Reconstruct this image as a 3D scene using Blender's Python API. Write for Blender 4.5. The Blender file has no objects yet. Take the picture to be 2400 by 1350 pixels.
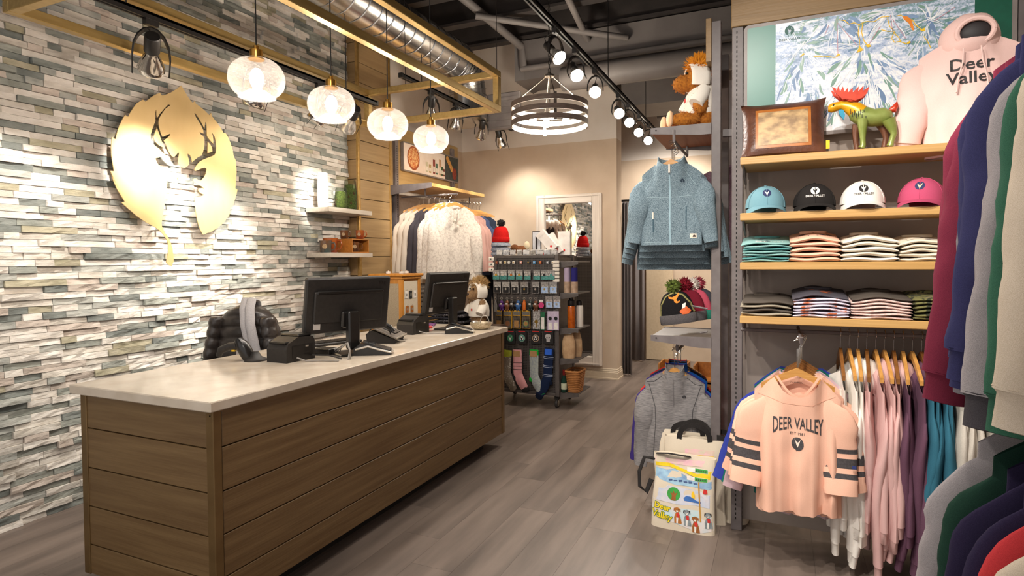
import bpy, bmesh, math, random
from mathutils import Vector, Matrix, noise
from mathutils.bvhtree import BVHTree
PI = math.pi
random.seed(7)
scene = bpy.context.scene
COL = scene.collection
# ------------------------------------------------------------------ camera
CH = 1.48
YAW, PITCH, ROLL, FPX, CYP = 0.42018, -0.026918, -0.0072943, 1386.8, 646.5
def _basis():
    cy, sy, cp, sp = math.cos(YAW), math.sin(YAW), math.cos(PITCH), math.sin(PITCH)
    f = Vector((-sy*cp, cy*cp, sp)); r = Vector((cy, sy, 0)); u = r.cross(f)
    c, s = math.cos(ROLL), math.sin(ROLL)
    return r*c+u*s, u*c-r*s, f
_R, _U, _F = _basis()
cam_d = bpy.data.cameras.new('camera')
cam = bpy.data.objects.new('camera', cam_d); COL.objects.link(cam)
cam_d.sensor_width = 36; cam_d.lens = 36*FPX/2400; cam_d.shift_y = (CYP-675)/2400
cam_d.clip_start = .05
cam.matrix_world = Matrix(((_R.x, _U.x, -_F.x, 0), (_R.y, _U.y, -_F.y, 0), (_R.z, _U.z, -_F.z, CH), (0, 0, 0, 1)))
scene.camera = cam
def at(px, py, X=None, Y=None, Z=None):
    """room position of a point of the photograph that lies on the plane X, Y or Z = const"""
    d = _R*((px-1200)/FPX) - _U*((py-CYP)/FPX) + _F
    o = Vector((0, 0, CH))
    if X is not None: k = X/d.x
    elif Y is not None: k = Y/d.y
    else: k = (Z-CH)/d.z
    return o + d*k
# ------------------------------------------------------------------ world, exposure, lamps
vs = scene.view_settings
vs.view_transform = 'Standard'; vs.look = 'None'; vs.gamma = 1; vs.use_curve_mapping = False
vs.exposure = 0.5
scene.display_settings.display_device = 'sRGB'
w = bpy.data.worlds.new('store_ambient'); scene.world = w; w.use_nodes = True
w.node_tree.nodes['Background'].inputs[0].default_value = (1.0, .95, .91, 1)
w.node_tree.nodes['Background'].inputs[1].default_value = .75
def spot(name, loc, target, watt, size=60, blend=.5, col=(1, .86, .70), r=.04):
    l = bpy.data.lights.new(name, 'SPOT'); l.energy = watt; l.spot_size = math.radians(size); l.spot_blend = blend
    l.color = col; l.shadow_soft_size = r
    o = bpy.data.objects.new(name, l); COL.objects.link(o); o.location = loc
    o.rotation_euler = (Vector(target)-Vector(loc)).to_track_quat('-Z', 'Y').to_euler(); return o
def point(name, loc, watt, col=(1, .82, .62), r=.04):
    l = bpy.data.lights.new(name, 'POINT'); l.energy = watt; l.color = col; l.shadow_soft_size = r
    o = bpy.data.objects.new(name, l); COL.objects.link(o); o.location = loc; return o
WARM = (1, .93, .84); WHITE = (1, .95, .89)
# ceiling spots of the shop that stand behind and beside the camera
spot('ceiling_spot', (-.3, .7, 3.3), (.35, 3.3, 1.5), 145, 62, .6, WARM)
spot('ceiling_spot', (-1.2, .4, 3.3), (-.4, 3.4, 1.2), 110, 60, .6, WARM)
spot('ceiling_spot', (-.9, 1.2, 3.3), (1.0, 2.2, 1.4), 100, 65, .6, WARM)
spot('ceiling_spot', (-.6, .2, 3.3), (-2.2, 2.6, .5), 42, 80, .7, WARM)
spot('ceiling_spot', (-1.0, 2.4, 3.3), (-.9, 2.6, 0), 40, 80, .8, WARM)
spot('ceiling_spot', (-.2, 1.4, 3.3), (.5, 3.2, .6), 105, 60, .6, WARM)
# ------------------------------------------------------------------ materials
def lin(h):
    if isinstance(h, str):
        h = h.lstrip('#'); c = [int(h[i:i+2], 16)/255 for i in (0, 2, 4)]
    else: c = list(h)
    return tuple(x/12.92 if x <= .04045 else ((x+.055)/1.055)**2.4 for x in c) + (1,)
MATS = {}
def _nt(name):
    m = bpy.data.materials.new(name); m.use_nodes = True; nt = m.node_tree
    return m, nt, nt.nodes['Principled BSDF']
def _n(nt, t, **kw):
    n = nt.nodes.new(t)
    for k, v in kw.items():
        if isinstance(k, str) and k.startswith('i_'): n.inputs[int(k[2:])].default_value = v
        else: setattr(n, k, v)
    return n
def M(name, col, col2=None, rough=.6, metal=0, scale=30, stretch=(1, 1, 1), bump=0, bscale=None, detail=4, rnd=0, lo=.35, hi=.65, spec=.5, coat=0, coords='Object', sheen=0):
    """noise between two colours, fine relief, a per-object shift of value"""
    if name in MATS: return MATS[name]
    m, nt, b = _nt(name); L = nt.links
    c1 = lin(col); c2 = lin(col2) if col2 else tuple(x*.86 for x in c1[:3])+(1,)
    tc = _n(nt, 'ShaderNodeTexCoord'); mp = _n(nt, 'ShaderNodeMapping'); mp.inputs['Scale'].default_value = stretch
    L.new(tc.outputs[coords], mp.inputs[0])
    vec = mp.outputs[0]
    if rnd:
        oi = _n(nt, 'ShaderNodeObjectInfo'); ad = _n(nt, 'ShaderNodeVectorMath', operation='MULTIPLY_ADD')
        cb = _n(nt, 'ShaderNodeCombineXYZ'); L.new(oi.outputs['Random'], cb.inputs[0]); L.new(oi.outputs['Random'], cb.inputs[2])
        L.new(cb.outputs[0], ad.inputs[0]); ad.inputs[1].default_value = (17, 0, 31); L.new(vec, ad.inputs[2]); vec = ad.outputs[0]
    nz = _n(nt, 'ShaderNodeTexNoise'); nz.inputs['Scale'].default_value = scale; nz.inputs['Detail'].default_value = detail
    L.new(vec, nz.inputs['Vector'])
    rp = _n(nt, 'ShaderNodeValToRGB'); rp.color_ramp.elements[0].position = lo; rp.color_ramp.elements[1].position = hi
    rp.color_ramp.elements[0].color = c2; rp.color_ramp.elements[1].color = c1
    L.new(nz.outputs['Fac'], rp.inputs[0]); out = rp.outputs[0]
    if rnd:
        hs = _n(nt, 'ShaderNodeHueSaturation'); mr = _n(nt, 'ShaderNodeMapRange')
        mr.inputs['To Min'].default_value = 1-rnd; mr.inputs['To Max'].default_value = 1+rnd
        L.new(oi.outputs['Random'], mr.inputs[0]); L.new(mr.outputs[0], hs.inputs['Value']); L.new(out, hs.inputs['Color']); out = hs.outputs[0]
    L.new(out, b.inputs['Base Color'])
    b.inputs['Roughness'].default_value = rough; b.inputs['Metallic'].default_value = metal
    b.inputs['Specular IOR Level'].default_value = spec
    if coat: b.inputs['Coat Weight'].default_value = coat
    if sheen: b.inputs['Sheen Weight'].default_value = sheen
    if bump:
        n2 = _n(nt, 'ShaderNodeTexNoise'); n2.inputs['Scale'].default_value = bscale or scale*3; n2.inputs['Detail'].default_value = 6
        L.new(vec, n2.inputs['Vector'])
        bp = _n(nt, 'ShaderNodeBump'); bp.inputs['Strength'].default_value = bump; bp.inputs['Distance'].default_value = .01
        L.new(n2.outputs['Fac'], bp.inputs['Height']); L.new(bp.outputs[0], b.inputs['Normal'])
    MATS[name] = m; return m
def EM(name, col, strength):
    if name in MATS: return MATS[name]
    m, nt, b = _nt(name); b.inputs['Base Color'].default_value = lin(col)
    b.inputs['Emission Color'].default_value = lin(col); b.inputs['Emission Strength'].default_value = strength
    MATS[name] = m; return m
def GLASS(name, tint, mixf, bubbles=False, rough=.05):
    """thin glass: clear with a gloss, so that light inside passes"""
    if name in MATS: return MATS[name]
    m = bpy.data.materials.new(name); m.use_nodes = True; nt = m.node_tree; L = nt.links
    for n in list(nt.nodes): nt.nodes.remove(n)
    out = _n(nt, 'ShaderNodeOutputMaterial'); tr = _n(nt, 'ShaderNodeBsdfTransparent'); pr = _n(nt, 'ShaderNodeBsdfPrincipled')
    tr.inputs[0].default_value = lin(tint); pr.inputs['Base Color'].default_value = ((.03, .03, .03, 1) if not bubbles else (.26, .25, .24, 1)); pr.inputs['Roughness'].default_value = rough
    mx = _n(nt, 'ShaderNodeMixShader'); fr = _n(nt, 'ShaderNodeLayerWeight'); fr.inputs[0].default_value = .25
    ad = _n(nt, 'ShaderNodeMath', operation='ADD', use_clamp=True); ad.inputs[1].default_value = mixf
    src = fr.outputs['Facing']
    if bubbles:
        tc = _n(nt, 'ShaderNodeTexCoord'); vo = _n(nt, 'ShaderNodeTexVoronoi'); vo.inputs['Scale'].default_value = 190
        L.new(tc.outputs['Object'], vo.inputs['Vector'])
        mr = _n(nt, 'ShaderNodeMapRange'); mr.inputs['From Min'].default_value = .18; mr.inputs['From Max'].default_value = .32
        mr.inputs['To Min'].default_value = .5; mr.inputs['To Max'].default_value = .10; L.new(vo.outputs['Distance'], mr.inputs[0])
        a2 = _n(nt, 'ShaderNodeMath', operation='MULTIPLY_ADD'); L.new(fr.outputs['Facing'], a2.inputs[0]); a2.inputs[1].default_value = .45
        L.new(mr.outputs[0], a2.inputs[2]); src = a2.outputs[0]
        bp = _n(nt, 'ShaderNodeBump'); bp.inputs['Strength'].default_value = .6; bp.inputs['Distance'].default_value = .003
        L.new(vo.outputs['Distance'], bp.inputs['Height']); L.new(bp.outputs[0], pr.inputs['Normal'])
    L.new(src, ad.inputs[0]); L.new(ad.outputs[0], mx.inputs[0]); L.new(tr.outputs[0], mx.inputs[1]); L.new(pr.outputs[0], mx.inputs[2])
    L.new(mx.outputs[0], out.inputs[0]); MATS[name] = m; return m
def WOOD(name, col, col2, axis=1, rough=.5, sc=1.0, rnd=.06, coat=0):
    st = [26*sc, 26*sc, 26*sc]; st[axis] = 1.3*sc
    return M(name, col, col2, rough=rough, scale=1.6, stretch=st, detail=7, lo=.3, hi=.72, bump=.12, bscale=5, rnd=rnd, coat=coat)
def FAB(name, col, col2=None, heather=.0, rough=.92, sc=1300):
    c2 = col2 or None
    return M(name, col, c2, rough=rough, scale=sc, detail=2, lo=.38, hi=.62, bump=.14, bscale=1300, spec=.15, sheen=.0, rnd=.03)
# ------------------------------------------------------------------ mesh builder
class B:
    def __init__(s): s.v = []; s.f = []; s.m = []
    def add(s, verts, faces, mi=0):
        o = len(s.v); s.v += [tuple(p) for p in verts]; s.f += [tuple(i+o for i in f) for f in faces]; s.m += [mi]*len(faces); return s
    def box(s, x0, x1, y0, y1, z0, z1, mi=0, ch=0):
        if x0 > x1: x0, x1 = x1, x0
        if y0 > y1: y0, y1 = y1, y0
        if z0 > z1: z0, z1 = z1, z0
        if ch <= 0:
            return s.add([(x0,y0,z0),(x1,y0,z0),(x1,y1,z0),(x0,y1,z0),(x0,y0,z1),(x1,y0,z1),(x1,y1,z1),(x0,y1,z1)],
                         [(0,3,2,1),(4,5,6,7),(0,1,5,4),(1,2,6,5),(2,3,7,6),(3,0,4,7)], mi)
        bm = bmesh.new(); bmesh.ops.create_cube(bm, size=1)
        for v in bm.verts: v.co = ((x0+x1)/2+v.co.x*(x1-x0), (y0+y1)/2+v.co.y*(y1-y0), (z0+z1)/2+v.co.z*(z1-z0))
        ch = min(ch, .45*min(x1-x0, y1-y0, z1-z0))
        bmesh.ops.bevel(bm, geom=bm.edges[:], offset=ch, segments=1, affect='EDGES', profile=.5)
        bm.verts.index_update()
        s.add([v.co for v in bm.verts], [[v.index for v in f.verts] for f in bm.faces], mi); bm.free(); return s
    def obox(s, c, a, b_, d, mi=0):
        """box from centre and three half-axis vectors"""
        c, a, b_, d = Vector(c), Vector(a), Vector(b_), Vector(d)
        vs_ = [c-a-b_-d, c+a-b_-d, c+a+b_-d, c-a+b_-d, c-a-b_+d, c+a-b_+d, c+a+b_+d, c-a+b_+d]
        return s.add(vs_, [(0,3,2,1),(4,5,6,7),(0,1,5,4),(1,2,6,5),(2,3,7,6),(3,0,4,7)], mi)
    def loft(s, rings, mi=0, cap=True, close=True):
        n = len(rings[0]); o = len(s.v)
        for r in rings: s.v += [tuple(p) for p in r]
        for i in range(len(rings)-1):
            for j in range(n if close else n-1):
                k = (j+1) % n
                s.f.append((o+i*n+j, o+i*n+k, o+(i+1)*n+k, o+(i+1)*n+j)); s.m.append(mi)
        if cap and close:
            s.f.append(tuple(o+j for j in reversed(range(n)))); s.m.append(mi)
            q = o+(len(rings)-1)*n; s.f.append(tuple(q+j for j in range(n))); s.m.append(mi)
        return s
    def tube(s, pts, r, n=8, mi=0, cap=True, flat=1.0):
        pts = [Vector(p) for p in pts]; rings = []
        rs = r if isinstance(r, (list, tuple)) else [r]*len(pts)
        up = None
        for i, p in enumerate(pts):
            t = (pts[min(i+1, len(pts)-1)]-pts[max(i-1, 0)])
            if t.length < 1e-9: t = Vector((0, 0, 1))
            t.normalize()
            if up is None:
                up = Vector((0, 0, 1)) if abs(t.z) < .9 else Vector((1, 0, 0))
            a = t.cross(up)
            if a.length < 1e-6: a = t.cross(Vector((1, .1, 0)))
            a.normalize(); b_ = a.cross(t).normalized(); up = b_
            rings.append([p+a*rs[i]*math.cos(2*PI*j/n)+b_*rs[i]*flat*math.sin(2*PI*j/n) for j in range(n)])
        return s.loft(rings, mi, cap)
    def lathe(s, prof, n=20, c=(0, 0, 0), axis='z', mi=0, cap=True):
        rings = []
        for r, z in prof:
            ring = []
            for j in range(n):
                a = 2*PI*j/n; x, y = r*math.cos(a), r*math.sin(a)
                p = {'z': (x, y, z), 'y': (x, z, -y), 'x': (z, x, y)}[axis]
                ring.append((p[0]+c[0], p[1]+c[1], p[2]+c[2]))
            rings.append(ring)
        return s.loft(rings, mi, cap)
    def prism(s, pts, o, ax, ay, n, t, mi=0):
        """polygon pts (2-D) in plane o + x ax + y ay, thickness t along n; triangulated"""
        o, ax, ay, n = Vector(o), Vector(ax), Vector(ay), Vector(n)
        bm = bmesh.new(); vv = [bm.verts.new(o+ax*x+ay*y) for x, y in pts]
        f = bm.faces.new(vv); f.normal_update()
        if f.normal.dot(n) > 0: f.normal_flip()
        ex = bmesh.ops.extrude_face_region(bm, geom=[f])
        for e in ex['geom']:
            if isinstance(e, bmesh.types.BMVert): e.co += n*t
        bmesh.ops.triangulate(bm, faces=[q for q in bm.faces if len(q.verts) > 4])
        bmesh.ops.recalc_face_normals(bm, faces=bm.faces[:]); bm.verts.index_update()
        s.add([v.co for v in bm.verts], [[v.index for v in q.verts] for q in bm.faces], mi); bm.free(); return s
    def ball(s, c, r, n=12, m=8, mi=0):
        rx, ry, rz = r if isinstance(r, (tuple, list)) else (r, r, r)
        rings = []
        for i in range(m+1):
            a = -PI/2+PI*i/m; q = max(math.cos(a), .02)
            rings.append([(c[0]+rx*q*math.cos(2*PI*j/n), c[1]+ry*q*math.sin(2*PI*j/n), c[2]+rz*math.sin(a)) for j in range(n)])
        return s.loft(rings, mi)
    def mesh(s, name, mats, smooth=False, angle=40):
        me = bpy.data.meshes.new(name); me.from_pydata(s.v, [], s.f)
        for m in (mats if isinstance(mats, (list, tuple)) else [mats]): me.materials.append(m)
        if any(s.m): me.polygons.foreach_set('material_index', s.m)
        if smooth:
            me.polygons.foreach_set('use_smooth', [True]*len(me.polygons))
            try: me.set_sharp_from_angle(angle=math.radians(angle))
            except Exception: pass
        me.update(); return me
    def obj(s, name, mats, parent=None, smooth=False, angle=40):
        return link(name, s.mesh(name, mats, smooth, angle), parent)
def link(name, data, parent=None):
    o = bpy.data.objects.new(name, data); COL.objects.link(o)
    if parent: o.parent = parent
    return o
def tag(o, label=None, cat=None, group=None, kind=None):
    if label: o['label'] = label
    if cat: o['category'] = cat
    if group: o['group'] = group
    if kind: o['kind'] = kind
    return o
def thing(name, label, cat, loc=(0, 0, 0), rotz=0, group=None):
    o = bpy.data.objects.new(name, None); o.empty_display_size = .05; COL.objects.link(o)
    o.location = loc; o.rotation_euler = (0, 0, rotz); return tag(o, label, cat, group)
def dup(root, loc, rotz=0, label=None, group=None):
    r = root.copy(); COL.objects.link(r); r.location = loc; r.rotation_euler = (0, 0, rotz)
    if label: r['label'] = label
    if group: r['group'] = group
    for ch in list(root.children):
        c = ch.copy(); COL.objects.link(c); c.parent = r
        for g in list(ch.children):
            d = g.copy(); COL.objects.link(d); d.parent = c
    return r
def struct(o): o['kind'] = 'structure'; return o
ORD = 'first second third fourth fifth sixth seventh eighth ninth tenth eleventh twelfth thirteenth fourteenth fifteenth sixteenth seventeenth eighteenth nineteenth twentieth twenty-first'.split()
def text_mesh(s, size, extrude=.0008, bold=0, align='CENTER'):
    c = bpy.data.curves.new('lettering', 'FONT'); c.body = s; c.size = size; c.extrude = extrude; c.align_x = align; c.align_y = 'CENTER'
    c.offset = bold*size; c.resolution_u = 2
    o = bpy.data.objects.new('lettering', c); COL.objects.link(o)
    dg = bpy.context.evaluated_depsgraph_get(); me = bpy.data.meshes.new_from_object(o.evaluated_get(dg))
    COL.objects.unlink(o); bpy.data.objects.remove(o); bpy.data.curves.remove(c); return me
def bubble(N=14): return [(math.cos(2*PI*i/N), math.sin(2*PI*i/N)) for i in range(N)]
# deer head inside an aspen leaf, as on the shop's emblem (unit box, leaf about 2 high)
# ================================================================== SETTING
# ---- stone wall on the left
WX = -3.89
stone_cols = [('#ece6dd','#d2c9bd'), ('#dcd6cc','#b9b0a3'), ('#bcbbb3','#979992'), ('#8c908a','#676c68'), ('#d5c9bd','#b3a599'), ('#b9b19a','#969077'), ('#a6a89f','#7f827a')]
stone_w = [.28, .19, .14, .13, .10, .06, .10]
SM = [M('ledger_stone_%d' % i, a, b, rough=.85, scale=14, detail=8, bump=.9, bscale=26, rnd=.07, lo=.3, hi=.7, stretch=(1, .6, 1.3)) for i, (a, b) in enumerate(stone_cols)]
wl = B().box(WX-.25, WX-.03, -.6, 4.735, 0, 4.3).obj('wall_left', M('wall_backing', '#3a3733', rough=.9)); struct(wl)
def stone(y0, y1, z0, z1, rs):
    nx, nz = max(3, min(6, int((y1-y0)/.045))), 2
    dep = rs.choice([.0, .0, .006, .012, .018]) + rs.random()*.008
    tilt = (rs.random()-.5)*.014; tz = (rs.random()-.35)*.010
    g = .0012; V = []; F = []
    for k in range(nz+1):
        for i in range(nx+1):
            u, v = i/nx, k/nz
            e = min(min(u, 1-u)*nx*.6, 1) ; rough_ = noise.noise(Vector((y0*31+u*(y1-y0)*22, z0*57+v*1.4, 3.3)))*.011
            V.append((WX-.006+dep+tilt*(u-.5)+tz*(.5-v)+rough_*(.45+.55*e), y0+g+(y1-y0-2*g)*u, z0+g+(z1-z0-2*g)*v))
    n = nx+1
    for k in range(nz):
        for i in range(nx): F.append((k*n+i, k*n+i+1, (k+1)*n+i+1, (k+1)*n+i))
    o = len(V)
    ring = [i for i in range(n)]+[k*n+nx for k in range(1, nz+1)]+[nz*n+i for i in range(nx-1, -1, -1)]+[k*n for k in range(nz-1, 0, -1)]
    for r in ring: V.append((WX-.04, V[r][1], V[r][2]))
    for j in range(len(ring)):
        k = (j+1) % len(ring); F.append((ring[k], ring[j], o+j, o+k))
    return V, F
rs = random.Random(3); stones = []
z = 0.0; row = 0
while z < 4.28:
    h = .0385; y = -.6 - rs.random()*.2
    while y < 4.72:
        L_ = rs.choice([.09, .13, .16, .2, .24, .3])*(.85+.3*rs.random())
        y1 = min(y+L_, 4.72)
        if 4.72-y1 < .05: y1 = 4.72
        mi = rs.choices(range(7), stone_w)[0]
        c = Vector((WX, (y+y1)/2, z+h/2)); d = c-Vector((0, 0, CH)); dist = d.length
        px = d.dot(_R)/max(d.dot(_F), .1)
        vis = (abs(px) < .87 and d.dot(_F) > .3)
        if y1 > y+.02: stones.append(((y1-y)*h*abs(d.x)/dist**3*(1 if vis and z < 2.9 else .01), max(y, -.6), y1, z, z+h, mi))
        y = y1
    z += h; row += 1
stones.sort(reverse=True)
rest = B()
for i, (a, y0, y1, z0, z1, mi) in enumerate(stones):
    V, F = stone(y0, y1, z0, z1, rs)
    if i < 300:
        b = B(); b.add(V, F); b.obj('stone', SM[mi], wl)
    else: rest.add(V, F, mi)
o = rest.obj('stone_courses', SM, wl); o['kind'] = 'stuff'
# ---- floor of vinyl planks along the shop
fm = M('floor_vinyl', '#86776d', '#5b5049', rough=.45, scale=1.0, stretch=(9, 1.1, 9), detail=10, rnd=.05, lo=.28, hi=.72, bump=.08, bscale=6)
fl = B().box(-4.1, 2.6, -1.2, 10.2, -.08, -.0035).obj('floor', M('floor_joint', '#3b332e', rough=.9)); struct(fl)
PWD, PLN = .225, 1.25
pl_mesh = {}
ix = 0; x = -4.1
fr = random.Random(5)
while x < 2.6:
    y = -1.2-fr.random()*PLN
    while y < 10.2:
        a, c = max(y, -1.2), min(y+PLN, 10.2)
        if c-a > .05:
            B().box(x+.0004, x+PWD-.0004, a+.0004, c-.0004, -.0035, 0).obj('floor_plank', fm, fl)
        y += PLN
    x += PWD
# ---- ceiling: deck, joists
dark = M('ceiling_paint', '#3f3937', '#332e2c', rough=.85, scale=3)
dark2 = M('joist_paint', '#332c2a', '#272220', rough=.8, scale=5)
ce = B().box(-4.2, 2.8, -1.2, 10.4, 4.55, 4.65).obj('ceiling', dark); struct(ce)
for k in range(17):
    y = -.9+k*.68
    b = B(); b.box(-4.2, 2.8, y-.012, y+.012, 4.12, 4.55); b.box(-4.2, 2.8, y-.06, y+.06, 4.10, 4.13); b.box(-4.2, 2.8, y-.06, y+.06, 4.52, 4.55)
    b.obj('ceiling_joist', dark2, ce)
B().box(-4.2, 2.8, 3.2, 3.45, 3.98, 4.1).obj('ceiling_beam', dark2, ce)
# ---- back walls: beige below, cream above 2.945 m
beige = M('wall_beige', '#c9b49d', '#c1ab94', rough=.75, scale=4, bump=.03, bscale=180)
cream = M('wall_cream', '#dcd2c8', '#d6cbc0', rough=.75, scale=4, bump=.03, bscale=180)
ZS = 2.945
bw_ = B(); bw_.box(-4.1, -1.775, 7.11, 7.35, 0, ZS, 0); bw_.box(-4.1, -1.775, 7.11, 7.35, ZS, 4.3, 1)
struct(bw_.obj('wall_back', [beige, cream]))
b2 = B(); b2.box(-4.1, 2.6, 8.8, 9.0, 0, ZS, 0); b2.box(-4.1, 2.6, 8.8, 9.0, ZS, 4.3, 1)
struct(b2.obj('wall_back_recess', [beige, cream]))
b3 = B(); b3.box(-4.14, WX-.02, 4.735, 9.0, 0, ZS, 0); b3.box(-4.14, WX-.02, 4.735, 9.0, ZS, 4.55, 1)
struct(b3.obj('wall_left_rear', [beige, cream]))
b4 = B(); b4.box(1.62, 1.8, -1.2, 9.0, 0, 4.4, 0)
struct(b4.obj('wall_right', [M('wall_taupe', '#b9aca0', '#b0a296', rough=.8, scale=5)]))
# baseboard with two mouldings, wrapping the free end of the back wall
def base_profile(h=.135): return [(0, 0), (.022, 0), (.022, .018), (.016, .022), (.016, .085), (.012, .09), (.012, .105), (.007, .112), (.007, h-.008), (0, h)]
bb = B()
pr = base_profile()
bb.loft([[(x, 7.11-d, z_) for d, z_ in pr] for x in (-4.0, -1.775)] + [[(-1.775+d, 7.11-d, z_) for d, z_ in pr], [(-1.775+d, 7.35, z_) for d, z_ in pr]], close=True)
struct(bb.obj('baseboard_back', M('baseboard_paint', '#cdbba3', '#c6b39a', rough=.5)))
# ================================================================== COUNTER
oak = WOOD('counter_oak', '#7f6542', '#664c2d', axis=1, rough=.42)
oakx = WOOD('counter_oak_end', '#7f6542', '#664c2d', axis=0, rough=.42)
trim = M('bronze_trim', '#7f6540', '#725936', rough=.35, metal=.5, scale=8)
blk = M('black_recess', '#15120f', rough=.8)
cn = thing('sales_counter', 'long sales counter clad in horizontal brown oak boards with bronze corners', 'counter', (-2.39, 2.93, 0))
def cp(b, name, m, sm=False):
    o = b.obj(name, m, cn, sm); o.matrix_parent_inverse = Matrix.Translation((2.39, -2.93, 0)); return o
cp(B().box(-2.775, -2.005, 1.62, 4.245, .10, .905), 'body', blk)
cp(B().box(-2.70, -2.10, 1.75, 4.12, 0, .10), 'toe_kick', blk)
zs = [.10, .233, .405, .577, .753, .905]
for i in range(5):
    cp(B().box(-2.004, -1.985, 1.64, 4.225, zs[i]+.0025, zs[i+1]-.0025, ch=.002), 'front_board', oak)
    cp(B().box(-2.775, -2.02, 1.60, 1.62, zs[i]+.0025, zs[i+1]-.0025, ch=.002), 'end_board', oakx)
    cp(B().box(-2.775, -2.02, 4.245, 4.262, zs[i]+.0025, zs[i+1]-.0025, ch=.002), 'end_board', oakx)
for (x, y) in ((-2.0, 1.615), (-2.79, 1.615), (-2.0, 4.248), (-2.79, 4.248)):
    cp(B().box(x-.02, x+.02, y-.02, y+.02, .10, .905, ch=.003), 'corner_trim', trim)
cp(B().lathe([(.004, 0), (.004, .003), (.001, .004)], 10, (-1.995, 1.595, .885), 'y'), 'screw', M('brass_screw', '#c79a52', metal=1, rough=.3))
quartz = M('quartz_top', '#dccfbe', '#cfc0ad', rough=.13, scale=9, detail=6, spec=.5)
ct = B().box(-2.835, -1.955, 1.565, 4.29, .907, .947, ch=.004).obj('countertop', quartz)
tag(ct, 'pale polished quartz worktop lying on the sales counter', 'countertop')
# ================================================================== BRASS FRAME over the counter
brass = M('satin_brass', '#b1965f', '#a48852', rough=.36, metal=.65, scale=6, stretch=(8, 1, 8))
FX0, FX1, FY0, FY1, FZ0, FZ1 = -3.18, -1.965, 1.56, 4.14, 2.64, 2.905
fr_ = thing('brass_ceiling_frame', 'open box frame of satin brass bars hung above the counter', 'frame', ((FX0+FX1)/2, (FY0+FY1)/2, FZ0))
inv = Matrix.Translation(-Vector(fr_.location))
def fb(b):
    o = b.obj('bar', brass, fr_); o.matrix_parent_inverse = inv
t = .024
for z_ in (FZ0, FZ1):
    for x in (FX0, FX1): fb(B().box(x-t, x+t, FY0-t, FY1+t, z_-t, z_+t, ch=.003))
    for y in (FY0, FY1): fb(B().box(FX0+t, FX1-t, y-t, y+t, z_-t, z_+t, ch=.003))
for x in (FX0, FX1):
    for y in (FY0, FY1): fb(B().box(x-t, x+t, y-t, y+t, FZ0+t, FZ1-t, ch=.003))
wire = M('hanging_wire', '#2a2422', rough=.5, metal=.4)
for x in (-2.80, FX1):
    for y in (FY0, FY1):
        o = B().tube([(x, y, FZ1+t), (x, y, 4.12)], .0025, 6).obj('suspension_wire', wire, fr_); o.matrix_parent_inverse = inv
# ================================================================== PENDANT LAMPS
seeded = GLASS('seeded_glass', '#fbf6f2', .02, bubbles=True, rough=.08)
bulb_m = EM('pendant_bulb_glow', '#fff0dc', 60)
goldc = M('brass_cap', '#b98d45', rough=.25, metal=1)
cordm = M('black_cord', '#141210', rough=.6)
def globe_profile():
    p = []
    for i in range(15):
        a = math.radians(80-i*11.2)
        r = .128*math.cos(a)**.8 if math.cos(a) > 0 else 0
        p.append((max(r, .03), .098*math.sin(a)))
    return p
gm = B().lathe(globe_profile(), 32, cap=False)
gm.lathe([(.085, -.088), (.06, -.07), (.03, -.05)], 24, cap=False)
gme = gm.mesh('glass_globe', seeded, True, 60)
capme = B().lathe([(.012, .155), (.012, .135), (.03, .134), (.03, .098), (.036, .096), (.036, .09)], 20).mesh('cap', goldc, True)
bme = B().ball((0, 0, .0), (.032, .032, .05), 14, 10).mesh('bulb', bulb_m, True)
cme = B().tube([(0, 0, .15), (0, 0, 4.12-2.345)], .0035, 6).mesh('cord', cordm)
for i, y in enumerate((2.09, 2.605, 3.125, 3.64)):
    t_ = thing('pendant_lamp', ['seeded glass globe pendant nearest the camera over the counter', 'second seeded glass globe pendant counted from the camera',
        'third seeded glass globe pendant counted from the camera', 'farthest seeded glass globe pendant over the counter end'][i], 'pendant lamp', (-2.25, y, 2.345), 0, 'glass pendants over the counter')
    for n_, me in (('glass_globe', gme), ('cap', capme), ('bulb', bme), ('cord', cme)): link(n_, me, t_)
    point('pendant_light', (-2.25, y, 2.275), 17, (1, .93, .85), .05)
# ================================================================== TRACKS AND SPOT HEADS
tm = M('track_black', '#1d1a19', '#151312', rough=.4, scale=12)
chrome = M('chrome', '#d8d4cf', rough=.12, metal=1)
lampon = EM('spot_face_lit', '#fff1dc', 60)
lampoff = M('lamp_glass', '#d9d5cd', '#9c968c', rough=.12, metal=.6, scale=40)
def track(label, x, y0, y1, z_, rods, zt=4.12):
    t_ = thing('lighting_track', label, 'track', (x, (y0+y1)/2, z_))
    iv = Matrix.Translation(-Vector(t_.location))
    b = B(); b.box(x-.02, x-.008, y0, y1, z_, z_+.035); b.box(x+.008, x+.02, y0, y1, z_, z_+.035); b.box(x-.02, x+.02, y0, y1, z_+.022, z_+.037)
    o = b.obj('channel', tm, t_); o.matrix_parent_inverse = iv
    for yy in (y0, y1):
        o = B().box(x-.022, x+.022, yy-.015, yy+.015, z_-.002, z_+.04, ch=.004).obj('end_cap', tm, t_); o.matrix_parent_inverse = iv
    for yy in rods:
        o = B().tube([(x, yy, z_+.037), (x, yy, zt)], .004, 6).obj('hanger_rod', tm, t_); o.matrix_parent_inverse = iv
    return t_
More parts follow.
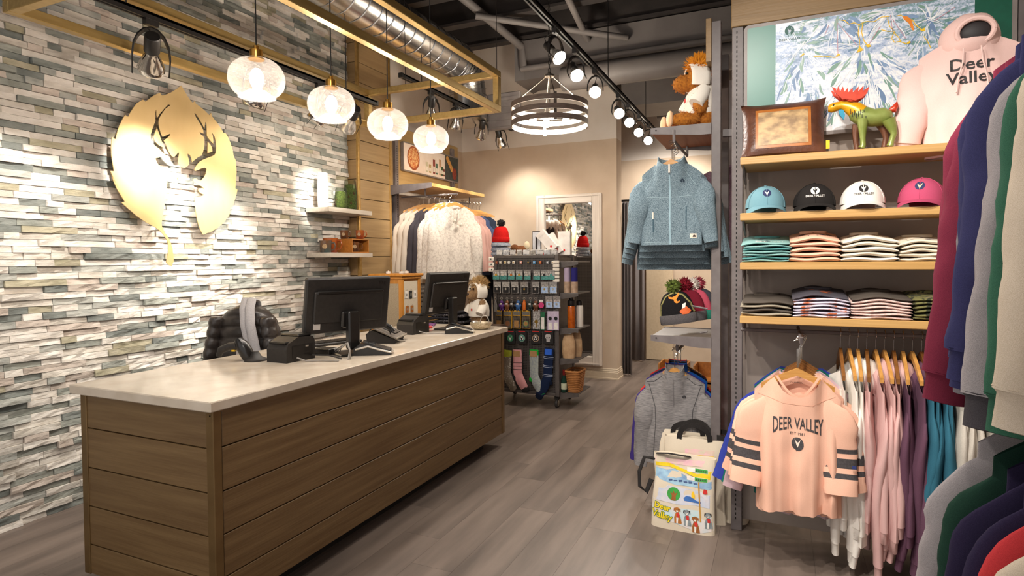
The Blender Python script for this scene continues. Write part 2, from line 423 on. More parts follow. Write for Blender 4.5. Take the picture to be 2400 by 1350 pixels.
def head(x, y, z_, aim, lit, label, group, watt=0, size=40, col=WHITE, sc=1.0, arm=.16):
    """gimbal spot: stem, C-shaped yoke, black socket, reflector bulb"""
    t_ = thing('track_spotlight', label, 'spotlight', (x, y, z_), 0, group)
    d = Vector(aim)-Vector((x, y, z_-arm)); d.normalize()
    side = d.cross(Vector((0, 0, 1))).normalized()
    b = B(); b.box(-.016, .016, -.035, .035, -.03, 0); b.obj('track_adapter', tm, t_)
    c = Vector((0, 0, -arm))
    pts = []
    for k in range(9):
        a = PI*k/8; pts.append(c + side*(.062*sc*math.cos(a)) + Vector((0, 0, 1))*(.02+(arm-.065)*math.sin(a)))
    low = [c+side*.062*sc+d*.075*sc, c+side*.062*sc]
    hi = [c-side*.062*sc, c-side*.062*sc+d*.075*sc]
    b = B(); pp = low+pts+hi
    for i in range(len(pp)-1):
        p, q = pp[i], pp[i+1]; ax = (q-p)/2
        w_ = side.cross(ax).cross(ax)
        nrm = d*.014; b.obox((p+q)/2, ax*1.04, nrm, (ax.cross(nrm)).normalized()*.004)
    b.obj('yoke', tm, t_)
    q = d.to_track_quat('Z', 'Y').to_matrix().to_4x4(); q.translation = c
    def part(name, prof, m):
        b = B().lathe([(r*sc, h*sc) for r, h in prof], 20); b.v = [tuple(q @ Vector(p)) for p in b.v]; return b.obj(name, m, t_, True)
    part('socket', [(.001, -.125), (.024, -.125), (.027, -.12), (.027, -.05), (.022, -.045)], tm)
    part('reflector_bulb', [(.02, -.05), (.022, -.03), (.03, -.012), (.044, .028), (.048, .045), (.046, .05)], chrome if not lit else lampoff)
    part('lens', [(.046, .05), (.035, .056), (.015, .059), (.001, .06)], lampon if lit else lampoff)
    wp = [c+Vector((0, 0, .11))-d*.01, c+Vector((0, 0, .10))-d*.09-side*.02, c-d*.15+Vector((0, 0, .03)), c-d*.122*sc]
    B().tube(wp, .003, 6).obj('wire', cordm, t_)
    if watt: spot('spot_beam', Vector((x, y, z_-arm))+d*(.062*sc+.055), aim, watt, size, .8, col, .05)
track('black lighting track running inside the brass frame along the stone wall', -3.05, 1.6, 4.07, 2.77, [2.0, 3.7], 3.37)
G1 = 'spots on the stone wall track'
head(-3.05, 2.13, 2.77, (-3.82, 2.62, 2.10), False, 'black gimbal spot aimed at the left of the brass leaf', G1, 230, 36, WHITE, 1.4, .21)
head(-3.05, 2.83, 2.77, (-3.85, 3.1, 1.65), False, 'black gimbal spot hidden behind the nearest glass pendant', G1, 85, 56, WARM, 1.4, .21)
head(-3.05, 3.41, 2.77, (-3.85, 3.0, 1.4), False, 'black gimbal spot hidden behind the second glass pendant', G1, 75, 58, WARM, 1.4, .21)
head(-3.05, 3.74, 2.77, (-3.85, 4.25, 2.08), True, 'black gimbal spot aimed at the vases on the floating shelf', G1, 120, 36, WARM, 1.4, .21)
# a further spot on the same track just outside the left edge of the picture
spot('wall_spot', (-3.05, 1.65, 2.62), (-3.87, 1.9, 1.2), 75, 70, .5, WARM)
track('black lighting track hung in front of the rear left hoodie fixture', -3.0, 4.37, 6.75, 3.08, [4.7, 6.3], 3.38)
G2 = 'spots on the rear left track'
head(-3.0, 4.86, 3.08, (-3.55, 5.6, 1.9), False, 'black rear spot behind the farthest glass pendant', G2, 55, 60, WARM, 1.25, .19)
head(-3.0, 5.33, 3.08, (-3.6, 5.9, 1.7), False, 'second black spot on the rear left track', G2, 55, 60, WARM, 1.25, .19)
head(-3.0, 5.91, 3.08, (-3.5, 6.6, 1.9), False, 'third black spot on the rear left track, turned right', G2, 55, 60, WARM, 1.25, .19)
head(-3.0, 6.43, 3.08, (-2.9, 7.0, 1.9), False, 'last black spot on the rear left track beside the ring chandelier', G2, 34, 110, WARM, 1.25, .19)
track('long black lighting track receding across the ceiling over the aisle', -1.32, 3.15, 7.05, 2.98, [3.4, 5.0, 6.6])
G3 = 'lit spots on the aisle track'
aim3 = [(-.2, 3.1, 1.6), (-.35, 2.6, 1.2), (-.6, 2.0, 1.2), (-.5, 3.4, 1.6), (-.3, 3.6, 1.6), (-1.0, 2.6, .9), (-.8, 3.2, 1.3)]
for i, y in enumerate((3.68, 4.1, 4.6, 5.36, 5.76, 6.25, 6.74)):
    head(-1.32, y, 2.98, aim3[i], True, '%s lit spot from the camera on the aisle track' % ORD[i], G3, (44, 36, 36, 36, 30, 30, 30)[i], 50, WHITE)
# ================================================================== SPIRAL DUCT
ductm = M('galvanised_duct', '#c9c7c4', '#a5a4a3', rough=.24, metal=1, scale=3, stretch=(1, .5, 1), bump=.06, bscale=4)
dt = thing('spiral_duct', 'large shiny galvanised spiral duct bending down behind the brass frame', 'duct', (-3.09, 3, 3.57))
iv = Matrix.Translation((3.09, -3, -3.57))
DX, DZ, DR = -3.09, 3.57, .2
b = B(); rings = []
path = [(y, DZ) for y in (-1.0, 0, 1, 2, 3, 4, 5, 5.45)]
pts = [Vector((DX, y, z_)) for y, z_ in path] + [Vector((DX, 5.45+.32*math.sin(a), DZ-.32+.32*math.cos(a))) for a in [PI/2*k/8 for k in range(1, 9)]] + [Vector((DX, 5.77, 3.1)), Vector((DX+.02, 5.77, 2.98))]
o = b.tube(pts, DR, 32).obj('pipe', ductm, dt, True, 60); o.matrix_parent_inverse = iv
k = 0; y = -.9
while y < 5.45:
    bb_ = B(); n = 28
    ring = [Vector((DX+(DR+.003)*math.cos(2*PI*j/n), y+.09*j/n, DZ+(DR+.003)*math.sin(2*PI*j/n))) for j in range(n+1)]
    bb_.tube(ring, .005, 5)
    o = bb_.obj('seam', ductm, dt, True); o.matrix_parent_inverse = iv
    y += .16
for k in range(9):
    a = PI/2*(k+.5)/9; c = Vector((DX, 5.45+.32*math.sin(a), DZ-.32+.32*math.cos(a))); tdir = Vector((0, math.cos(a), -math.sin(a))); n2 = tdir.cross(Vector((1, 0, 0)))
    ring = [c+Vector((1, 0, 0))*(DR+.003)*math.cos(2*PI*j/24)+n2*(DR+.003)*math.sin(2*PI*j/24) for j in range(25)]
    o = B().tube(ring, .005, 5).obj('seam', ductm, dt, True); o.matrix_parent_inverse = iv
dmet = M('grey_metal_paint', '#6a6361', '#5c5553', rough=.55, scale=8)
b = B(); b.box(-2.95, -2.55, 5.95, 6.0, 2.92, 3.32, ch=.01); 
for k in range(5): b.box(-2.92, -2.58, 5.94, 5.96, 2.95+k*.07, 2.985+k*.07)
tag(b.obj('air_diffuser', dmet), 'dark square air diffuser beside the end of the spiral duct', 'diffuser')
# grey box duct across the rear with a tapered end, and painted pipes
gd = M('duct_grey_paint', '#6c6663', '#605a57', rough=.6, scale=3)
b = B(); b.box(-2.75, 1.6, 6.55, 7.05, 3.62, 4.08)
b.add([(-2.75, 6.55, 3.62), (-2.75, 7.05, 3.62), (-2.75, 7.05, 4.08), (-2.75, 6.55, 4.08), (-2.85, 6.5, 3.6), (-2.85, 7.09, 3.6), (-2.85, 7.09, 4.1), (-2.85, 6.5, 4.1)], [(4, 5, 6, 7), (0, 1, 5, 4), (1, 2, 6, 5), (2, 3, 7, 6), (3, 0, 4, 7)])
b.box(-1.7, -.9, 7.05, 7.7, 3.3, 4.05)
tag(b.obj('box_duct', gd), 'wide grey painted box duct crossing below the rear ceiling', 'duct')
def pipe(pts, r, label, m=gd):
    tag(B().tube(pts, r, 14).obj('ceiling_pipe', m, None, True), label, 'pipe', 'painted pipes under the ceiling')
pipe([(-2.75, 6.46, 3.72), (-2.4, 6.46, 3.72), (1.6, 6.46, 3.72)], .035, 'thin grey pipe fixed along the face of the box duct')
pipe([(-2.98, 5.2, 4.2), (-2.74, 6.44, 3.98), (-2.72, 6.46, 3.74)], .045, 'grey pipe running down to the left end of the box duct')
pipe([(-2.9, 5.6, 4.05), (-1.5, 6.5, 3.9)], .035, 'grey pipe slanting behind the aisle track')
pipe([(-1.75, 4.6, 4.05), (-1.95, 6.5, 3.95)], .035, 'grey pipe above the ring chandelier')
pipe([(-2.2, 6.36, 3.5), (1.6, 6.36, 3.5)], .13, 'thick grey round duct strapped below the box duct')
pipe([(-1.5, 8.3, 3.45), (1.6, 8.3, 3.45)], .06, 'grey pipe far back above the fitting room')
# ================================================================== RING CHANDELIER
ch = thing('ring_chandelier', 'round chandelier of three greyed wooden hoops on a chain', 'chandelier', (-2.0, 5.39, 2.78))
hoop = M('weathered_hoop', '#7d6f66', '#675a52', rough=.7, scale=18, stretch=(1, 1, 8))
hoopin = M('hoop_inside_white', '#f3ece2', rough=.6)
for k in range(3):
    z0 = -.02+k*.085; n = 48; b = B(); R1, R2 = .372, .364
    for (ra, rb, mi) in ((R1, R1, 0), (R2, R2, 1)):
        b.loft([[(ra*math.cos(2*PI*j/n), ra*math.sin(2*PI*j/n), z0) for j in range(n)], [(rb*math.cos(2*PI*j/n), rb*math.sin(2*PI*j/n), z0+.048) for j in range(n)]], mi, cap=False)
    for zz in (z0, z0+.048):
        b.loft([[(R1*math.cos(2*PI*j/n), R1*math.sin(2*PI*j/n), zz) for j in range(n)], [(R2*math.cos(2*PI*j/n), R2*math.sin(2*PI*j/n), zz) for j in range(n)]], 0, cap=False)
    b.obj('hoop', [hoop, hoopin], ch, True)
steel = M('brushed_nickel', '#b9b2aa', rough=.25, metal=1)
for k in range(4):
    a = .5+k*PI/2; c, s = math.cos(a), math.sin(a)
    B().obox((.36*c, .36*s, .09), (.006*c, .006*s, 0), (-.014*s, .014*c, 0), (0, 0, .125)).obj('strap', steel, ch)
    B().tube([(.355*c, .355*s, .19), (.03*c, .03*s, .46)], .006, 8).obj('rod', steel, ch)
    B().tube([(0, 0, .06), (.15*c, .15*s, .055)], .007, 8).obj('arm', steel, ch)
    b = B().lathe([(.012, -.03), (.03, -.015), (.034, .01), (.02, .035), (.014, .05)], 14, (.16*c, .16*s, .04))
    b.obj('bulb', EM('chandelier_bulb', '#fff0d8', 40), ch, True)
B().lathe([(.05, .455), (.05, .475), (.02, .485), (.012, .50)], 18).obj('canopy', steel, ch, True)
B().tube([(0, 0, .05), (0, 0, .46)], .007, 8).obj('stem', steel, ch)
b = B()
for k in range(24):
    c = (0, 0, .52+k*.036); n = 10; e = k % 2
    b.tube([(c[0]+(.011*math.cos(2*PI*j/n) if not e else 0), c[1]+(.011*math.cos(2*PI*j/n) if e else 0), c[2]+.022*math.sin(2*PI*j/n)) for j in range(n+1)], .003, 5)
b.obj('chain', tm, ch)
point('chandelier_light', (-2.0, 5.39, 2.79), 58, (1, .9, .76), .12)
# ================================================================== OAK COLUMN, FLOATING SHELVES
colw = WOOD('column_oak', '#a98c62', '#957851', axis=1, rough=.5)
colwx = WOOD('column_oak_end', '#a2855c', '#8e714b', axis=0, rough=.5)
cl = B().box(-3.905, -3.785, 4.745, 5.27, 0, 4.05).obj('oak_pilaster', blk); tag(cl, 'wall pilaster clad in pale oak boards with brass edge strips', 'pilaster')
z_ = .0
lev = [.0, .195, .385, .575, .765, .955, 1.147, 1.337, 1.523, 1.716, 1.912, 2.1, 2.292, 2.486, 2.675, 2.865, 3.055, 3.245, 3.44, 3.63, 3.82, 4.01]
for a, c in zip(lev[:-1], lev[1:]):
    B().box(-3.785, -3.768, 4.765, 5.25, a+.003, c-.003, ch=.002).obj('board', colw, cl)
    B().box(-3.9, -3.79, 4.732, 4.746, a+.003, c-.003, ch=.002).obj('board', colwx, cl)
gold = M('gold_strip', '#c9a467', '#bb9555', rough=.3, metal=.7)
for y in (4.745, 5.262): B().box(-3.79, -3.760, y-.016, y+.016, 0, 4.05, ch=.003).obj('edge_strip', gold, cl)
fsm = M('pale_shelf_laminate', '#c9bfb2', '#bbb0a2', rough=.5, scale=4, stretch=(10, 1, 10))
for i, z_ in enumerate((1.952, 1.545, 1.13)):
    o = B().box(-3.875, -3.606, 4.125, 4.735, z_-.03, z_+.012, ch=.003).obj('floating_shelf', fsm)
    tag(o, ['top pale floating shelf carrying the glass vases', 'middle pale floating shelf carrying the mugs and crate', 'lowest pale floating shelf behind the near monitor'][i], 'shelf', 'floating shelves on the stone wall')
# ================================================================== BRASS LEAF SIGN with a stag cut out
def z6(*p): return [(240+x/5.622, 190+y/5.622) for x, y in p]
def z7(*p): return [(380+x/5.626, 190+y/5.626) for x, y in p]
def z8(*p): return [(250+x/5.625, 400+y/5.625) for x, y in p]
leaf_px = (z7((245,60),(275,110),(310,170),(350,235),(395,287),(424,266),(440,300),(500,345),(560,395),(615,450),(638,418),(650,465),(710,540),(760,610),(800,680),(832,690),(865,745),(895,820),(920,895),(938,1000),(962,1040),(970,1100),(975,1200),(968,1300))
 + z8((1702,100),(1690,235),(1718,252),(1702,320),(1670,420),(1640,480),(1608,530),(1622,562),(1600,600),(1540,680),(1460,750),(1380,800),(1265,843),
      (1240,800),(1210,730),(1185,640),(1166,520),(1158,440),(1156,352),(1200,346),(1250,335),(1278,318),(1240,302),(1215,280),(1203,257),(1212,237),(1240,230),(1275,235),(1250,210),(1210,190),(1160,160),(1135,137),(1130,117),(1150,103),(1180,107),(1205,128),(1238,128))
 + z7((545,1272),(570,1220),(580,1160),(560,1145),(520,1150),(470,1170),(430,1185),(418,1165),(440,1120),(480,1070),(520,1042),(590,1012),(650,992),(685,970),(700,940),(705,880),(696,780),(680,720),(645,677),(660,720),(668,780),(665,826),(640,800),(603,755),(582,720),(580,620),(575,560),(562,538),(557,580),(551,628),(530,585),(500,530),(470,480),(435,430),(415,423),(440,480),(480,540),(515,600),(535,650),(538,692),(515,685),(485,668),(500,700),(540,735),(551,760),(552,830),(545,890),(530,940),(512,982),(470,1002),(420,1042),(388,1070),(380,1020),(362,976),(330,957),(328,985),(345,1030),(352,1092),(330,1122),(290,1146),(250,1140),(222,1110),(206,1068),(214,1000),(222,950),(210,935))
 + z6((960,978),(935,1003),(905,985),(870,930),(838,850),(803,782),(845,752),(880,718),(883,695),(840,715),(785,735),(765,690),(742,620),(732,555),(738,500),(770,440),(820,370),(888,318),(860,310),(800,375),(750,430),(717,485),(703,445),(702,378),(686,425),(690,490),(692,520),(670,580),(645,650),(628,705),(632,775),(662,832),(700,862),(735,885),(770,925),(825,972),(888,1022),(840,1015),(760,1000),(690,1020),(715,1080),(765,1140),(830,1185),(855,1200))
 + z8((800,95),(790,200),(775,330),(750,480),(730,600),(717,690),(722,740),(750,800),(800,870),(840,950),(862,1030),(875,1130),(875,1200),(853,1256),(815,1245),(778,1212),(790,1150),(805,1060),(805,980),(790,920),(755,858),(700,795),(640,750),(520,685),(400,605),(300,520),(230,460),(188,420),(232,408),(190,340),(130,240),(80,130),(52,30))
 + z6((150,1340),(115,1240),(100,1185),(148,1190),(130,1090),(112,980),(108,870),(118,740),(170,772),(185,690),(215,590),(260,500),(292,445),(332,470),(370,400),(440,300),(525,243),(562,272),(620,225),(690,180),(752,158),(778,192),(830,180),(900,150),(980,100)))
isl = [z6((712,615),(740,690),(762,765),(815,890),(735,845),(690,800),(668,745),(690,670)), z7((592,800),(590,950),(655,930),(652,880),(625,832)), z8((920,95),(958,70),(1000,88),(1012,120),(972,132),(935,122))]
LXP = -3.80
leaf = [(p.y, p.z) for p in (at(x, y, X=LXP) for x, y in leaf_px)]
leafm = M('brushed_gold_sign', '#dbbd86', '#d5b67e', rough=.42, metal=.5, scale=3, stretch=(1, 3, 1))
b = B().prism(leaf, (LXP, 0, 0), (0, 1, 0), (0, 0, 1), (1, 0, 0), .006)
sg = b.obj('leaf_sign', leafm); tag(sg, 'large brass aspen leaf sign with a stag head cut out on the stone wall', 'sign')
for i_ in isl:
    B().prism([(p.y, p.z) for p in (at(x, y, X=LXP) for x, y in i_)], (LXP, 0, 0), (0, 1, 0), (0, 0, 1), (1, 0, 0), .006).obj('inlay', leafm, sg)
for (px, py) in ((330, 250), (300, 480), (545, 380), (500, 540), (430, 230), (376, 540)):
    p = at(px, py, X=LXP); B().tube([(WX-.01, p.y, p.z), (LXP, p.y, p.z)], .006, 8).obj('standoff', steel, sg)
ly = [p[0] for p in leaf]; lz = [p[1] for p in leaf]
LC = ((min(ly)+max(ly))/2, (max(lz)+1.53)/2, (max(lz)-1.53)/2)
LEAFU = [((a-LC[0])/LC[2], (c-LC[1])/LC[2]) for a, c in leaf]     # unit emblem
def emblem(parent, M4, size, m, target=None, off=.001, name='emblem'):
    """flat leaf-and-stag emblem placed by a matrix (local x right, y up, z out)"""
    pts = LEAFU[::2]
    bm = bmesh.new(); vv = [bm.verts.new((x*size, y*size, 0)) for x, y in pts]
    f = bm.faces.new(vv); f.normal_update()
    if f.normal.z < 0: f.normal_flip()
    bmesh.ops.triangulate(bm, faces=bm.faces[:])
    me = bpy.data.meshes.new(name); bm.to_mesh(me); bm.free(); me.materials.append(m)
    return place_print(me, parent, M4, target, off, name)
def place_print(me, parent, M4, target=None, off=.001, name='print', cut=0):
    """lay a flat print on a surface: project on target along local z"""
    if cut:
        bm = bmesh.new(); bm.from_mesh(me)
        for _ in range(2):
            ed = [e for e in bm.edges if e.calc_length() > cut]
            if ed: bmesh.ops.subdivide_edges(bm, edges=ed, cuts=1)
            bmesh.ops.triangulate(bm, faces=[f for f in bm.faces if len(f.verts) > 3])
        bm.to_mesh(me); bm.free()
    tree = None
    if target is not None:
        tms = target if isinstance(target, list) else [target]
        V = []; F = []
        for tm_ in tms:
            o = len(V); V += [v.co.copy() for v in tm_.vertices]; F += [[i+o for i in p.vertices] for p in tm_.polygons]
        tree = BVHTree.FromPolygons(V, F)
    nz = (M4.to_3x3() @ Vector((0, 0, 1))).normalized()
    for v in me.vertices:
        h = v.co.z; p = M4 @ Vector((v.co.x, v.co.y, 0))
        if tree:
            hit = tree.ray_cast(p+nz*.5, -nz)
            if hit[0] is not None: p = hit[0]
        v.co = p+nz*(off+h)
    me.update()
    return link(name, me, parent)
def frame4(o, x, y):
    x = Vector(x).normalized(); y = Vector(y).normalized(); z_ = x.cross(y)
    return Matrix(((x.x, y.x, z_.x, o[0]), (x.y, y.y, z_.y, o[1]), (x.z, y.z, z_.z, o[2]), (0, 0, 0, 1)))
# unseen fill lamps, added to brighten the recess wall and the passage
spot('passage_fill', (-1.0, 7.85, 3.15), (-1.7, 8.7, 1.2), 150, 120, .8, WARM, .08)
spot('passage_fill', (.2, 6.6, 3.4), (-.3, 8.2, .8), 130, 130, .8, WARM, .08)
# ================================================================== GARMENT BUILDER
def sstep(a, b, x):
    t = min(max((x-a)/(b-a), 0), 1); return t*t*(3-2*t)
def garment(name, label, cat, loc, rotz, mat, group=None, L=.62, sw=.20, bw=.215, hw=.23, D=.05, slope=.06, nk=.075, dipf=.05, dipb=.015, sl=.55, st=.08, sc=.045, spread=.07,
            fold=.016, k=3.2, seed=0, rib=None, collar=None, hood=None, sleeves=True, bands=None, band_mat=None, fwd=0, sflat=.55, hemwave=.0, nt=56, nv=20, sn=18, collar_h=.05, swing=(0, 0), scale=1):
    """a garment hanging from its shoulders; local origin at the neck, front towards -y"""
    root = thing(name, label, cat, loc, rotz, group)
    rs = random.Random(seed*7919+13); ph = rs.random()*6.28; ph2 = rs.random()*6.28; sd = seed*3.7
    def ztop(u, front):
        a = abs(u)*sw
        if a < nk: return -(dipf if front else dipb)*math.sqrt(max(0, 1-(a/nk)**2))
        return -slope*((a-nk)/(sw-nk))**1.25
    def surf(u, s, v):
        front = s < 0
        zt = ztop(u, front); zz = -L + (zt+L)*v
        zz += hemwave*math.sin(2.1*u+ph)*(1-v)
        W = (hw+(bw-hw)*sstep(0, .6, v)) if v < .7 else bw+(sw-bw)*sstep(.7, 1, v)
        neck = sstep(nk*1.25, nk*.8, abs(u)*sw)
        top = sstep(.62, 1, v)
        d = D*(.8+.2*math.sin(PI*min(v*1.3, 1)))*(1-top) + top*(.010+neck*.045)
        g = (1-v)**1.1
        f = fold*g*(math.sin(k*PI*u+ph+.8*s)+.55*math.sin(2.2*k*PI*u+ph2)) + .008*noise.noise(Vector((u*4+sd, v*5, s+sd)))*(1-top)
        x = u*W + .25*fold*g*math.sin(2*k*PI*u+ph2)
        return (x, s*d + f - fwd*g, zz)
    b = B(); rings = []
    for i in range(nv+1):
        v = (i/nv); ring = []
        for j in range(nt):
            t = 2*PI*j/nt; u = math.cos(t); sgn = math.sin(t); s = math.copysign(abs(sgn)**.75, sgn)
            ring.append(surf(u, s, v))
        rings.append(ring)
    b.loft(rings, cap=False)
    body = b.obj('body', mat, root, True, 70)
    hem = rings[0]
    if rib:
        rr = [[(x*1.0, y*1.0, z_+.002) for x, y, z_ in hem], [(x*.965, y*.9, z_-.012) for x, y, z_ in hem], [(x*.95, y*.85, z_-.055) for x, y, z_ in hem], [(x*.94, y*.6, z_-.056) for x, y, z_ in hem]]
        B().loft(rr, cap=False).obj('hem_band', rib, body, True, 60)
    slm = []
    if sleeves:
        for q, s in enumerate((-1, 1)):
            P0 = Vector((s*(sw-.075), 0, -slope*.75-.03)); N = 32 if sn > 20 else 18; pts = []; rad = []
            sp = spread*(1+.5*(rs.random()-.5)) + swing[q]
            for i in range(N+1):
                t = i/N
                x = s*(.068*sstep(0, .26, t) + sp*t**1.15)
                y = -fwd*.6*t + .012*math.sin(t*7+ph) - .02*t
                pts.append(P0+Vector((x, y, -sl*t)))
                r = (st*(1-t)+sc*t)*(.5+.5*sstep(0, .3, t))
                rad.append(r*(1+.07*noise.noise(Vector((t*9+sd, s*2.1, sd)))))
            bb_ = B(); n = sn; rings2 = []
            for i, p in enumerate(pts):
                t = pts[min(i+1, N)]-pts[max(i-1, 0)]; t.normalize(); a = Vector((0, 1, 0)).cross(t).normalized(); c = t.cross(a)
                rg = []
                for j in range(n):
                    an = 2*PI*j/n; w_ = 1+.10*noise.noise(Vector((math.cos(an)*1.5+sd, math.sin(an)*1.5, i/N*11+s*5)))
                    rg.append(p+a*rad[i]*math.cos(an)*w_+c*rad[i]*sflat*(.3+.7*sstep(0, .5, i/N))*math.sin(an)*w_)
                rings2.append(rg)
            bb_.loft(rings2)
            if bands:
                for fi in range(N*n):
                    i = fi//n
                    for (a0, a1) in bands:
                        if a0 <= (i+.5)/N < a1: bb_.m[fi] = 1
            so = bb_.obj('sleeve', [mat, band_mat] if bands else mat, root, True, 70); slm.append((so, pts, rad))
            if rib:
                p = pts[-1]; t = (pts[-1]-pts[-2]).normalized(); a = Vector((0, 1, 0)).cross(t).normalized(); c = t.cross(a); r = rad[-1]
                rr = [[p+t*h+a*r*f_*math.cos(2*PI*j/14)+c*r*f_*sflat*math.sin(2*PI*j/14) for j in range(14)] for h, f_ in ((-.004, 1.02), (.006, .84), (.06, .8), (.062, .6))]
                B().loft(rr).obj('cuff', rib, so, True, 60)
    if collar:      # stand-up or ribbed neck ring following the neckline
        rr = []
        n = 28
        for h, f_, y_ in ((-.006, 1.06, 1.05), (collar_h*.5, .99, 1.1), (collar_h, .96, 1.1), (collar_h*.98, .88, .9), (-.004, .9, .85)):
            ring = []
            for j in range(n):
                t = 2*PI*j/n; u = math.cos(t); sg = math.sin(t)
                dip = (dipf if sg < 0 else dipb)*math.sqrt(max(0, 1-u*u))
                ring.append((nk*f_*u, sg*.052*y_ - fwd*0, -dip+h))
            rr.append(ring)
        B().loft(rr, cap=False).obj('collar', collar, body, True, 60)
    if hood:        # hood fallen back behind the neck, rolled
        rr = []
        for i in range(9):
            t = i/8; a = -PI*.5+PI*t
            ring = []
            for j in range(14):
                an = 2*PI*j/14; w_ = 1+.12*noise.noise(Vector((math.cos(an)*2+sd, math.sin(an)*2, i*.5)))
                cx_ = .10*math.sin(a); ry = .05*w_*(.75+.35*math.cos(a)); rz = (.055+.025*math.cos(a))*w_
                ring.append((cx_*(1+.1*math.cos(an)), .035+.045*math.cos(a)+ry*math.cos(an)*.8, -.06+.03*math.cos(a)+rz*math.sin(an)))
            rr.append(ring)
        B().loft(rr).obj('hood', hood, root, True, 80)
    return root, body
hang_w = WOOD('hanger_beech', '#cf9a55', '#b57f3e', axis=0, rough=.35, sc=1.5)
hang_d = WOOD('hanger_dark', '#8a5a2c', '#74481f', axis=0, rough=.4, sc=1.5)
_hm = {}
def hanger(loc, rotz, label, group, W=.19, dark=False, drop=.05, hook=.10):
    key = (W, dark, drop, hook)
    if key not in _hm:
        up = []; lo = []
        for i in range(13):
            u = -1+i/6; x = W*u; zc = .012-drop*abs(u)**1.5 + .016*(1-abs(u))**3
            up.append((x, zc+.016*(1-.35*abs(u)))); lo.append((x, zc-.018*(1-.3*abs(u))))
        bar = B().prism(up+lo[::-1], (0, -.007, 0), (1, 0, 0), (0, 0, 1), (0, 1, 0), .014).mesh('wooden_bar', hang_d if dark else hang_w)
        hp = [(0, 0, .03), (0, 0, hook-.03)]+[(.02*math.sin(a), 0, hook-.008+.02*(-math.cos(a))*1.0) for a in [PI*k/7 for k in range(1, 10)]]
        hk = B().tube([(x, y, z_) for x, y, z_ in hp], .002, 6).mesh('hook', chrome, True)
        _hm[key] = (bar, hk)
    r = thing('clothes_hanger', label, 'hanger', loc, rotz, group)
    link('wooden_bar', _hm[key][0], r); link('hook', _hm[key][1], r); return r
# ================================================================== WALL UNIT ON THE RIGHT
postm = M('fixture_grey', '#6f6766', '#625a59', rough=.5, scale=14)
shelfw = WOOD('shelf_oak', '#c39a5f', '#b0874d', axis=0, rough=.45)
hdrw = WOOD('header_oak', '#96784f', '#866a43', axis=0, rough=.5)
wu = thing('wall_shelving', 'slotted grey wall fixture with four oak shelves of caps and shirts', 'shelving', (.45, 3.3, 0))
iv = Matrix.Translation((-.45, -3.3, 0))
def wp(b, n, m, sm=False):
    o = b.obj(n, m, wu, sm); o.matrix_parent_inverse = iv; return o
for x in (-.193, 1.02):
    wp(B().box(x-.028, x+.028, 3.40, 3.47, 0, 2.71, ch=.003), 'standard', postm)
    b = B()
    for k in range(104):
        z_ = .06+k*.0254
        if z_ < 2.69:
            b.box(x-.006, x-.001, 3.3985, 3.402, z_, z_+.0125); b.box(x+.0285, x+.0265, 3.425, 3.430, z_, z_+.0125)
    wp(b, 'slot_row', blk)
panelm = M('fixture_back_panel', '#a09389', '#968980', rough=.6, scale=5)
wp(B().box(-.165, .992, 3.45, 3.47, .05, 2.71), 'back_panel', panelm)
wp(B().box(-.225, 1.06, 3.405, 3.47, 2.715, 3.25, ch=.003), 'header_panel', hdrw)
for z_ in (1.969, 1.699, 1.46, 1.198):
    s_ = wp(B().box(-.162, 1.0, 3.09, 3.40, z_-.036, z_, ch=.003), 'shelf', shelfw)
    for x in (-.150, .99):
        b = B().prism([(3.12, z_-.036), (3.40, z_-.036), (3.40, z_-.10), (3.36, z_-.10), (3.13, z_-.048)], (x-.004, 0, 0), (0, 1, 0), (0, 0, 1), (1, 0, 0), .008)
        wp(b, 'bracket', postm)
wp(B().tube([(-.165, 3.25, 1.115), (1.0, 3.25, 1.115)], .010, 10), 'hang_rail', postm)
wp(B().tube([(.104, 3.40, 1.12), (.104, 2.93, 1.10), (.104, 2.925, 1.125)], .008, 8), 'faceout_arm', postm)
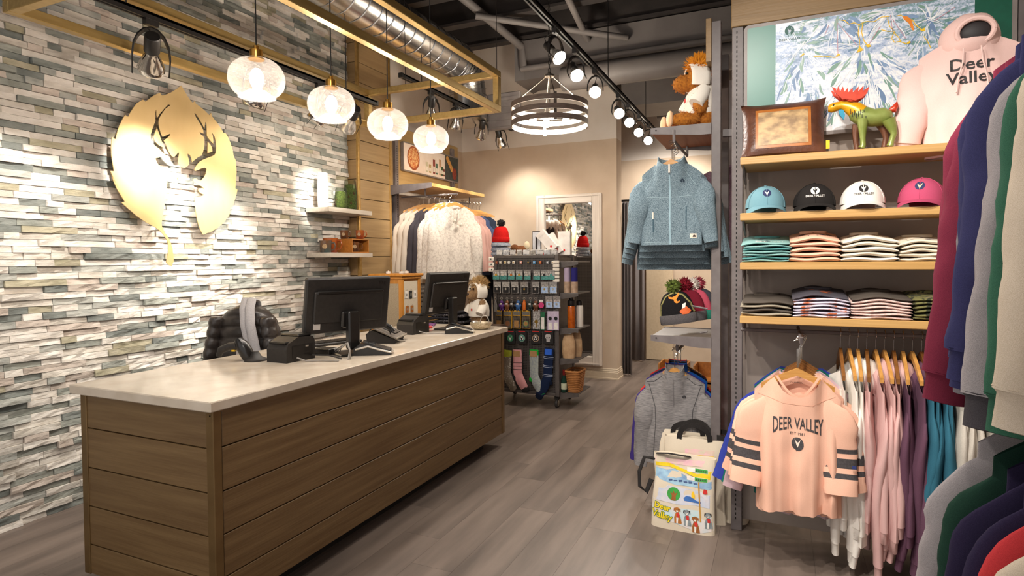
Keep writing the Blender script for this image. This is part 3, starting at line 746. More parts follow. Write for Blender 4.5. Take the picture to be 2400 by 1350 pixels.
# ---- trail map sign
def map_mat():
    m, nt, b = _nt('trail_map_print'); L = nt.links
    tc = _n(nt, 'ShaderNodeTexCoord')
    def nz(sc, det, dist, rot=(0, 0, 0), st=(1, 1, 1)):
        q = _n(nt, 'ShaderNodeMapping'); q.inputs['Rotation'].default_value = rot; q.inputs['Scale'].default_value = st; L.new(tc.outputs['Object'], q.inputs[0])
        n = _n(nt, 'ShaderNodeTexNoise'); n.inputs['Scale'].default_value = sc; n.inputs['Detail'].default_value = det; n.inputs['Distortion'].default_value = dist; L.new(q.outputs[0], n.inputs['Vector']); return n.outputs['Fac']
    a1 = nz(9, 10, 1.0, (0, .9, 0), (1, 1, 3.6)); a2 = nz(9, 10, 1.0, (0, -.8, 0), (1, 1, 3.6)); a3 = nz(4.5, 3, .6); a4 = nz(60, 6, 1.5)
    mx = _n(nt, 'ShaderNodeMix'); L.new(a3, mx.inputs[0]); L.new(a1, mx.inputs[2]); L.new(a2, mx.inputs[3])
    m3 = _n(nt, 'ShaderNodeMix'); m3.inputs[0].default_value = .32; L.new(mx.outputs[0], m3.inputs[2]); L.new(a4, m3.inputs[3])
    vd = _n(nt, 'ShaderNodeVectorMath', operation='DISTANCE'); vd.inputs[1].default_value = (.34, 3.38, 2.2); L.new(tc.outputs['Object'], vd.inputs[0])
    mr = _n(nt, 'ShaderNodeMapRange'); mr.inputs['From Min'].default_value = .05; mr.inputs['From Max'].default_value = .42; mr.inputs['To Min'].default_value = .13; mr.inputs['To Max'].default_value = -.03; L.new(vd.outputs['Value'], mr.inputs[0])
    ad = _n(nt, 'ShaderNodeMath', operation='ADD'); L.new(m3.outputs[0], ad.inputs[0]); L.new(mr.outputs[0], ad.inputs[1])
    r1 = _n(nt, 'ShaderNodeValToRGB'); cr = r1.color_ramp
    cr.elements[0].position = .34; cr.elements[0].color = lin('#6f88a6'); cr.elements[1].position = .60; cr.elements[1].color = lin('#f4f5f7')
    for p, c in ((.40, '#8299b8'), (.46, '#a7b9d6'), (.53, '#d5deec')): cr.elements.new(p).color = lin(c)
    L.new(ad.outputs[0], r1.inputs[0])
    r2 = _n(nt, 'ShaderNodeValToRGB'); r2.color_ramp.elements[0].position = .50; r2.color_ramp.elements[1].position = .56
    r2.color_ramp.elements[0].color = (0, 0, 0, 1); r2.color_ramp.elements[1].color = (.8, .8, .8, 1); L.new(nz(4.3, 4, .8), r2.inputs[0])
    r3 = _n(nt, 'ShaderNodeValToRGB'); r3.color_ramp.elements[0].position = .40; r3.color_ramp.elements[1].position = .50
    r3.color_ramp.elements[0].color = (1, 1, 1, 1); r3.color_ramp.elements[1].color = (0, 0, 0, 1); L.new(ad.outputs[0], r3.inputs[0])
    ml = _n(nt, 'ShaderNodeMath', operation='MULTIPLY'); L.new(r2.outputs[0], ml.inputs[0]); L.new(r3.outputs[0], ml.inputs[1])
    m2 = _n(nt, 'ShaderNodeMix', data_type='RGBA'); L.new(ml.outputs[0], m2.inputs[0]); L.new(r1.outputs[0], m2.inputs[6]); m2.inputs[7].default_value = lin('#5d8c78')
    L.new(m2.outputs[2], b.inputs['Base Color']); b.inputs['Roughness'].default_value = .35; return m
sgn = thing('trail_map_sign', 'wide framed ski trail map sign with green bands above the top shelf', 'sign', (.4, 3.39, 2.1))
iv2 = Matrix.Translation((-.4, -3.39, -2.1))
def sp_(b, n, m, sm=False):
    o = b.obj(n, m, sgn, sm); o.matrix_parent_inverse = iv2; return o
SX0, SX1, SZ0, SZ1 = -.162, .985, 2.10, 2.705
def rrect(x0, x1, z0, z1, r, n=5):
    p = []
    for cx_, cz, a0 in ((x1-r, z1-r, 0), (x0+r, z1-r, PI/2), (x0+r, z0+r, PI), (x1-r, z0+r, 1.5*PI)):
        for i in range(n+1): p.append((cx_+r*math.cos(a0+PI/2*i/n), cz+r*math.sin(a0+PI/2*i/n)))
    return p
sp_(B().prism(rrect(SX0, SX1, SZ0, SZ1, .03), (0, 3.405, 0), (1, 0, 0), (0, 0, 1), (0, -1, 0), .02), 'frame', M('sign_frame_grey', '#8d8480', '#807773', rough=.45, scale=10))
gband = M('sign_green', '#2f7a6c', '#2a7062', rough=.35, scale=3)
sp_(B().prism(rrect(SX0+.018, -.008, SZ0+.018, SZ1-.018, .012), (0, 3.385, 0), (1, 0, 0), (0, 0, 1), (0, -1, 0), .001), 'green_band', gband)
sp_(B().box(.828, SX1-.02, 3.384, 3.385, SZ0+.018, SZ1-.018), 'green_band', M('sign_dark_green', '#0f5a45', rough=.35))
sp_(B().box(-.008, .828, 3.384, 3.385, SZ0+.018, SZ1-.018), 'map_print', map_mat())
yel = M('map_yellow', '#f2c414', rough=.4); orng = M('map_orange', '#f08a12', rough=.4); dkg = M('print_dark_green', '#1d5a50', rough=.5); inkm = M('print_ink', '#2b2728', rough=.6)
def S(px, py): p = at(px, py, Y=3.384); return (p.x, p.z)
def ribbon(pts, w, m, y=3.3815, name='trail_line', par=None):
    P = [Vector((x, y, z_)) for x, z_ in pts]; V = []; F = []
    for i, p in enumerate(P):
        t = (P[min(i+1, len(P)-1)]-P[max(i-1, 0)]).normalized(); n = Vector((-t.z, 0, t.x)); V += [p+n*w/2, p-n*w/2]
    for i in range(len(P)-1): F.append((2*i, 2*i+1, 2*i+3, 2*i+2))
    return sp_(B().add(V, F), name, m)
def q5(*p): return [S(1800+x/4.218, y/4.218) for x, y in p]
for pts in (((700,195),(760,205),(800,240),(850,225),(900,245),(960,215),(1050,215),(1120,170),(1200,165)), ((900,250),(890,330),(905,400),(900,470)), ((935,240),(925,320),(945,400),(985,450)),
            ((1120,295),(1180,310),(1250,310),(1220,380),(1250,420),(1300,410),(1370,435)), ((1240,320),(1290,370),(1310,410)), ((1180,180),(1200,260),(1240,300)), ((1420,190),(1460,250),(1520,295)), ((1270,160),(1310,150),(1340,170)), ((1540,360),(1580,420),(1610,480)), ((450,560),(560,555),(660,570),(700,545))):
    ribbon(q5(*pts), .0035, yel)
for pl in (((1330,160),(1380,165),(1420,200),(1445,300),(1425,300),(1390,230),(1340,190)),):
    b = B().prism(q5(*pl), (0, 3.3816, 0), (1, 0, 0), (0, 0, 1), (0, -1, 0), .0006); sp_(b, 'trail_patch', orng)
for pl in (((875,525),(905,455),(945,495)), ((960,450),(1000,435),(1020,460),(985,470)), ((1370,425),(1400,405),(1412,420),(1380,440)), ((1500,295),(1550,275),(1555,305),(1515,310)), ((310,570),(350,525),(365,535)), ((670,550),(700,530),(715,545))):
    sp_(B().prism(q5(*pl), (0, 3.3816, 0), (1, 0, 0), (0, 0, 1), (0, -1, 0), .0006), 'trail_patch', yel)
lift = M('map_lift_rose', '#c79aa8', rough=.4)
for pts in (((680,190),(690,540)), ((690,230),(880,450)), ((1210,150),(1230,300)), ((1230,190),(1360,380)), ((600,250),(560,350)), ((1110,260),(990,450)), ((1850,70),(1640,210))):
    ribbon(q5(*pts), .003, lift)
mrs = random.Random(11)
def map_marks(n, cols, lmin, lmax, wmin, wmax, kind):
    bs = [B() for _ in cols]
    pk = [S(1960, 45), S(2090, 35), S(2025, 118), S(1880, 120), S(2180, 60)]
    for q_i in range(n):
        x0 = mrs.uniform(.0, .82); z0 = mrs.uniform(SZ0+.03, SZ1-.03); p = min(pk, key=lambda q: (q[0]-x0)**2+1.4*(q[1]-z0)**2)
        d = Vector((x0-p[0], 0, z0-p[1]-.03)); d = d.normalized() if d.length > .01 else Vector((0, 0, -1)); nn = Vector((-d.z, 0, d.x)); ln = mrs.uniform(lmin, lmax); w0 = mrs.uniform(wmin, wmax); ph_m = mrs.random()*6
        P = [Vector((x0, 3.3838-.0003*kind-.000003*q_i, z0))+d*ln*(k/5-.5)+nn*(w0*.35 if kind == 0 else w0*1.2)*math.sin(ph_m+k*.75) for k in range(6)]
        if any(not (-.004 < q.x < .824 and SZ0+.022 < q.z < SZ1-.022) for q in P): continue
        V = []
        for k, q in enumerate(P): ww = w0*(math.sin(PI*(k+.6)/6.2)); V += [q+nn*ww/2, q-nn*ww/2]
        bs[mrs.randrange(len(cols))].add(V, [(2*k, 2*k+1, 2*k+3, 2*k+2) for k in range(5)])
    for b, c in zip(bs, cols): sp_(b, 'map_marks', M('map_'+c[1:], c, rough=.4))['kind'] = 'stuff'
map_marks(170, ['#7f9cc0', '#96afcd', '#7ba393', '#93b3a6', '#6d8ab0'], .03, .11, .006, .022, 0)
map_marks(330, ['#f2f5f9', '#e3eaf3', '#ffffff'], .03, .13, .0022, .006, 2)
x_, z_ = S(1850, 72)
e = emblem(sgn, frame4((x_, 3.3815, z_), (1, 0, 0), (0, 0, 1)), .027, dkg); e.matrix_parent_inverse = iv2
tx = text_mesh('DEER VALLEY', .017, .0002); tx.materials.append(dkg); x_, z_ = S(1851, 92)
e = place_print(tx, sgn, frame4((x_, 3.3815, z_), (1, 0, 0), (0, 0, 1)), None, .0005, 'lettering'); e.matrix_parent_inverse = iv2
for tx_, px, py in (('6570', 1957, 46), ('9100', 2085, 35), ('8100', 2025, 129), ('9570', 2165, 56)):
    pass
# ================================================================== GONDOLA END (children's jackets)
gdl = thing('gondola_fixture', 'tall grey steel gondola with two short shelves beside the wall unit', 'fixture', (-.31, 3.8, 0))
iv3 = Matrix.Translation((.31, -3.8, 0))
def gp(b, n, m, sm=False):
    o = b.obj(n, m, gdl, sm); o.matrix_parent_inverse = iv3; return o
for y in (3.5, 4.1, 4.7): gp(B().box(-.335, -.285, y, y+.05, 0, 2.80, ch=.003), 'upright', postm)
gp(B().box(-.285, -.18, 3.62, 3.65, 2.18, 2.22), 'cross_bar', postm)
gp(B().box(-.365, -.336, 3.5, 4.1, 2.58, 2.82, ch=.002), 'header_board', hdrw)
gp(B().box(-.33, -.29, 3.5, 4.75, 0, .08), 'base_rail', postm)
und = WOOD('shelf_red_wood', '#b06a45', '#9d5a38', axis=1, rough=.5)
greyw = WOOD('shelf_grey_wood', '#6b6159', '#574e47', axis=0, rough=.55)
for (z_, mm, yb) in ((2.235, und, 4.03), (1.03, greyw, 3.95)):
    gp(B().box(-.668, -.338, 3.51, yb, z_-.028, z_, ch=.002), 'shelf', mm)
    for y in (3.5, yb):
        gp(B().prism([(-.672, z_+.004), (-.335, z_+.004), (-.335, z_-.058), (-.40, z_-.058), (-.672, z_-.03)], (0, y, 0), (1, 0, 0), (0, 0, 1), (0, -1, 0), .006), 'bracket', postm)
        gp(B().lathe([(.004, -.0), (.004, .004)], 8, (-.64, y-.01, z_-.012), 'y'), 'bolt', blk)
    zb = z_-.09
    gp(B().tube([(-.53, (3.44 if z_ > 2 else 3.56), z_-.03), (-.53, (3.44 if z_ > 2 else 3.56), zb), (-.53, yb-.05, zb), (-.53, yb-.05, z_-.03)], .008, 8), 'hang_bar', postm)
# ================================================================== CLOTHES ON THE RIGHT
def lines_on(root, body, M4, pts_list, w, m, name='seam', off=.0015):
    b = B()
    for pts in pts_list:
        P = []
        for i in range(len(pts)-1):
            for k in range(6):
                t = k/6; P.append((pts[i][0]*(1-t)+pts[i+1][0]*t, pts[i][1]*(1-t)+pts[i+1][1]*t))
        P.append(pts[-1]); V = []; F = []
        for i, p in enumerate(P):
            a = P[max(i-1, 0)]; c = P[min(i+1, len(P)-1)]; tx, ty = c[0]-a[0], c[1]-a[1]; l = math.hypot(tx, ty) or 1
            V += [(p[0]-ty/l*w/2, p[1]+tx/l*w/2, 0), (p[0]+ty/l*w/2, p[1]-tx/l*w/2, 0)]
        for i in range(len(P)-1): F.append((2*i, 2*i+1, 2*i+3, 2*i+2))
        b.add(V, F)
    me = b.mesh(name, m); return place_print(me, body, M4, body.data, off, name)
FR = frame4((0, 0, 0), (1, 0, 0), (0, 0, 1))        # front of a garment: x right, z up, facing -y
def poly_on(root, body, pts, m, name, off=.0018, cut=.02):
    bm = bmesh.new(); f = bm.faces.new([bm.verts.new((x, y, 0)) for x, y in pts]); f.normal_update()
    if f.normal.z < 0: f.normal_flip()
    bmesh.ops.triangulate(bm, faces=bm.faces[:]); me = bpy.data.meshes.new(name); bm.to_mesh(me); bm.free(); me.materials.append(m)
    return place_print(me, body or root, FR, body.data if body else None, off, name, cut)
# ---- children's fleece jackets
fleece = FAB('fleece_blue', '#8a9ca5', '#4f616c', sc=330); fleece_in = FAB('fleece_lining', '#a9c6d0', '#95b4bf')
zipm = M('zip_tape', '#96b3bf', rough=.6); pullm = M('zip_pull', '#d8d0c4', rough=.5); brownp = M('label_brown', '#4b3a30', rough=.7); patchm = M('label_cream', '#e6dccb', rough=.8)
seamm = FAB('fleece_seam', '#a3b9c1')
GF = 'blue fleece jackets under the gondola shelf'
for i in range(5):
    g = .012*i
    r, bd = garment('fleece_jacket', ['blue-grey zip fleece jacket at the front of the gondola rail', 'second blue-grey fleece jacket just behind the front one', 'third blue-grey fleece jacket behind the front one', 'fourth blue-grey fleece jacket with its hem showing below', 'rearmost and longest blue-grey fleece jacket on the gondola rail'][i],
        'jacket', (-.548-.004*i, 3.455+.06*i, 2.02), 0, fleece, GF, L=.462+.036*i, sw=.165+g*.4, bw=.165+g, hw=.172+g*1.2, D=.045, slope=.06, nk=.078, dipf=.055, sl=.375+.03*i, st=.078, sc=.036, spread=.05+.014*i, fold=.006, k=1.2, seed=i+1, collar=fleece, collar_h=.042, sflat=.6)
    hanger((-.548-.004*i, 3.455+.06*i, 2.002), 0, '%s beech hanger on the gondola rail, inside a fleece jacket' % ORD[i], 'hangers of the fleece jackets', W=.13, hook=.135)
    if i == 0: r0, b0 = r, bd
    x_ = .125+g; poly_on(r, bd, [(x_-.018, -.425-.036*i), (x_+.018, -.425-.036*i), (x_+.018, -.40-.036*i), (x_-.018, -.40-.036*i)], patchm, 'label_patch')
    poly_on(r, bd, [(x_-.003, -.42-.036*i), (x_+.014, -.42-.036*i)]+[(x_-.003+.0085+.0085*math.cos(a), -.42-.036*i+.013*math.sin(a)) for a in (PI*.2, PI*.35, PI*.5, PI*.65, PI*.8)], brownp, 'label_mark', .0026)
lines_on(r0, b0, FR, [((0, .0), (0, -.46))], .008, zipm, 'zip', .003)
lines_on(r0, b0, FR, [((-.058, -.012), (-.09, -.06), (-.14, -.135)), ((.058, -.012), (.09, -.06), (.138, -.13)), ((-.16, -.185), (-.05, -.195), (.05, -.193), (.16, -.185)), ((-.17, -.445), (0, -.452), (.17, -.445))], .0022, seamm)
lines_on(r0, b0, FR, [((-.092, -.27), (-.093, -.39)), ((.088, -.25), (.087, -.375))], .006, M('pocket_dark', '#3f5a68', rough=.9), 'pocket_zip', .003)
B().obox((-.001, -.062, -.035), (.005, 0, 0), (0, .002, 0), (0, 0, .024)).obj('zip_pull', pullm, r0)
poly_on(r0, b0, [(-.098, -.275), (-.090, -.275), (-.090, -.315), (-.098, -.315)], pullm, 'pocket_pull', .004)
emblem(r0, frame4((.068, 0, -.105), (1, 0, 0), (0, 0, 1)), .013, M('emblem_navy', '#2d3d4e', rough=.7), b0.data, .002)
mauve = FAB('mauve_fleece', '#7d6470', '#5c4552', sc=300)
for i in range(2):
    garment('fleece_jacket', ['mauve fleece jacket hanging behind the gondola upright', 'further mauve fleece jacket behind the gondola upright'][i], 'jacket', (-.33+.02*i, 4.28+.12*i, 2.08), 0, mauve, 'mauve jackets behind the gondola', L=.58, sw=.2, bw=.2, hw=.21, sl=.5, st=.085, sc=.05, spread=.08, seed=20+i, collar=mauve)
# ---- grey quarter-zip and others behind it
qz = M('grey_melange', '#8f8b8a', '#5d5a5b', rough=.8, scale=60, stretch=(.6, .6, 7), detail=4, lo=.3, hi=.7, spec=.25, bump=.1, bscale=300)
GQ = 'sports tops under the lower gondola shelf'
qcols = [qz, qz, FAB('deep_purple', '#3d2f7a', '#32265f'), FAB('royal_blue', '#1f55a8', '#174487'), FAB('soft_black', '#1d1c20', '#131216'), FAB('steel_blue', '#2d4566', '#23364f'), FAB('signal_red', '#c5302b', '#a82520')]
qn = ['heather grey quarter-zip top at the front of the lower gondola rail', 'second heather grey quarter-zip right behind the front one', 'purple sports top on the lower gondola rail', 'bright blue sports top on the lower gondola rail', 'black sports top on the lower gondola rail', 'steel blue sports top on the lower gondola rail', 'red sports top showing a sleeve at the back of the lower gondola rail']
for i in range(7):
    r, bd = garment('quarter_zip_pullover', qn[i], 'top', (-.552-(.02 if i == 6 else .006*(i % 3)), 3.605+.042*i, .795), 0, qcols[i], GQ, L=.545 + (0 if i < 2 else .02), sw=.175, bw=.165, hw=.175, D=.04, slope=.062, nk=.058, dipf=.04, sl=.50, st=.072, sc=.036, spread=.035+.012*(i % 3) + (.05 if i == 6 else 0), fold=.010, k=1.6, seed=30+i, collar=qcols[i], collar_h=.048)
    hanger((-.552-.006*(i % 3), 3.605+.042*i, .782), 0, '%s pale hanger on the lower gondola rail' % ORD[i], 'hangers of the sports tops', W=.13, hook=.145)
    if i == 0:
        ds = M('seam_dark', '#2f2d30', rough=.8)
        lines_on(r, bd, FR, [((-.15, -.07), (-.11, -.2), (-.105, -.3), (-.12, -.5)), ((.15, -.07), (.11, -.2), (.105, -.3), (.12, -.5)), ((-.075, -.02), (-.12, -.055), (-.165, -.06)), ((.075, -.02), (.12, -.055), (.165, -.06))], .003, ds)
        lines_on(r, bd, FR, [((0, -.02), (0, -.19))], .005, M('zip_grey', '#6a6668', rough=.5), 'zip', .003)
        B().obox((0, -.06, -.04), (.003, 0, 0), (0, .002, 0), (0, 0, .014)).obj('zip_pull', chrome, r)
        emblem(r, frame4((.06, 0, -.13), (1, 0, 0), (0, 0, 1)), .012, ds, bd.data, .002)
# ---- pink football jersey on the face-out arm
pinkj = FAB('jersey_pink', '#f2c3ac', '#e5b097', sc=1300); charc = M('print_charcoal', '#3c393b', '#4a4648', rough=.85, scale=120)
GJ = 'tops on the face-out arm'
jl = ['pink football jersey lettered DEER VALLEY at the front of the arm', 'second pink jersey directly behind the lettered one', 'third pink jersey behind the lettered one', 'pale lilac top peeking out under the pink jerseys', 'teal top at the back of the face-out arm', 'violet-blue top at the back of the face-out arm']
jm = [pinkj, pinkj, pinkj, FAB('lilac', '#cdb2b8', '#bfa3aa'), FAB('teal_green', '#1f6b62', '#18584f'), FAB('violet_blue', '#3b49a8', '#303c8f')]
for i in range(6):
    r, bd = garment('jersey' if i < 3 else 'long_sleeve_shirt', jl[i], 'jersey' if i < 3 else 'top', (.088+.006*i, 2.955+.062*i, .945-.002*i), .04, jm[i], GJ, L=(.615, .635, .65, .68, .64, .64)[i], sw=.178+.008*i, bw=.168+.006*i, hw=.165+.01*i, D=.05, slope=.10, nk=.085, dipf=.085 if i < 3 else .05, dipb=.02, sl=.40 if i < 3 else .5, st=.072, sc=.066 if i < 3 else .045, spread=.012+.02*i, fold=.024, k=2.3, seed=50+i, bands=[(.48, .55), (.6, .74), (.79, .86)] if i < 3 else None, band_mat=charc, sflat=.36, swing=(.035, -.01), nt=56, nv=20)
    hanger((.088+.006*i, 2.955+.062*i, .938-.006*min(i, 1)), .04, '%s hanger on the face-out arm of the wall unit' % ORD[i], 'hangers on the face-out arm', W=.15 if i == 0 else .115, dark=i > 0, drop=.055, hook=.16)
    if i == 0: rj, bj = r, bd
def arch_text(s, size, w, rise, bold=.02):
    me = text_mesh(s, size, .0001, bold); xs = [v.co.x for v in me.vertices]; W = max(xs)-min(xs)
    for v in me.vertices:
        u = v.co.x/(W/2); k = v.co.y/size+.35
        v.co.x = u*w/2; v.co.y = v.co.y*(1.0+.45*u*u) - rise*u*u*1.0
    return me
tx = arch_text('DEER VALLEY', .072, .205, .018, .012); tx.materials.append(charc)
place_print(tx, rj, frame4((0, 0, -.205), (1, 0, 0), (0, 0, 1)), bj.data, .0022, 'lettering', .012)
tx = text_mesh('EST 1981', .016, .0001); tx.materials.append(charc)
place_print(tx, rj, frame4((.0, 0, -.25), (1, 0, 0), (0, 0, 1)), bj.data, .002, 'lettering', .012)
poly_on(rj, bj, [(x*.024, -.295+y*.03) for x, y in bubble(20)], charc, 'emblem_disc', .0018)
emblem(rj, frame4((.0, 0, -.295), (1, 0, 0), (0, 0, 1)), .03, charc, bj.data, .002)
pk2 = M('print_pale', '#f0d8c8', rough=.9)
poly_on(rj, bj, [(0, -.31), (-.004, -.30), (-.009, -.284), (-.012, -.272), (-.006, -.283), (0, -.288), (.006, -.283), (.012, -.272), (.009, -.284), (.004, -.30)], pk2, 'emblem_stag', .003, 0)
collr = FAB('jersey_rib', '#f0bda5', '#e2aa90')
b = B(); n = 24; V = []
for w_ in (0, 1):
    for j in range(n+1):
        t = j/n; u = -1+2*t; V.append((u*(.092-.012*w_), -.030-.012*(1-abs(u)), -(.088+.014*(1-w_)*1.0)*(1-abs(u)**1.6)+.004))
b.add(V, [(j, j+1, n+2+j, n+1+j) for j in range(n)]); place_print(b.mesh('neck_rib', collr), rj, Matrix.Identity(4), None, 0, 'neck_rib')
lines_on(rj, bj, FR, [((-.165, -.085), (-.06, -.115), (.06, -.12), (.165, -.075))], .003, collr)
tx = text_mesh('CHAMPION', .010, .0001); tx.materials.append(charc); o = place_print(tx, rj, frame4((0, .028, -.035), (1, 0, 0), (0, 0, 1)), None, 0, 'neck_print')
B().obox((.222, -.045, -.375), (.008, 0, 0), (0, .001, 0), (0, 0, .006)).obj('sleeve_mark', M('sleeve_mark_blue', '#2d3c7a', rough=.7), rj)
# ---- hoodies edge-on along the rail
whiteh = FAB('white_fleece', '#f1ece5', '#e4ddd4'); pinkh = FAB('dusty_pink', '#d8b2ae', '#caa19d'); plum = FAB('plum', '#6b4a5c', '#573a4b'); teal = FAB('teal_blue', '#386f84', '#2c5b6e')
lgrey = FAB('heather_light', '#cfc8be', '#aba398', sc=1300); creamh = FAB('cream_knit', '#e5dccd', '#d6ccbb'); lav = FAB('lavender', '#8f89ab', '#7d7798')
seq = [('white', whiteh)]*3+[('dusty pink', pinkh)]*4+[('plum', plum)]*2+[('teal', teal)]*3+[('light heather', lgrey)]*4+[('teal', teal)]*2+[('cream', creamh)]*1+[('lavender', lav)]*1
cnt = {}
x = .285
for i, (cn_, m) in enumerate(seq):
    k = cnt.get(cn_, 0); cnt[cn_] = k+1
    lab = '%s %s hoodie hanging edge-on from the wall unit rail, counted from the pink jersey' % (ORD[k], cn_)
    dy = random.Random(i).random()*.03
    r, bd = garment('hoodie', lab, 'hoodie', (x, 3.25, .955-.004*(i % 3)), -PI/2+.06*math.sin(i*1.7), m, 'hoodies on the wall unit rail', L=.66+.03*((i*7) % 3), sw=.215, bw=.23, hw=.235, D=.034, slope=.075, nk=.075, sl=.70+.04*((i*5) % 3)-.05*(i % 2), st=.072, sc=.038, spread=-.05, fold=.006, k=2, seed=70+i, rib=m, hood=m if i % 4 != 2 else None, sflat=.5, nt=28, nv=10)
    hanger((x, 3.25, 1.0), -PI/2+.06*math.sin(i*1.7), '%s upright hanger from the left on the wall unit rail' % ORD[i], 'hangers on the wall unit rail', W=.16, dark=i % 3 == 0, drop=.085, hook=.125)
    x += .0365
# ---- near rack on the right edge: two tiers
rk = thing('clothes_rack', 'two-tier steel clothes rack at the right edge of the picture', 'rack', (.66, 1.3, 0))
ivr = Matrix.Translation((-.66, -1.3, 0))
for z_ in (2.12, 1.265):
    o = B().tube([(.66, .75, z_), (.66, 1.85, z_)], .013, 10).obj('rail', postm, rk); o.matrix_parent_inverse = ivr
for y in (.75, 1.85):
    o = B().box(1.0, 1.04, y-.02, y+.02, 0, 2.3).obj('upright', postm, rk); o.matrix_parent_inverse = ivr
    for z_ in (2.12, 1.265):
        o = B().box(.65, 1.02, y-.012, y+.012, z_-.012, z_+.012).obj('arm', postm, rk); o.matrix_parent_inverse = ivr
    o = B().box(.7, 1.1, y-.025, y+.025, 0, .03).obj('foot', postm, rk); o.matrix_parent_inverse = ivr
maroon = FAB('maroon', '#7f2e42', '#692437', sc=1300); hgrey = FAB('heather_grey', '#8b878b', '#6d696f', sc=1300); navy = FAB('dusk_navy', '#3a3a62', '#2e2e50', sc=1300); mgrey = FAB('mid_grey_heather', '#a39c9d', '#807a7d', sc=1300)
dgrey = FAB('dark_grey', '#4e4a4e', '#3e3b3f'); fgreen = FAB('forest_green', '#37634f', '#2b5141', sc=1300); oat = FAB('oatmeal_heather', '#cdbfae', '#b5a693', sc=1300); offw = FAB('off_white', '#eee7dc', '#e0d8cb')
up = [('maroon', maroon, 1.68, 0), ('maroon', maroon, 1.63, .005), ('heather grey', hgrey, 1.57, .01), ('dusk navy', navy, 1.51, -.012), ('dusk navy', navy, 1.44, -.022), ('mid grey', mgrey, 1.36, .0), ('forest green', fgreen, 1.28, -.008), ('oatmeal', oat, 1.18, -.01), ('off-white', offw, 1.08, .02)]
cnt = {}
for i, (cn_, m, y, dx) in enumerate(up):
    k = cnt.get(cn_, 0); cnt[cn_] = k+1
    r, bd = garment('sweatshirt', '%s %s sweatshirt from the wall unit on the upper tier of the near rack' % (ORD[k], cn_), 'sweatshirt', (.672+dx, y, 1.985), .05*math.sin(i*2.3), m, 'sweatshirts on the upper tier', L=.70+.03*(i % 3), sw=.225, bw=.24, hw=.25, D=.04, slope=.085, nk=.085, sl=.60+.025*((i*3) % 4), st=.088, sc=.052, spread=.075+.012*(i % 2), fold=.012, k=2, seed=100+i, rib=dgrey if cn_ == 'mid grey' else m, collar=m, collar_h=.02, sflat=.55, nt=64, nv=24, sn=26)
    hanger((.672+dx, y, 1.975), 0, '%s hanger from the wall unit on the upper tier' % ORD[i], 'hangers on the upper tier', W=.165, drop=.07, hook=.125)
dkgreen = FAB('bottle_green', '#1f3d31', '#172f26'); inknavy = FAB('ink_navy', '#2c2540', '#211b32'); redm = FAB('poppy_red', '#c03a3e', '#a52f33')
lo_ = [('pale grey', mgrey, 1.70), ('bottle green', dkgreen, 1.60), ('ink navy', inknavy, 1.50), ('ink navy', inknavy, 1.41), ('poppy red', redm, 1.34), ('oatmeal', oat, 1.27), ('off-white', offw, 1.17), ('off-white', offw, 1.08)]
cnt = {}
for i, (cn_, m, y) in enumerate(lo_):
    k = cnt.get(cn_, 0); cnt[cn_] = k+1
    r, bd = garment('sweatshirt', '%s %s sweatshirt from the wall unit on the lower tier of the near rack' % (ORD[k], cn_), 'sweatshirt', (.668, y, 1.13), .04*math.sin(i*1.9), m, 'sweatshirts on the lower tier', L=.68, sw=.235, bw=.245, hw=.25, D=.042, slope=.085, nk=.085, sl=.64, st=.095, sc=.052, spread=.10+.01*(i % 2), fold=.012, k=2, seed=130+i, rib=m, collar=m, collar_h=.02, nt=64, nv=24, sn=26)
    hanger((.668, y, 1.12), 0, '%s hanger from the wall unit on the lower tier' % ORD[i], 'hangers on the lower tier', W=.18, drop=.07, hook=.125)
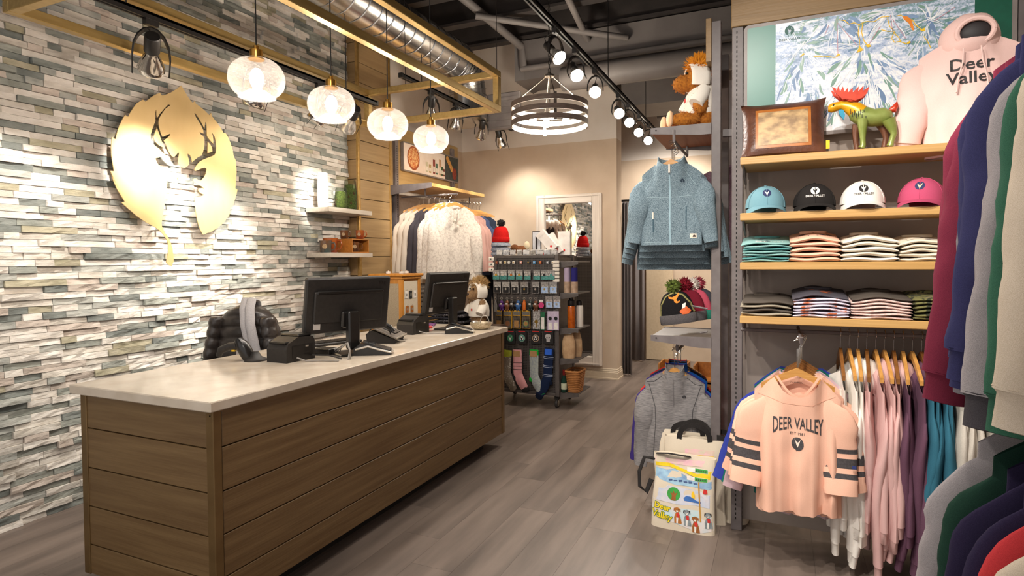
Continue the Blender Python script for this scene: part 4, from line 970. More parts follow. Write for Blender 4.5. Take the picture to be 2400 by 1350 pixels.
# ================================================================== SHELF GOODS ON THE RIGHT
def cap(x, y, z_, rot, m, label, ink, disc, letters=None, lett=None):
    r = thing('baseball_cap', label, 'cap', (x, y, z_), rot, 'caps on the second shelf')
    b = B(); rings = []; n = 28; lift = .030
    for i in range(9):
        a = PI/2*i/8; q = math.cos(a)
        rings.append([(.094*max(q, .03)*math.cos(2*PI*j/n), .012+.105*max(q, .03)*math.sin(2*PI*j/n), lift+.108*math.sin(a)**.92 - .012*math.sin(2*PI*j/n)*q*0) for j in range(n)])
    cr = b.loft(rings, cap=False).obj('crown', m, r, True, 80)
    b = B()
    for k in range(6):
        an = PI/6+k*PI/3; b.tube([(.0955*math.cos(a)*math.cos(an), .012+.1065*math.cos(a)*math.sin(an), lift+.109*math.sin(a)**.92) for a in [PI/2*i/8 for i in range(9)]], .0013, 5)
    b.obj('panel_seams', m, cr)
    B().ball((0, .012, lift+.109), (.008, .008, .005), 10, 6).obj('button', m, cr, True)
    b = B(); rows = []
    for i in range(7):
        t = i/6; row = []
        for j in range(17):
            u = -1+j/8; ang = u*1.25
            ex = .094*math.sin(ang)*(1+.02*t); ey = .012-.105*math.cos(ang)
            out = .072*t*max(0, math.cos(u*PI/2))**.55
            row.append((ex*(1+.03*t), ey-out, max(.003, lift+.006-.026*t**1.3-.030*abs(u)**2.4*(.5+.5*t)+.012*(1-u*u)*t)))
        rows.append(row)
    V = []; F = []
    for row in rows: V += row
    o = len(V)
    for row in rows: V += [(x_, y_, q-.003) for x_, y_, q in row]
    for i in range(6):
        for j in range(16):
            a = i*17+j; F.append((a, a+17, a+18, a+1)); F.append((o+a, o+a+1, o+a+18, o+a+17))
    for j in range(16): F.append((6*17+j, o+6*17+j, o+6*17+j+1, 6*17+j+1))
    b.add(V, F); b.obj('brim', m, r, True, 50)
    fr_ = frame4((0, 0, lift+.068), (1, 0, 0), (0, 0, 1))
    bm = bmesh.new(); bm.faces.new([bm.verts.new((p*.019, q*.019, 0)) for p, q in bubble(20)]); bmesh.ops.triangulate(bm, faces=bm.faces[:]); me = bpy.data.meshes.new('emblem_disc'); bm.to_mesh(me); bm.free(); me.materials.append(disc)
    place_print(me, cr, fr_, cr.data, .0012, 'emblem_disc', .008)
    st_ = [(0, -.02), (-.003, -.006), (-.008, .001), (-.010, .012), (-.004, .004), (0, .002), (.004, .004), (.010, .012), (.008, .001), (.003, -.006)]
    bm = bmesh.new(); f_ = bm.faces.new([bm.verts.new((p, q, 0)) for p, q in st_]); f_.normal_update()
    if f_.normal.z < 0: f_.normal_flip()
    bmesh.ops.triangulate(bm, faces=bm.faces[:]); me = bpy.data.meshes.new('emblem_stag'); bm.to_mesh(me); bm.free(); me.materials.append(ink)
    place_print(me, cr, fr_, cr.data, .0024, 'emblem_stag', .008)
    if letters:
        tx = text_mesh('DEER VALLEY', .0135, .0001, .02); tx.materials.append(lett); place_print(tx, cr, frame4((0, 0, lift+.042), (1, 0, 0), (0, 0, 1)), cr.data, .0016, 'lettering', .01)
    B().box(-.06, .06, .108, .118, lift-.012, lift+.012, ch=.003).obj('strap', m, r)
wht = M('thread_white', '#efe9e2', rough=.8); nvy = M('thread_navy', '#27305a', rough=.8); blkc = M('thread_black', '#1f1d1e', rough=.8)
cap(-.05, 3.215, 1.699, .10, FAB('cap_turquoise', '#749ba6', '#668d99'), 'turquoise baseball cap at the left end of the cap shelf', wht, nvy)
cap(.166, 3.215, 1.699, .0, FAB('cap_black', '#2a2726', '#201d1c'), 'black baseball cap with white DEER VALLEY lettering', blkc, wht, True, wht)
cap(.368, 3.215, 1.699, -.05, FAB('cap_white', '#e9e4dd', '#dcd6cd'), 'white baseball cap with black DEER VALLEY lettering', wht, blkc, True, blkc)
cap(.60, 3.215, 1.699, -.28, FAB('cap_pink', '#b9506f', '#aa4563'), 'hot pink baseball cap at the right end of the cap shelf', M('thread_gold', '#e3d2a2', rough=.8), nvy)
# ---- folded shirts
def folded(x, y, z0, w, d, th, bul, m, label, group, seed, slope=0, prev=0):
    rs = random.Random(seed); n = 15; rings = []
    w_ = w*(1+.05*(rs.random()-.5)); dx = (rs.random()-.5)*.012; ph = rs.random()*6
    for i in range(n+1):
        u = -1+2*i/n; bz = bul*math.cos(u*PI/2)**1.2+.003*math.sin(4*u+ph); pz = prev*math.cos(u*PI/2)**1.2+.003*math.sin(4*u+ph)
        e = .35+.65*min(1, (1-abs(u))*6)**.5; t2 = th/2*e; ring = []
        for j in range(12):
            a = 2*PI*j/12; yy = math.copysign(abs(math.cos(a))**.35, math.cos(a))*d/2; q = math.sin(a)
            zz = th/2+t2*math.copysign(abs(q)**.6, q)
            f = (yy/d+.5)
            ring.append((u*w_/2+dx, yy-.004*math.cos(u*3+ph)*(1 if yy < 0 else 0), zz+bz+slope*f**1.3))
        rings.append(ring)
    r = thing('folded_shirt', label, 'shirt', (x, y, z0), 0, group)
    o = B().loft(rings).obj('folded_body', m, r, True, 60); return r, o
def stack(x, y, z0, w, d, mats, th, desc, seed, group, bul=.012, slope=.02, top=None, collar=None):
    n = len(mats); z_ = z0+.001
    for k in range(n):
        lab = '%s, %s' % (desc, 'lowest of its stack' if k == 0 else ('topmost of its stack' if k == n-1 else '%s from the bottom' % ORD[k]))
        r, o = folded(x, y, z_, w, d, th, bul*(k/n), mats[k], lab, group, seed*31+k, slope*(k/n))
        if k == n-1 and collar:
            rr = []
            for f_, h in ((1, 0), (1.02, .012), (.85, .014), (.8, .002)):
                rr.append([(.06*f_*math.cos(2*PI*j/18), .075+.045*f_*math.sin(2*PI*j/18), th+bul*.84+slope*.58+h-.010) for j in range(18)])
            B().loft(rr, cap=False).obj('collar', collar, r, True)
        if k == n-1 and top: top(r, o)
        z_ += th
def top_print(m, kind=0, seed=0):
    def f(r, o):
        rs = random.Random(seed); T = frame4((0, 0, 0), (1, 0, 0), (0, 1, 0))
        for i in range(9 if kind == 0 else 14):
            cx_, cy_ = (rs.random()-.5)*.15, -.10+rs.random()*.12; a = rs.random()*PI; L_ = .012+.02*rs.random(); w_ = .004+.005*rs.random()
            ca, sa = math.cos(a)*.9, math.sin(a)*.4
            bm = bmesh.new(); f_ = bm.faces.new([bm.verts.new((cx_+ca*L_*p-sa*w_*q, cy_+sa*L_*p+ca*w_*q, 0)) for p, q in bubble(10)]); f_.normal_update()
            if f_.normal.z < 0: f_.normal_flip()
            me = bpy.data.meshes.new('print'); bm.to_mesh(me); bm.free(); me.materials.append(m)
            place_print(me, o, T, o.data, .0015, 'print')
    return f
def lettered(s, m, size):
    def f(r, o):
        tx = text_mesh(s, size, .0001, .02); tx.materials.append(m); place_print(tx, r, frame4((.015, -.105, 0), (1, 0, 0), (0, 1, 0)), o.data, .0015, 'lettering', .012)
        top_print(M('print_slate', '#5a6670', rough=.8), 0, 4)(r, o)
    return f
tq = FAB('shirt_turquoise', '#92b9b6', '#7da8a5'); tqd = FAB('shirt_turquoise_dark', '#5c9696', '#4f8787'); pch = FAB('shirt_peach', '#efc2aa', '#e2b299'); ivo = FAB('shirt_ivory', '#efe8dc', '#e2dacb'); ivo2 = FAB('shirt_bone', '#e6dcca', '#d8ccb8')
GS = 'folded shirts on the wall shelves'; Y_ = 3.235; D_ = .27
stack(-.045, Y_, 1.46, .215, D_, [tq, tqd, tq, tq, tqd, tq, tq], .0125, 'folded turquoise shirt on the third shelf', 1, GS, .012, .05, lettered('EST 1981', wht, .034), tqd)
stack(.165, Y_, 1.46, .215, D_, [pch]*5, .021, 'folded peach shirt on the third shelf', 2, GS, .016, .05, top_print(nvy, 1, 2), pch)
stack(.385, Y_, 1.46, .222, D_, [ivo, ivo2, ivo, ivo2, ivo], .0195, 'folded ivory shirt on the third shelf', 3, GS, .02, .035, top_print(M('print_taupe', '#8d8078', rough=.8), 1, 3), ivo2)
stack(.60, Y_, 1.46, .19, D_, [ivo2]*5, .0165, 'folded bone shirt on the third shelf', 4, GS, .016, .04, top_print(nvy, 1, 5), ivo2)
olv = FAB('shirt_olive_grey', '#a79d8b', '#8f8575'); olvd = FAB('shirt_dark_taupe', '#5c544d', '#4b443e'); lilw = M('shirt_lilac_rust', '#cfc8d6', '#b35f34', rough=.9, scale=26, detail=2, lo=.40, hi=.46); slate = FAB('shirt_slate', '#55525a', '#454249'); blush = M('shirt_blush_print', '#e5cdc6', '#c9aaa2', rough=.9, scale=60, detail=3); camo = M('shirt_camo', '#6d6a3e', '#2f3222', rough=.9, scale=40, detail=2, lo=.45, hi=.5)
stack(-.045, Y_, 1.198, .225, D_, [olv, olvd, olv, olvd], .0165, 'folded taupe shirt on the lowest shelf', 5, GS, .014, .035, None, olvd)
stack(.19, Y_, 1.198, .235, D_, [lilw]*6+[slate], .0135, 'folded lilac and rust shirt on the lowest shelf', 6, GS, .02, .035, top_print(M('print_rust', '#a9532a', rough=.8), 0, 6), slate)
stack(.435, Y_, 1.198, .235, D_, [blush]*6+[olvd], .0135, 'folded blush pattern shirt on the lowest shelf', 7, GS, .014, .03, None, olvd)
stack(.655, Y_, 1.198, .20, D_, [camo]*6, .0155, 'folded camouflage shirt on the lowest shelf', 8, GS, .012, .03, top_print(M('print_sand', '#b3a67e', rough=.8), 0, 8), camo)
# ---- leather cushion with a printed panel
lea = M('brown_leather', '#6b4331', '#4a2c20', rough=.32, scale=9, detail=6, bump=.2, bscale=60); tan = M('tan_leather', '#b8702f', '#a05e25', rough=.4, scale=12)
cu = thing('leather_cushion', 'brown leather cushion with a printed landscape panel on the top shelf', 'cushion', (.027, 3.22, 1.972), .03)
def pil(u, v, s): 
    e = max(0, (1-u**4)*(1-v**4))**.5
    pin = 1-.045*(1-abs(u))**1*abs(v)**3*0
    w_ = .188*(1+.05*abs(v)**4)*(1-.03*math.cos(v*PI/2)); h_ = .142*(1+.08*abs(u)**4)*(1-.02)
    return (u*w_, s*.05*e+.012+.08*(v*.5+.5), .148+v*h_)
for s, nm in ((-1, 'front_cover'), (1, 'back_cover')):
    N = 18; V = [pil(-1+2*i/N, -1+2*j/N, s) for j in range(N+1) for i in range(N+1)]
    o = B().add(V, [(j*(N+1)+i, j*(N+1)+i+1, (j+1)*(N+1)+i+1, (j+1)*(N+1)+i) for j in range(N) for i in range(N)]).obj(nm, lea, cu, True)
    if s < 0: cf = o
def cpn(x0, x1, z0, z1, m, nm, off):
    N = 12; V = [(x0+(x1-x0)*i/N, z0+(z1-z0)*j/N, 0) for j in range(N+1) for i in range(N+1)]
    me = B().add(V, [(j*(N+1)+i, j*(N+1)+i+1, (j+1)*(N+1)+i+1, (j+1)*(N+1)+i) for j in range(N) for i in range(N)]).mesh(nm, m, True)
    place_print(me, cu, FR, cf.data, off, nm)
cpn(-.125, .125, .052, .252, tan, 'panel_frame', .0015)
cpn(-.112, .112, .066, .238, M('panel_print', '#c9a878', '#8a6e4e', rough=.5, scale=16, detail=8, stretch=(1, 1, 1.6), lo=.36, hi=.62), 'printed_panel', .003)
B().obox((.196, .0, .05), (.008, 0, 0), (0, .002, 0), (0, 0, .02)).obj('tag', yel, cu)
# ---- painted tin moose figurine, nose to the left
mo = thing('moose_figurine', 'painted tin moose figurine with red antlers and green body', 'figurine', (.38, 3.2, 1.969))
def Q(x, y): p = at(1720+x/5.4545, 180+y/5.4545, Y=3.2); return Vector((p.x-.38, 0, p.z-1.969))
U = .000403
mg = M('moose_green', '#8f9a55', '#79863f', rough=.35, scale=14, metal=.2); my = M('moose_yellow', '#e0a51a', '#cf9310', rough=.3, scale=20, metal=.2); mr_ = M('moose_red', '#d2452a', '#b5361f', rough=.3, metal=.2); mb = M('moose_brown', '#6d4632', rough=.35, metal=.2); mbl = M('moose_blue', '#2f8fb0', rough=.3, metal=.2)
def tb(pts, rad, n=14, dy=0): 
    b = B(); b.tube([Q(*p)+Vector((0, dy, 0)) for p in pts], [r*U for r in rad], n); return b
b = tb([(1500, 420), (1560, 465), (1650, 505), (1780, 525), (1900, 512), (1975, 520), (2005, 540)], [55, 95, 112, 100, 104, 80, 35])
for pts, rad, dy in (([(1640, 560), (1638, 680), (1640, 800), (1645, 880), (1625, 920)], [62, 44, 30, 30, 38], -.022), ([(1965, 560), (2010, 660), (2035, 740), (2005, 830), (1985, 895)], [72, 52, 34, 28, 36], -.022)):
    b.tube([Q(*p)+Vector((0, dy, 0)) for p in pts], [r*U for r in rad], 12)
b.obj('body', mg, mo, True, 60)
for pts, rad in (([(1580, 600), (1562, 720), (1568, 830), (1585, 915)], [50, 34, 28, 32]), ([(1890, 590), (1935, 680), (1955, 770), (1932, 890)], [56, 40, 28, 32])):
    tb(pts, rad, 12, .024).obj('leg', mb, mo, True, 60)
tb([(1620, 470), (1540, 420), (1450, 380), (1370, 365), (1300, 385), (1240, 405), (1205, 410)], [100, 92, 66, 50, 54, 52, 34]).obj('head', my, mo, True, 60)
ant = [(1380,310),(1330,265),(1280,225),(1248,155),(1292,172),(1305,205),(1325,142),(1350,212),(1385,148),(1405,215),(1445,165),(1455,222),(1505,160),(1510,222),(1585,148),(1578,212),(1645,135),(1642,202),(1718,148),(1690,235),(1620,292),(1540,325),(1440,305)]
for dy, sc_ in ((-.03, 1), (.03, .96)):
    p2 = [Q(*p) for p in ant]
    B().prism([(p.x*1, p.z) for p in p2], (0, dy, 0), (1, 0, 0), (0, 0, 1), (0, -1 if dy < 0 else 1, 0), .006).obj('antler', mr_, mo)
B().ball(tuple(Q(1505, 308)+Vector((0, -.028, 0))), (.02, .006, .011), 10, 6).obj('ear', mr_, mo, True)
tb([(1990, 430), (2040, 420), (2070, 370), (2085, 320)], [28, 42, 30, 6], 10).obj('tail', mr_, mo, True)
B().prism([(Q(*p).x, Q(*p).z) for p in ((1335, 425), (1400, 420), (1420, 490), (1405, 555), (1370, 515), (1345, 480))], (0, -.008, 0), (1, 0, 0), (0, 0, 1), (0, 1, 0), .014).obj('beard', mbl, mo)
b = B()
for k in range(9):
    p = Q(1480+k*24, 470+((k*37) % 60)); b.obox(p+Vector((0, -.042, 0)), (.0012, 0, 0), (0, .001, 0), (0, 0, .012))
b.obj('stripes', blkc, mo)
B().ball(tuple(Q(1270, 375)+Vector((0, -.02, 0))), (.004, .003, .004), 8, 6).obj('eye', blkc, mo)
# ---- pink hoodie on a bust form
ph_ = FAB('shell_pink', '#efcdc6', '#e3bdb5')
hb, bdh = garment('hoodie', 'pale pink hoodie lettered Deer Valley displayed upright on the top shelf', 'hoodie', (.775, 3.235, 2.44), -.12, ph_, None, L=.46, sw=.185, bw=.19, hw=.17, D=.085, slope=.06, nk=.075, dipf=.07, sl=.36, st=.08, sc=.06, spread=.055, fold=.012, k=1.6, seed=201, rib=ph_, sflat=.7)
b = B().ball((0, .02, .0), (.112, .078, .115), 24, 16); b.v = [(p[0]+.02*max(0, p[2]), p[1]-.35*max(0, -p[1])*(p[2] < 0), p[2]+.012*noise.noise(Vector(p)*14)) for p in b.v]
b.obj('hood', ph_, hb, True, 80)
b = B().ball((.012, -.052, .012), (.058, .022, .046), 18, 10); b.obj('hood_opening', M('hood_shade_black', '#2b2628', rough=.6), hb, True)  # black ball stands in for the shade inside the hood
B().tube([(.012+.064*math.cos(a), -.062-.012*math.sin(a), .012+.052*math.sin(a)) for a in [2*PI*k/26 for k in range(27)]], .011, 8).obj('hood_rim', ph_, hb, True)
for s in (-1, 1):
    B().tube([(s*.03, -.085, -.06), (s*.034, -.098, -.12), (s*.05, -.10, -.2), (s*.055, -.102, -.25)], .0035, 6).obj('drawstring', ph_, hb)
for i, wd in enumerate(('Deer', 'Valley')):
    tx = text_mesh(wd, .075, .0001, .014); tx.materials.append(inkm); place_print(tx, hb, frame4((0, 0, -.125-.062*i), (1, 0, .0), (0, 0, 1)), bdh.data, .003, 'lettering', .012)
# ---- totes on the floor
canv = M('canvas', '#d9ccb8', '#cdc0ab', rough=.9, scale=900, detail=2, bump=.15, bscale=1200); webb = M('black_webbing', '#211c1b', '#161312', rough=.85, scale=200)
def tote(label, loc, rot, w, h, t0, t1, lean, seed, taper=.96, handles=True, hh=.16, hdx=.085):
    r = thing('tote_bag', label, 'tote bag', loc, rot, 'canvas tote bags on the floor'); rs = random.Random(seed); rings = []; n = 32
    for i in range(11):
        v = i/10; ww = w/2*(1-(1-taper)*v); tt = (t0*(1-v)+t1*v)/2; ring = []
        for j in range(n):
            a = 2*PI*j/n; cx_ = math.copysign(abs(math.cos(a))**.4, math.cos(a)); sy = math.copysign(abs(math.sin(a))**.5, math.sin(a))
            nn = .012*noise.noise(Vector((cx_*2+seed, sy+v*3, v*2.4)))
            ring.append((cx_*ww*(1+.02*math.sin(v*6+seed))+nn*.5, sy*tt+lean*v*v+nn*(.3+v), h*v+(.012*noise.noise(Vector((cx_*1.5, sy, seed))) if i == 10 else 0)))
        rings.append(ring)
    inner = [[(x*.97, (y-lean)*.8+lean, z_-.004) for x, y, z_ in rings[-1]], [(x*.95, (y-lean)*.6+lean, z_-.05) for x, y, z_ in rings[-1]]]
    bag = B().loft(rings+inner).obj('bag', canv, r, True, 60)
    if handles:
        for s in (-1, 1):
            pts = []
            for k in range(13):
                a = PI*k/12; pts.append((-hdx*math.cos(a), lean+s*t1*.45+.02*math.sin(a)*s, h-.02+hh*math.sin(a)**.8))
            b = B(); V = []
            for p in pts: V += [(p[0], p[1]-.002, p[2]), (p[0], p[1]+.002, p[2])]
            for k in range(len(pts)-1):
                p, q = Vector(pts[k]), Vector(pts[k+1]); ax = (q-p)/2
                b.obox((p+q)/2, ax*1.08, (0, .0015, 0), ax.cross(Vector((0, 1, 0))).normalized()*.014)
            b.obj('handle', webb, r)
    return r, bag
r1_, bg = tote('canvas tote printed with a bright ski scene and dogs, frontmost on the floor', (-.462, 3.33, 0), -.02, .335, .385, .13, .05, .05, 1, .98, False)
def T(x, y): return ((x-475)/375*.166, (1255-y)/825*.385)
def tp(pts, m, off=.0018, nm='print'): return poly_on(r1_, bg, [T(*p) for p in pts], m, nm, off, .03)
def pm(n, c, c2=None, sc=40): return M('tote_'+n, c, c2, rough=.85, scale=sc, detail=4)
tp([(120,470),(830,455),(835,520),(120,525)], pm('pink', '#e3b3bd', '#d9c3b0', 30))
tp([(125,528),(300,520),(470,560),(640,600),(835,550),(840,650),(640,640),(470,590),(300,560),(128,570)], pm('yellow', '#f0cf26'))
tp([(130,590),(270,600),(370,575),(520,640),(700,690),(840,660),(840,760),(600,740),(400,750),(130,700)], pm('blue', '#9fc3d6', '#7d9cc0', 24), .0016)
tp([(120,760),(840,780),(845,960),(640,940),(400,960),(120,940)], pm('snow', '#d5cfd3', '#b9c4d8', 20), .0014)
tp([(110,1000),(845,990),(850,1200),(700,1235),(110,1110)], pm('snow2', '#ddd0cc', '#b5d3da', 16), .0014)
grn = pm('green', '#3f9f45'); brn = pm('brown', '#9a5d2a'); gry = pm('grey', '#8e989c', '#72797c'); red_ = pm('red', '#cf2f2a')
tp([(370+80*p, 850+75*q) for p, q in bubble(18)], grn, .0026)
tp([(340,920),(350,870),(325,830),(355,845),(365,810),(385,845),(415,825),(395,870),(398,920)], brn, .0034)
for y0 in (535, 628):
    tp([(520,y0),(765,y0+8),(768,y0+52),(522,y0+44)], wht, .003); tp([(615,y0+5),(762,y0+11),(764,y0+48),(616,y0+43)], grn, .0038)
    for k in range(5): tp([(630+k*25,y0+20),(645+k*25,y0+22),(642+k*25,y0+36),(628+k*25,y0+34)], inkm, .0044)
tp([(655,680),(672,680),(705,1110),(688,1112)], pm('post', '#b98a3c'), .003)
for cx_, cy_, m in ((425, 1080, pm('dogtan', '#b3702e')), (540, 1090, gry), (640, 1150, brn), (785, 1090, gry)):
    tp([(cx_-36,cy_+85),(cx_-40,cy_+20),(cx_-26,cy_-22),(cx_-4,cy_-36),(cx_+20,cy_-30),(cx_+36,cy_+10),(cx_+52,cy_+70),(cx_+50,cy_+85)], m, .003)
    tp([(cx_-6+31*p, cy_-62+30*q) for p, q in bubble(14)], m, .0034)
    for s_ in (-1, 1): tp([(cx_-6+s_*18,cy_-86),(cx_-6+s_*40,cy_-80),(cx_-6+s_*42,cy_-48),(cx_-6+s_*30,cy_-58)], inkm if m is gry else brn, .004)
    tp([(cx_-6+13*p, cy_-50+11*q) for p, q in bubble(10)], wht, .0042); tp([(cx_-6+5*p, cy_-56+4*q) for p, q in bubble(8)], inkm, .005)
    for s_ in (-1, 1): tp([(cx_-6+s_*12+4*p, cy_-70+4*q) for p, q in bubble(8)], inkm, .0046)
    tp([(cx_-16,cy_-25),(cx_+18,cy_-30),(cx_+24,cy_+18),(cx_-5,cy_+20)], red_, .004); tp([(cx_-14,cy_+20),(cx_+10,cy_+20),(cx_+6,cy_+85),(cx_-12,cy_+85)], wht, .0036)
tp([(490,880),(520,850),(570,850),(640,885),(700,895),(690,912),(500,905)], pm('sled', '#3f6fb5'), .003); tp([(585,860),(580,820),(600,785),(625,830),(620,870)], yel, .0036)
tp([(715,790),(725,750),(760,755),(770,800),(735,805)], red_, .003)
for k in range(6): tp([(300+k*60,690+8*(k % 2)),(345+k*60,685+8*(k % 2)),(350+k*60,705),(305+k*60,712)], pm('inkblue', '#4a5f8a'), .003)
for s_, y0, sz in (('Deer', 1010, .042), ('Valley', 1105, .046)):
    for m, bo, of in ((pm('dkgreen', '#4f7a2e'), .07, .004), (pm('letter_yellow', '#f2d21f'), .02, .005)):
        tx = text_mesh(s_, sz, .0001, bo); tx.materials.append(m); x_, z_ = T(235, y0); place_print(tx, r1_, frame4((x_, 0, z_), (1, 0, -.12), (.12, 0, 1)), bg.data, of, 'lettering', .03)
for a_ in ((0, 1),):
    pts = [(-.165, .03, .35), (-.215, .0, .36), (-.24, -.02, .28), (-.235, -.03, .20), (-.20, -.02, .17), (-.175, .0, .24)]
    b = B().tube(pts, .014, 8, flat=.6); b.obj('handle', webb, r1_)
    B().tube([(-.15, .02, .385), (-.08, -.005, .40), (0, -.0, .395), (.03, .03, .385)], .013, 6, flat=.25).obj('handle', webb, r1_)
r2_, b2_ = tote('second canvas tote standing behind the ski scene one, black handles raised', (-.42, 3.465, 0), .03, .34, .46, .10, .05, .02, 2, .97, True, .10)
for pts, m in (([(-.05, .37), (.15, .375), (.15, .405), (-.05, .40)], pm('pink', '#e3b3bd')), ([(-.05, .345), (.15, .355), (.15, .375), (-.05, .37)], pm('yellow', '#f0cf26'))): poly_on(r2_, b2_, pts, m, 'print')
tote('plain natural canvas tote slouching between the gondola and the pink jersey', (-.285, 3.56, 0), -.1, .30, .43, .16, .09, .0, 3, .92, True, .06, .06)
tote('third canvas tote at the back of the group under the sports tops', (-.47, 3.58, 0), .02, .33, .47, .08, .05, .0, 4, .97, True, .07)
# ---- knitted hats
def pompom(c, r, m, parent, n=260, seed=1, ln=.35):
    rs = random.Random(seed); b = B(); c = Vector(c)
    for i in range(n):
        d = Vector((rs.gauss(0, 1), rs.gauss(0, 1), rs.gauss(0, 1))).normalized(); a = d.orthogonal().normalized(); e = d.cross(a); q = r*(1-ln+ln*rs.random())*1.15; s = r*.16
        base = c+d*r*.35; b.add([base+a*s, base-a*.5*s+e*.87*s, base-a*.5*s-e*.87*s, c+d*q], [(0, 1, 3), (1, 2, 3), (2, 0, 3), (0, 2, 1)])
    b.ball(c, r*.7, 10, 7); return b.obj('pompom', m, parent)
def beanie(label, loc, rot, m, cuffm, pomm, group, tilt=.2, w=.105, h=.19, seed=1, flat=.45, up=True):
    r = thing('knit_beanie', label, 'beanie', loc, rot, group); r.rotation_euler = (0, tilt, rot)
    rings = []; n = 28
    for i in range(11):
        v = i/10; a = v*PI/2; q = max(math.cos(a)**.62, .05)
        rings.append([(w*q*math.cos(2*PI*j/n)*(1+.012*math.cos(2*PI*j/n*14)), w*flat*q*math.sin(2*PI*j/n), .045+(h-.045)*math.sin(a)) for j in range(n)])
    crown = B().loft(rings, cap=False).obj('crown', m, r, True, 70)
    n = 56; rr = []
    for f_, z_ in ((1.0, 0), (1.05, .004), (1.06, .05), (1.0, .056)):
        rr.append([(w*f_*math.cos(2*PI*j/n)*(1+.02*(j % 2)), w*flat*f_*math.sin(2*PI*j/n)*(1+.05*(j % 2)), z_) for j in range(n)])
    B().loft(rr, cap=False).obj('cuff', cuffm, r, True, 50)
    if pomm: pompom((0, 0, h+.03), .05, pomm, r, 300, seed)
    return r, crown
GB = 'knit beanies on the gondola peg'
kb = FAB('knit_black', '#1b1a1c', '#131214', sc=300); kg = FAB('knit_grey', '#5a5657', '#4b4748', sc=300)
rb, cb = beanie('black knit beanie with a green pompom and orange moose patch', (-.52, 3.57, 1.10), 0, kb, kg, M('pom_green', '#3f4a1c', '#6a7a2c', rough=.9, scale=60), GB, -.16, .10, .19, 1)
poly_on(rb, cb, [(-.032, .165), (-.01, .158), (.012, .165), (.03, .183), (.028, .165), (.018, .15), (.012, .142), (.018, .13), (.03, .137), (.028, .125), (.012, .12), (.0, .127), (-.004, .145), (-.03, .152)], M('patch_orange', '#e0892a', rough=.8), 'moose_patch', .003)
poly_on(rb, cb, [(.02, .07), (.055, .105), (.085, .07), (.05, .035)], M('swing_tag', '#d8642c', rough=.6), 'swing_tag', .006)
poly_on(rb, cb, [(.036, .085), (.056, .092), (.062, .118), (.042, .112)], wht, 'sticker', .008)
lines_on(rb, cb, FR, [((-.098, .05), (-.085, .115), (-.05, .165), (0, .185), (.05, .165), (.085, .115), (.098, .06))], .008, M('knit_olive', '#8a8450', rough=.9), 'stripe', .002)
for i, (dx, m, cu_, po, lb) in enumerate(((.045, FAB('knit_maroon', '#7a1f2c', '#66182a'), kg, FAB('pom_maroon', '#7d1c2a'), 'dark red knit beanie behind the black moose one'), (.075, FAB('knit_rose', '#c9566a', '#b24a5d'), FAB('knit_teal2', '#2f7f6c'), M('pom_white', '#efe6dc', rough=.9), 'rose knit beanie with a white pompom behind the black one'), (.10, FAB('knit_slate', '#47474f', '#393940'), FAB('knit_red', '#b23034'), FAB('pom_rose', '#c95568'), 'slate knit beanie at the back of the peg row'))):
    beanie(lb, (-.52+dx, 3.64+.07*i, 1.11), 0, m, cu_, po, GB, -.1, .10, .185, 5+i)
for i in range(2):
    o = B().tube([(-.36, 3.56, 1.19), (-.53, 3.56, 1.22)] if i == 0 else [(-.36, 3.56, 1.06), (-.40, 3.56, 1.05)], .006, 6).obj('peg', postm, gdl); o.matrix_parent_inverse = iv3
# ================================================================== THINGS ON THE COUNTER
CT = .947
abs_ = M('black_abs', '#1c1a19', '#151312', rough=.28, scale=30); absm = M('black_abs_matt', '#2a2624', '#221f1d', rough=.55, scale=60); silver = M('silver_trim', '#c9c2b8', rough=.3, metal=.6); cablem = M('grey_cable', '#a39d96', rough=.5)
def tbox(name, label, cat, loc, rotz, group=None): return thing(name, label, cat, loc, rotz, group)
def monitor(label, loc, ang, px):
    """seen from behind: local x along the screen, +y is the back side"""
    r = thing('monitor', label, 'monitor', loc, ang, 'monitors on the counter')
    T4 = Matrix.Translation((0, 0, .285)) @ Matrix.Rotation(math.radians(-11), 4, 'X')
    def tp_(b): b.v = [tuple(T4 @ Vector(p)) for p in b.v]; return b
    sh_ = tp_(B().box(-.255, .255, -.02, .018, -.16, .16, ch=.008)).obj('screen_shell', absm, r)
    tp_(B().box(-.245, .245, -.022, -.0195, -.145, .15)).obj('screen_glass', M('screen_dark', '#0d0e12', rough=.1), r)
    tp_(B().box(-.21, .21, .017, .032, -.10, .085, ch=.012)).obj('rear_hump', absm, r)
    tp_(B().box(-.20, .20, .030, .040, .07, .09, ch=.008)).obj('rear_ridge', abs_, r)
    b = B()
    for k in range(3): b.box(-.22+k*.016, -.212+k*.016, .0175, .0195, .115, .135)
    tp_(b).obj('vents', abs_, sh_)
    tp_(B().box(.165, .205, .0175, .0195, -.135, -.10)).obj('sticker', M('sticker_white', '#d8d3d0', rough=.6), sh_)
    tp_(B().box(-.055, .055, .03, .055, -.13, -.03, ch=.01)).obj('mount', abs_, r)
    B().box(-.034, .034, .035, .085, .03, .25, ch=.008).obj('stand_neck', abs_, r)
    B().box(-.10, .10, -.05, .12, 0, .014, ch=.005).obj('stand_base', abs_, r)
    return r
monitor('near black monitor seen from behind on the counter', (-2.26, 2.73, CT), -math.atan2(.43, .9)-PI/2, 0)
monitor('far black monitor seen from behind on the counter', (-2.33, 3.97, CT), -math.atan2(.13, .99)-PI/2, 0)
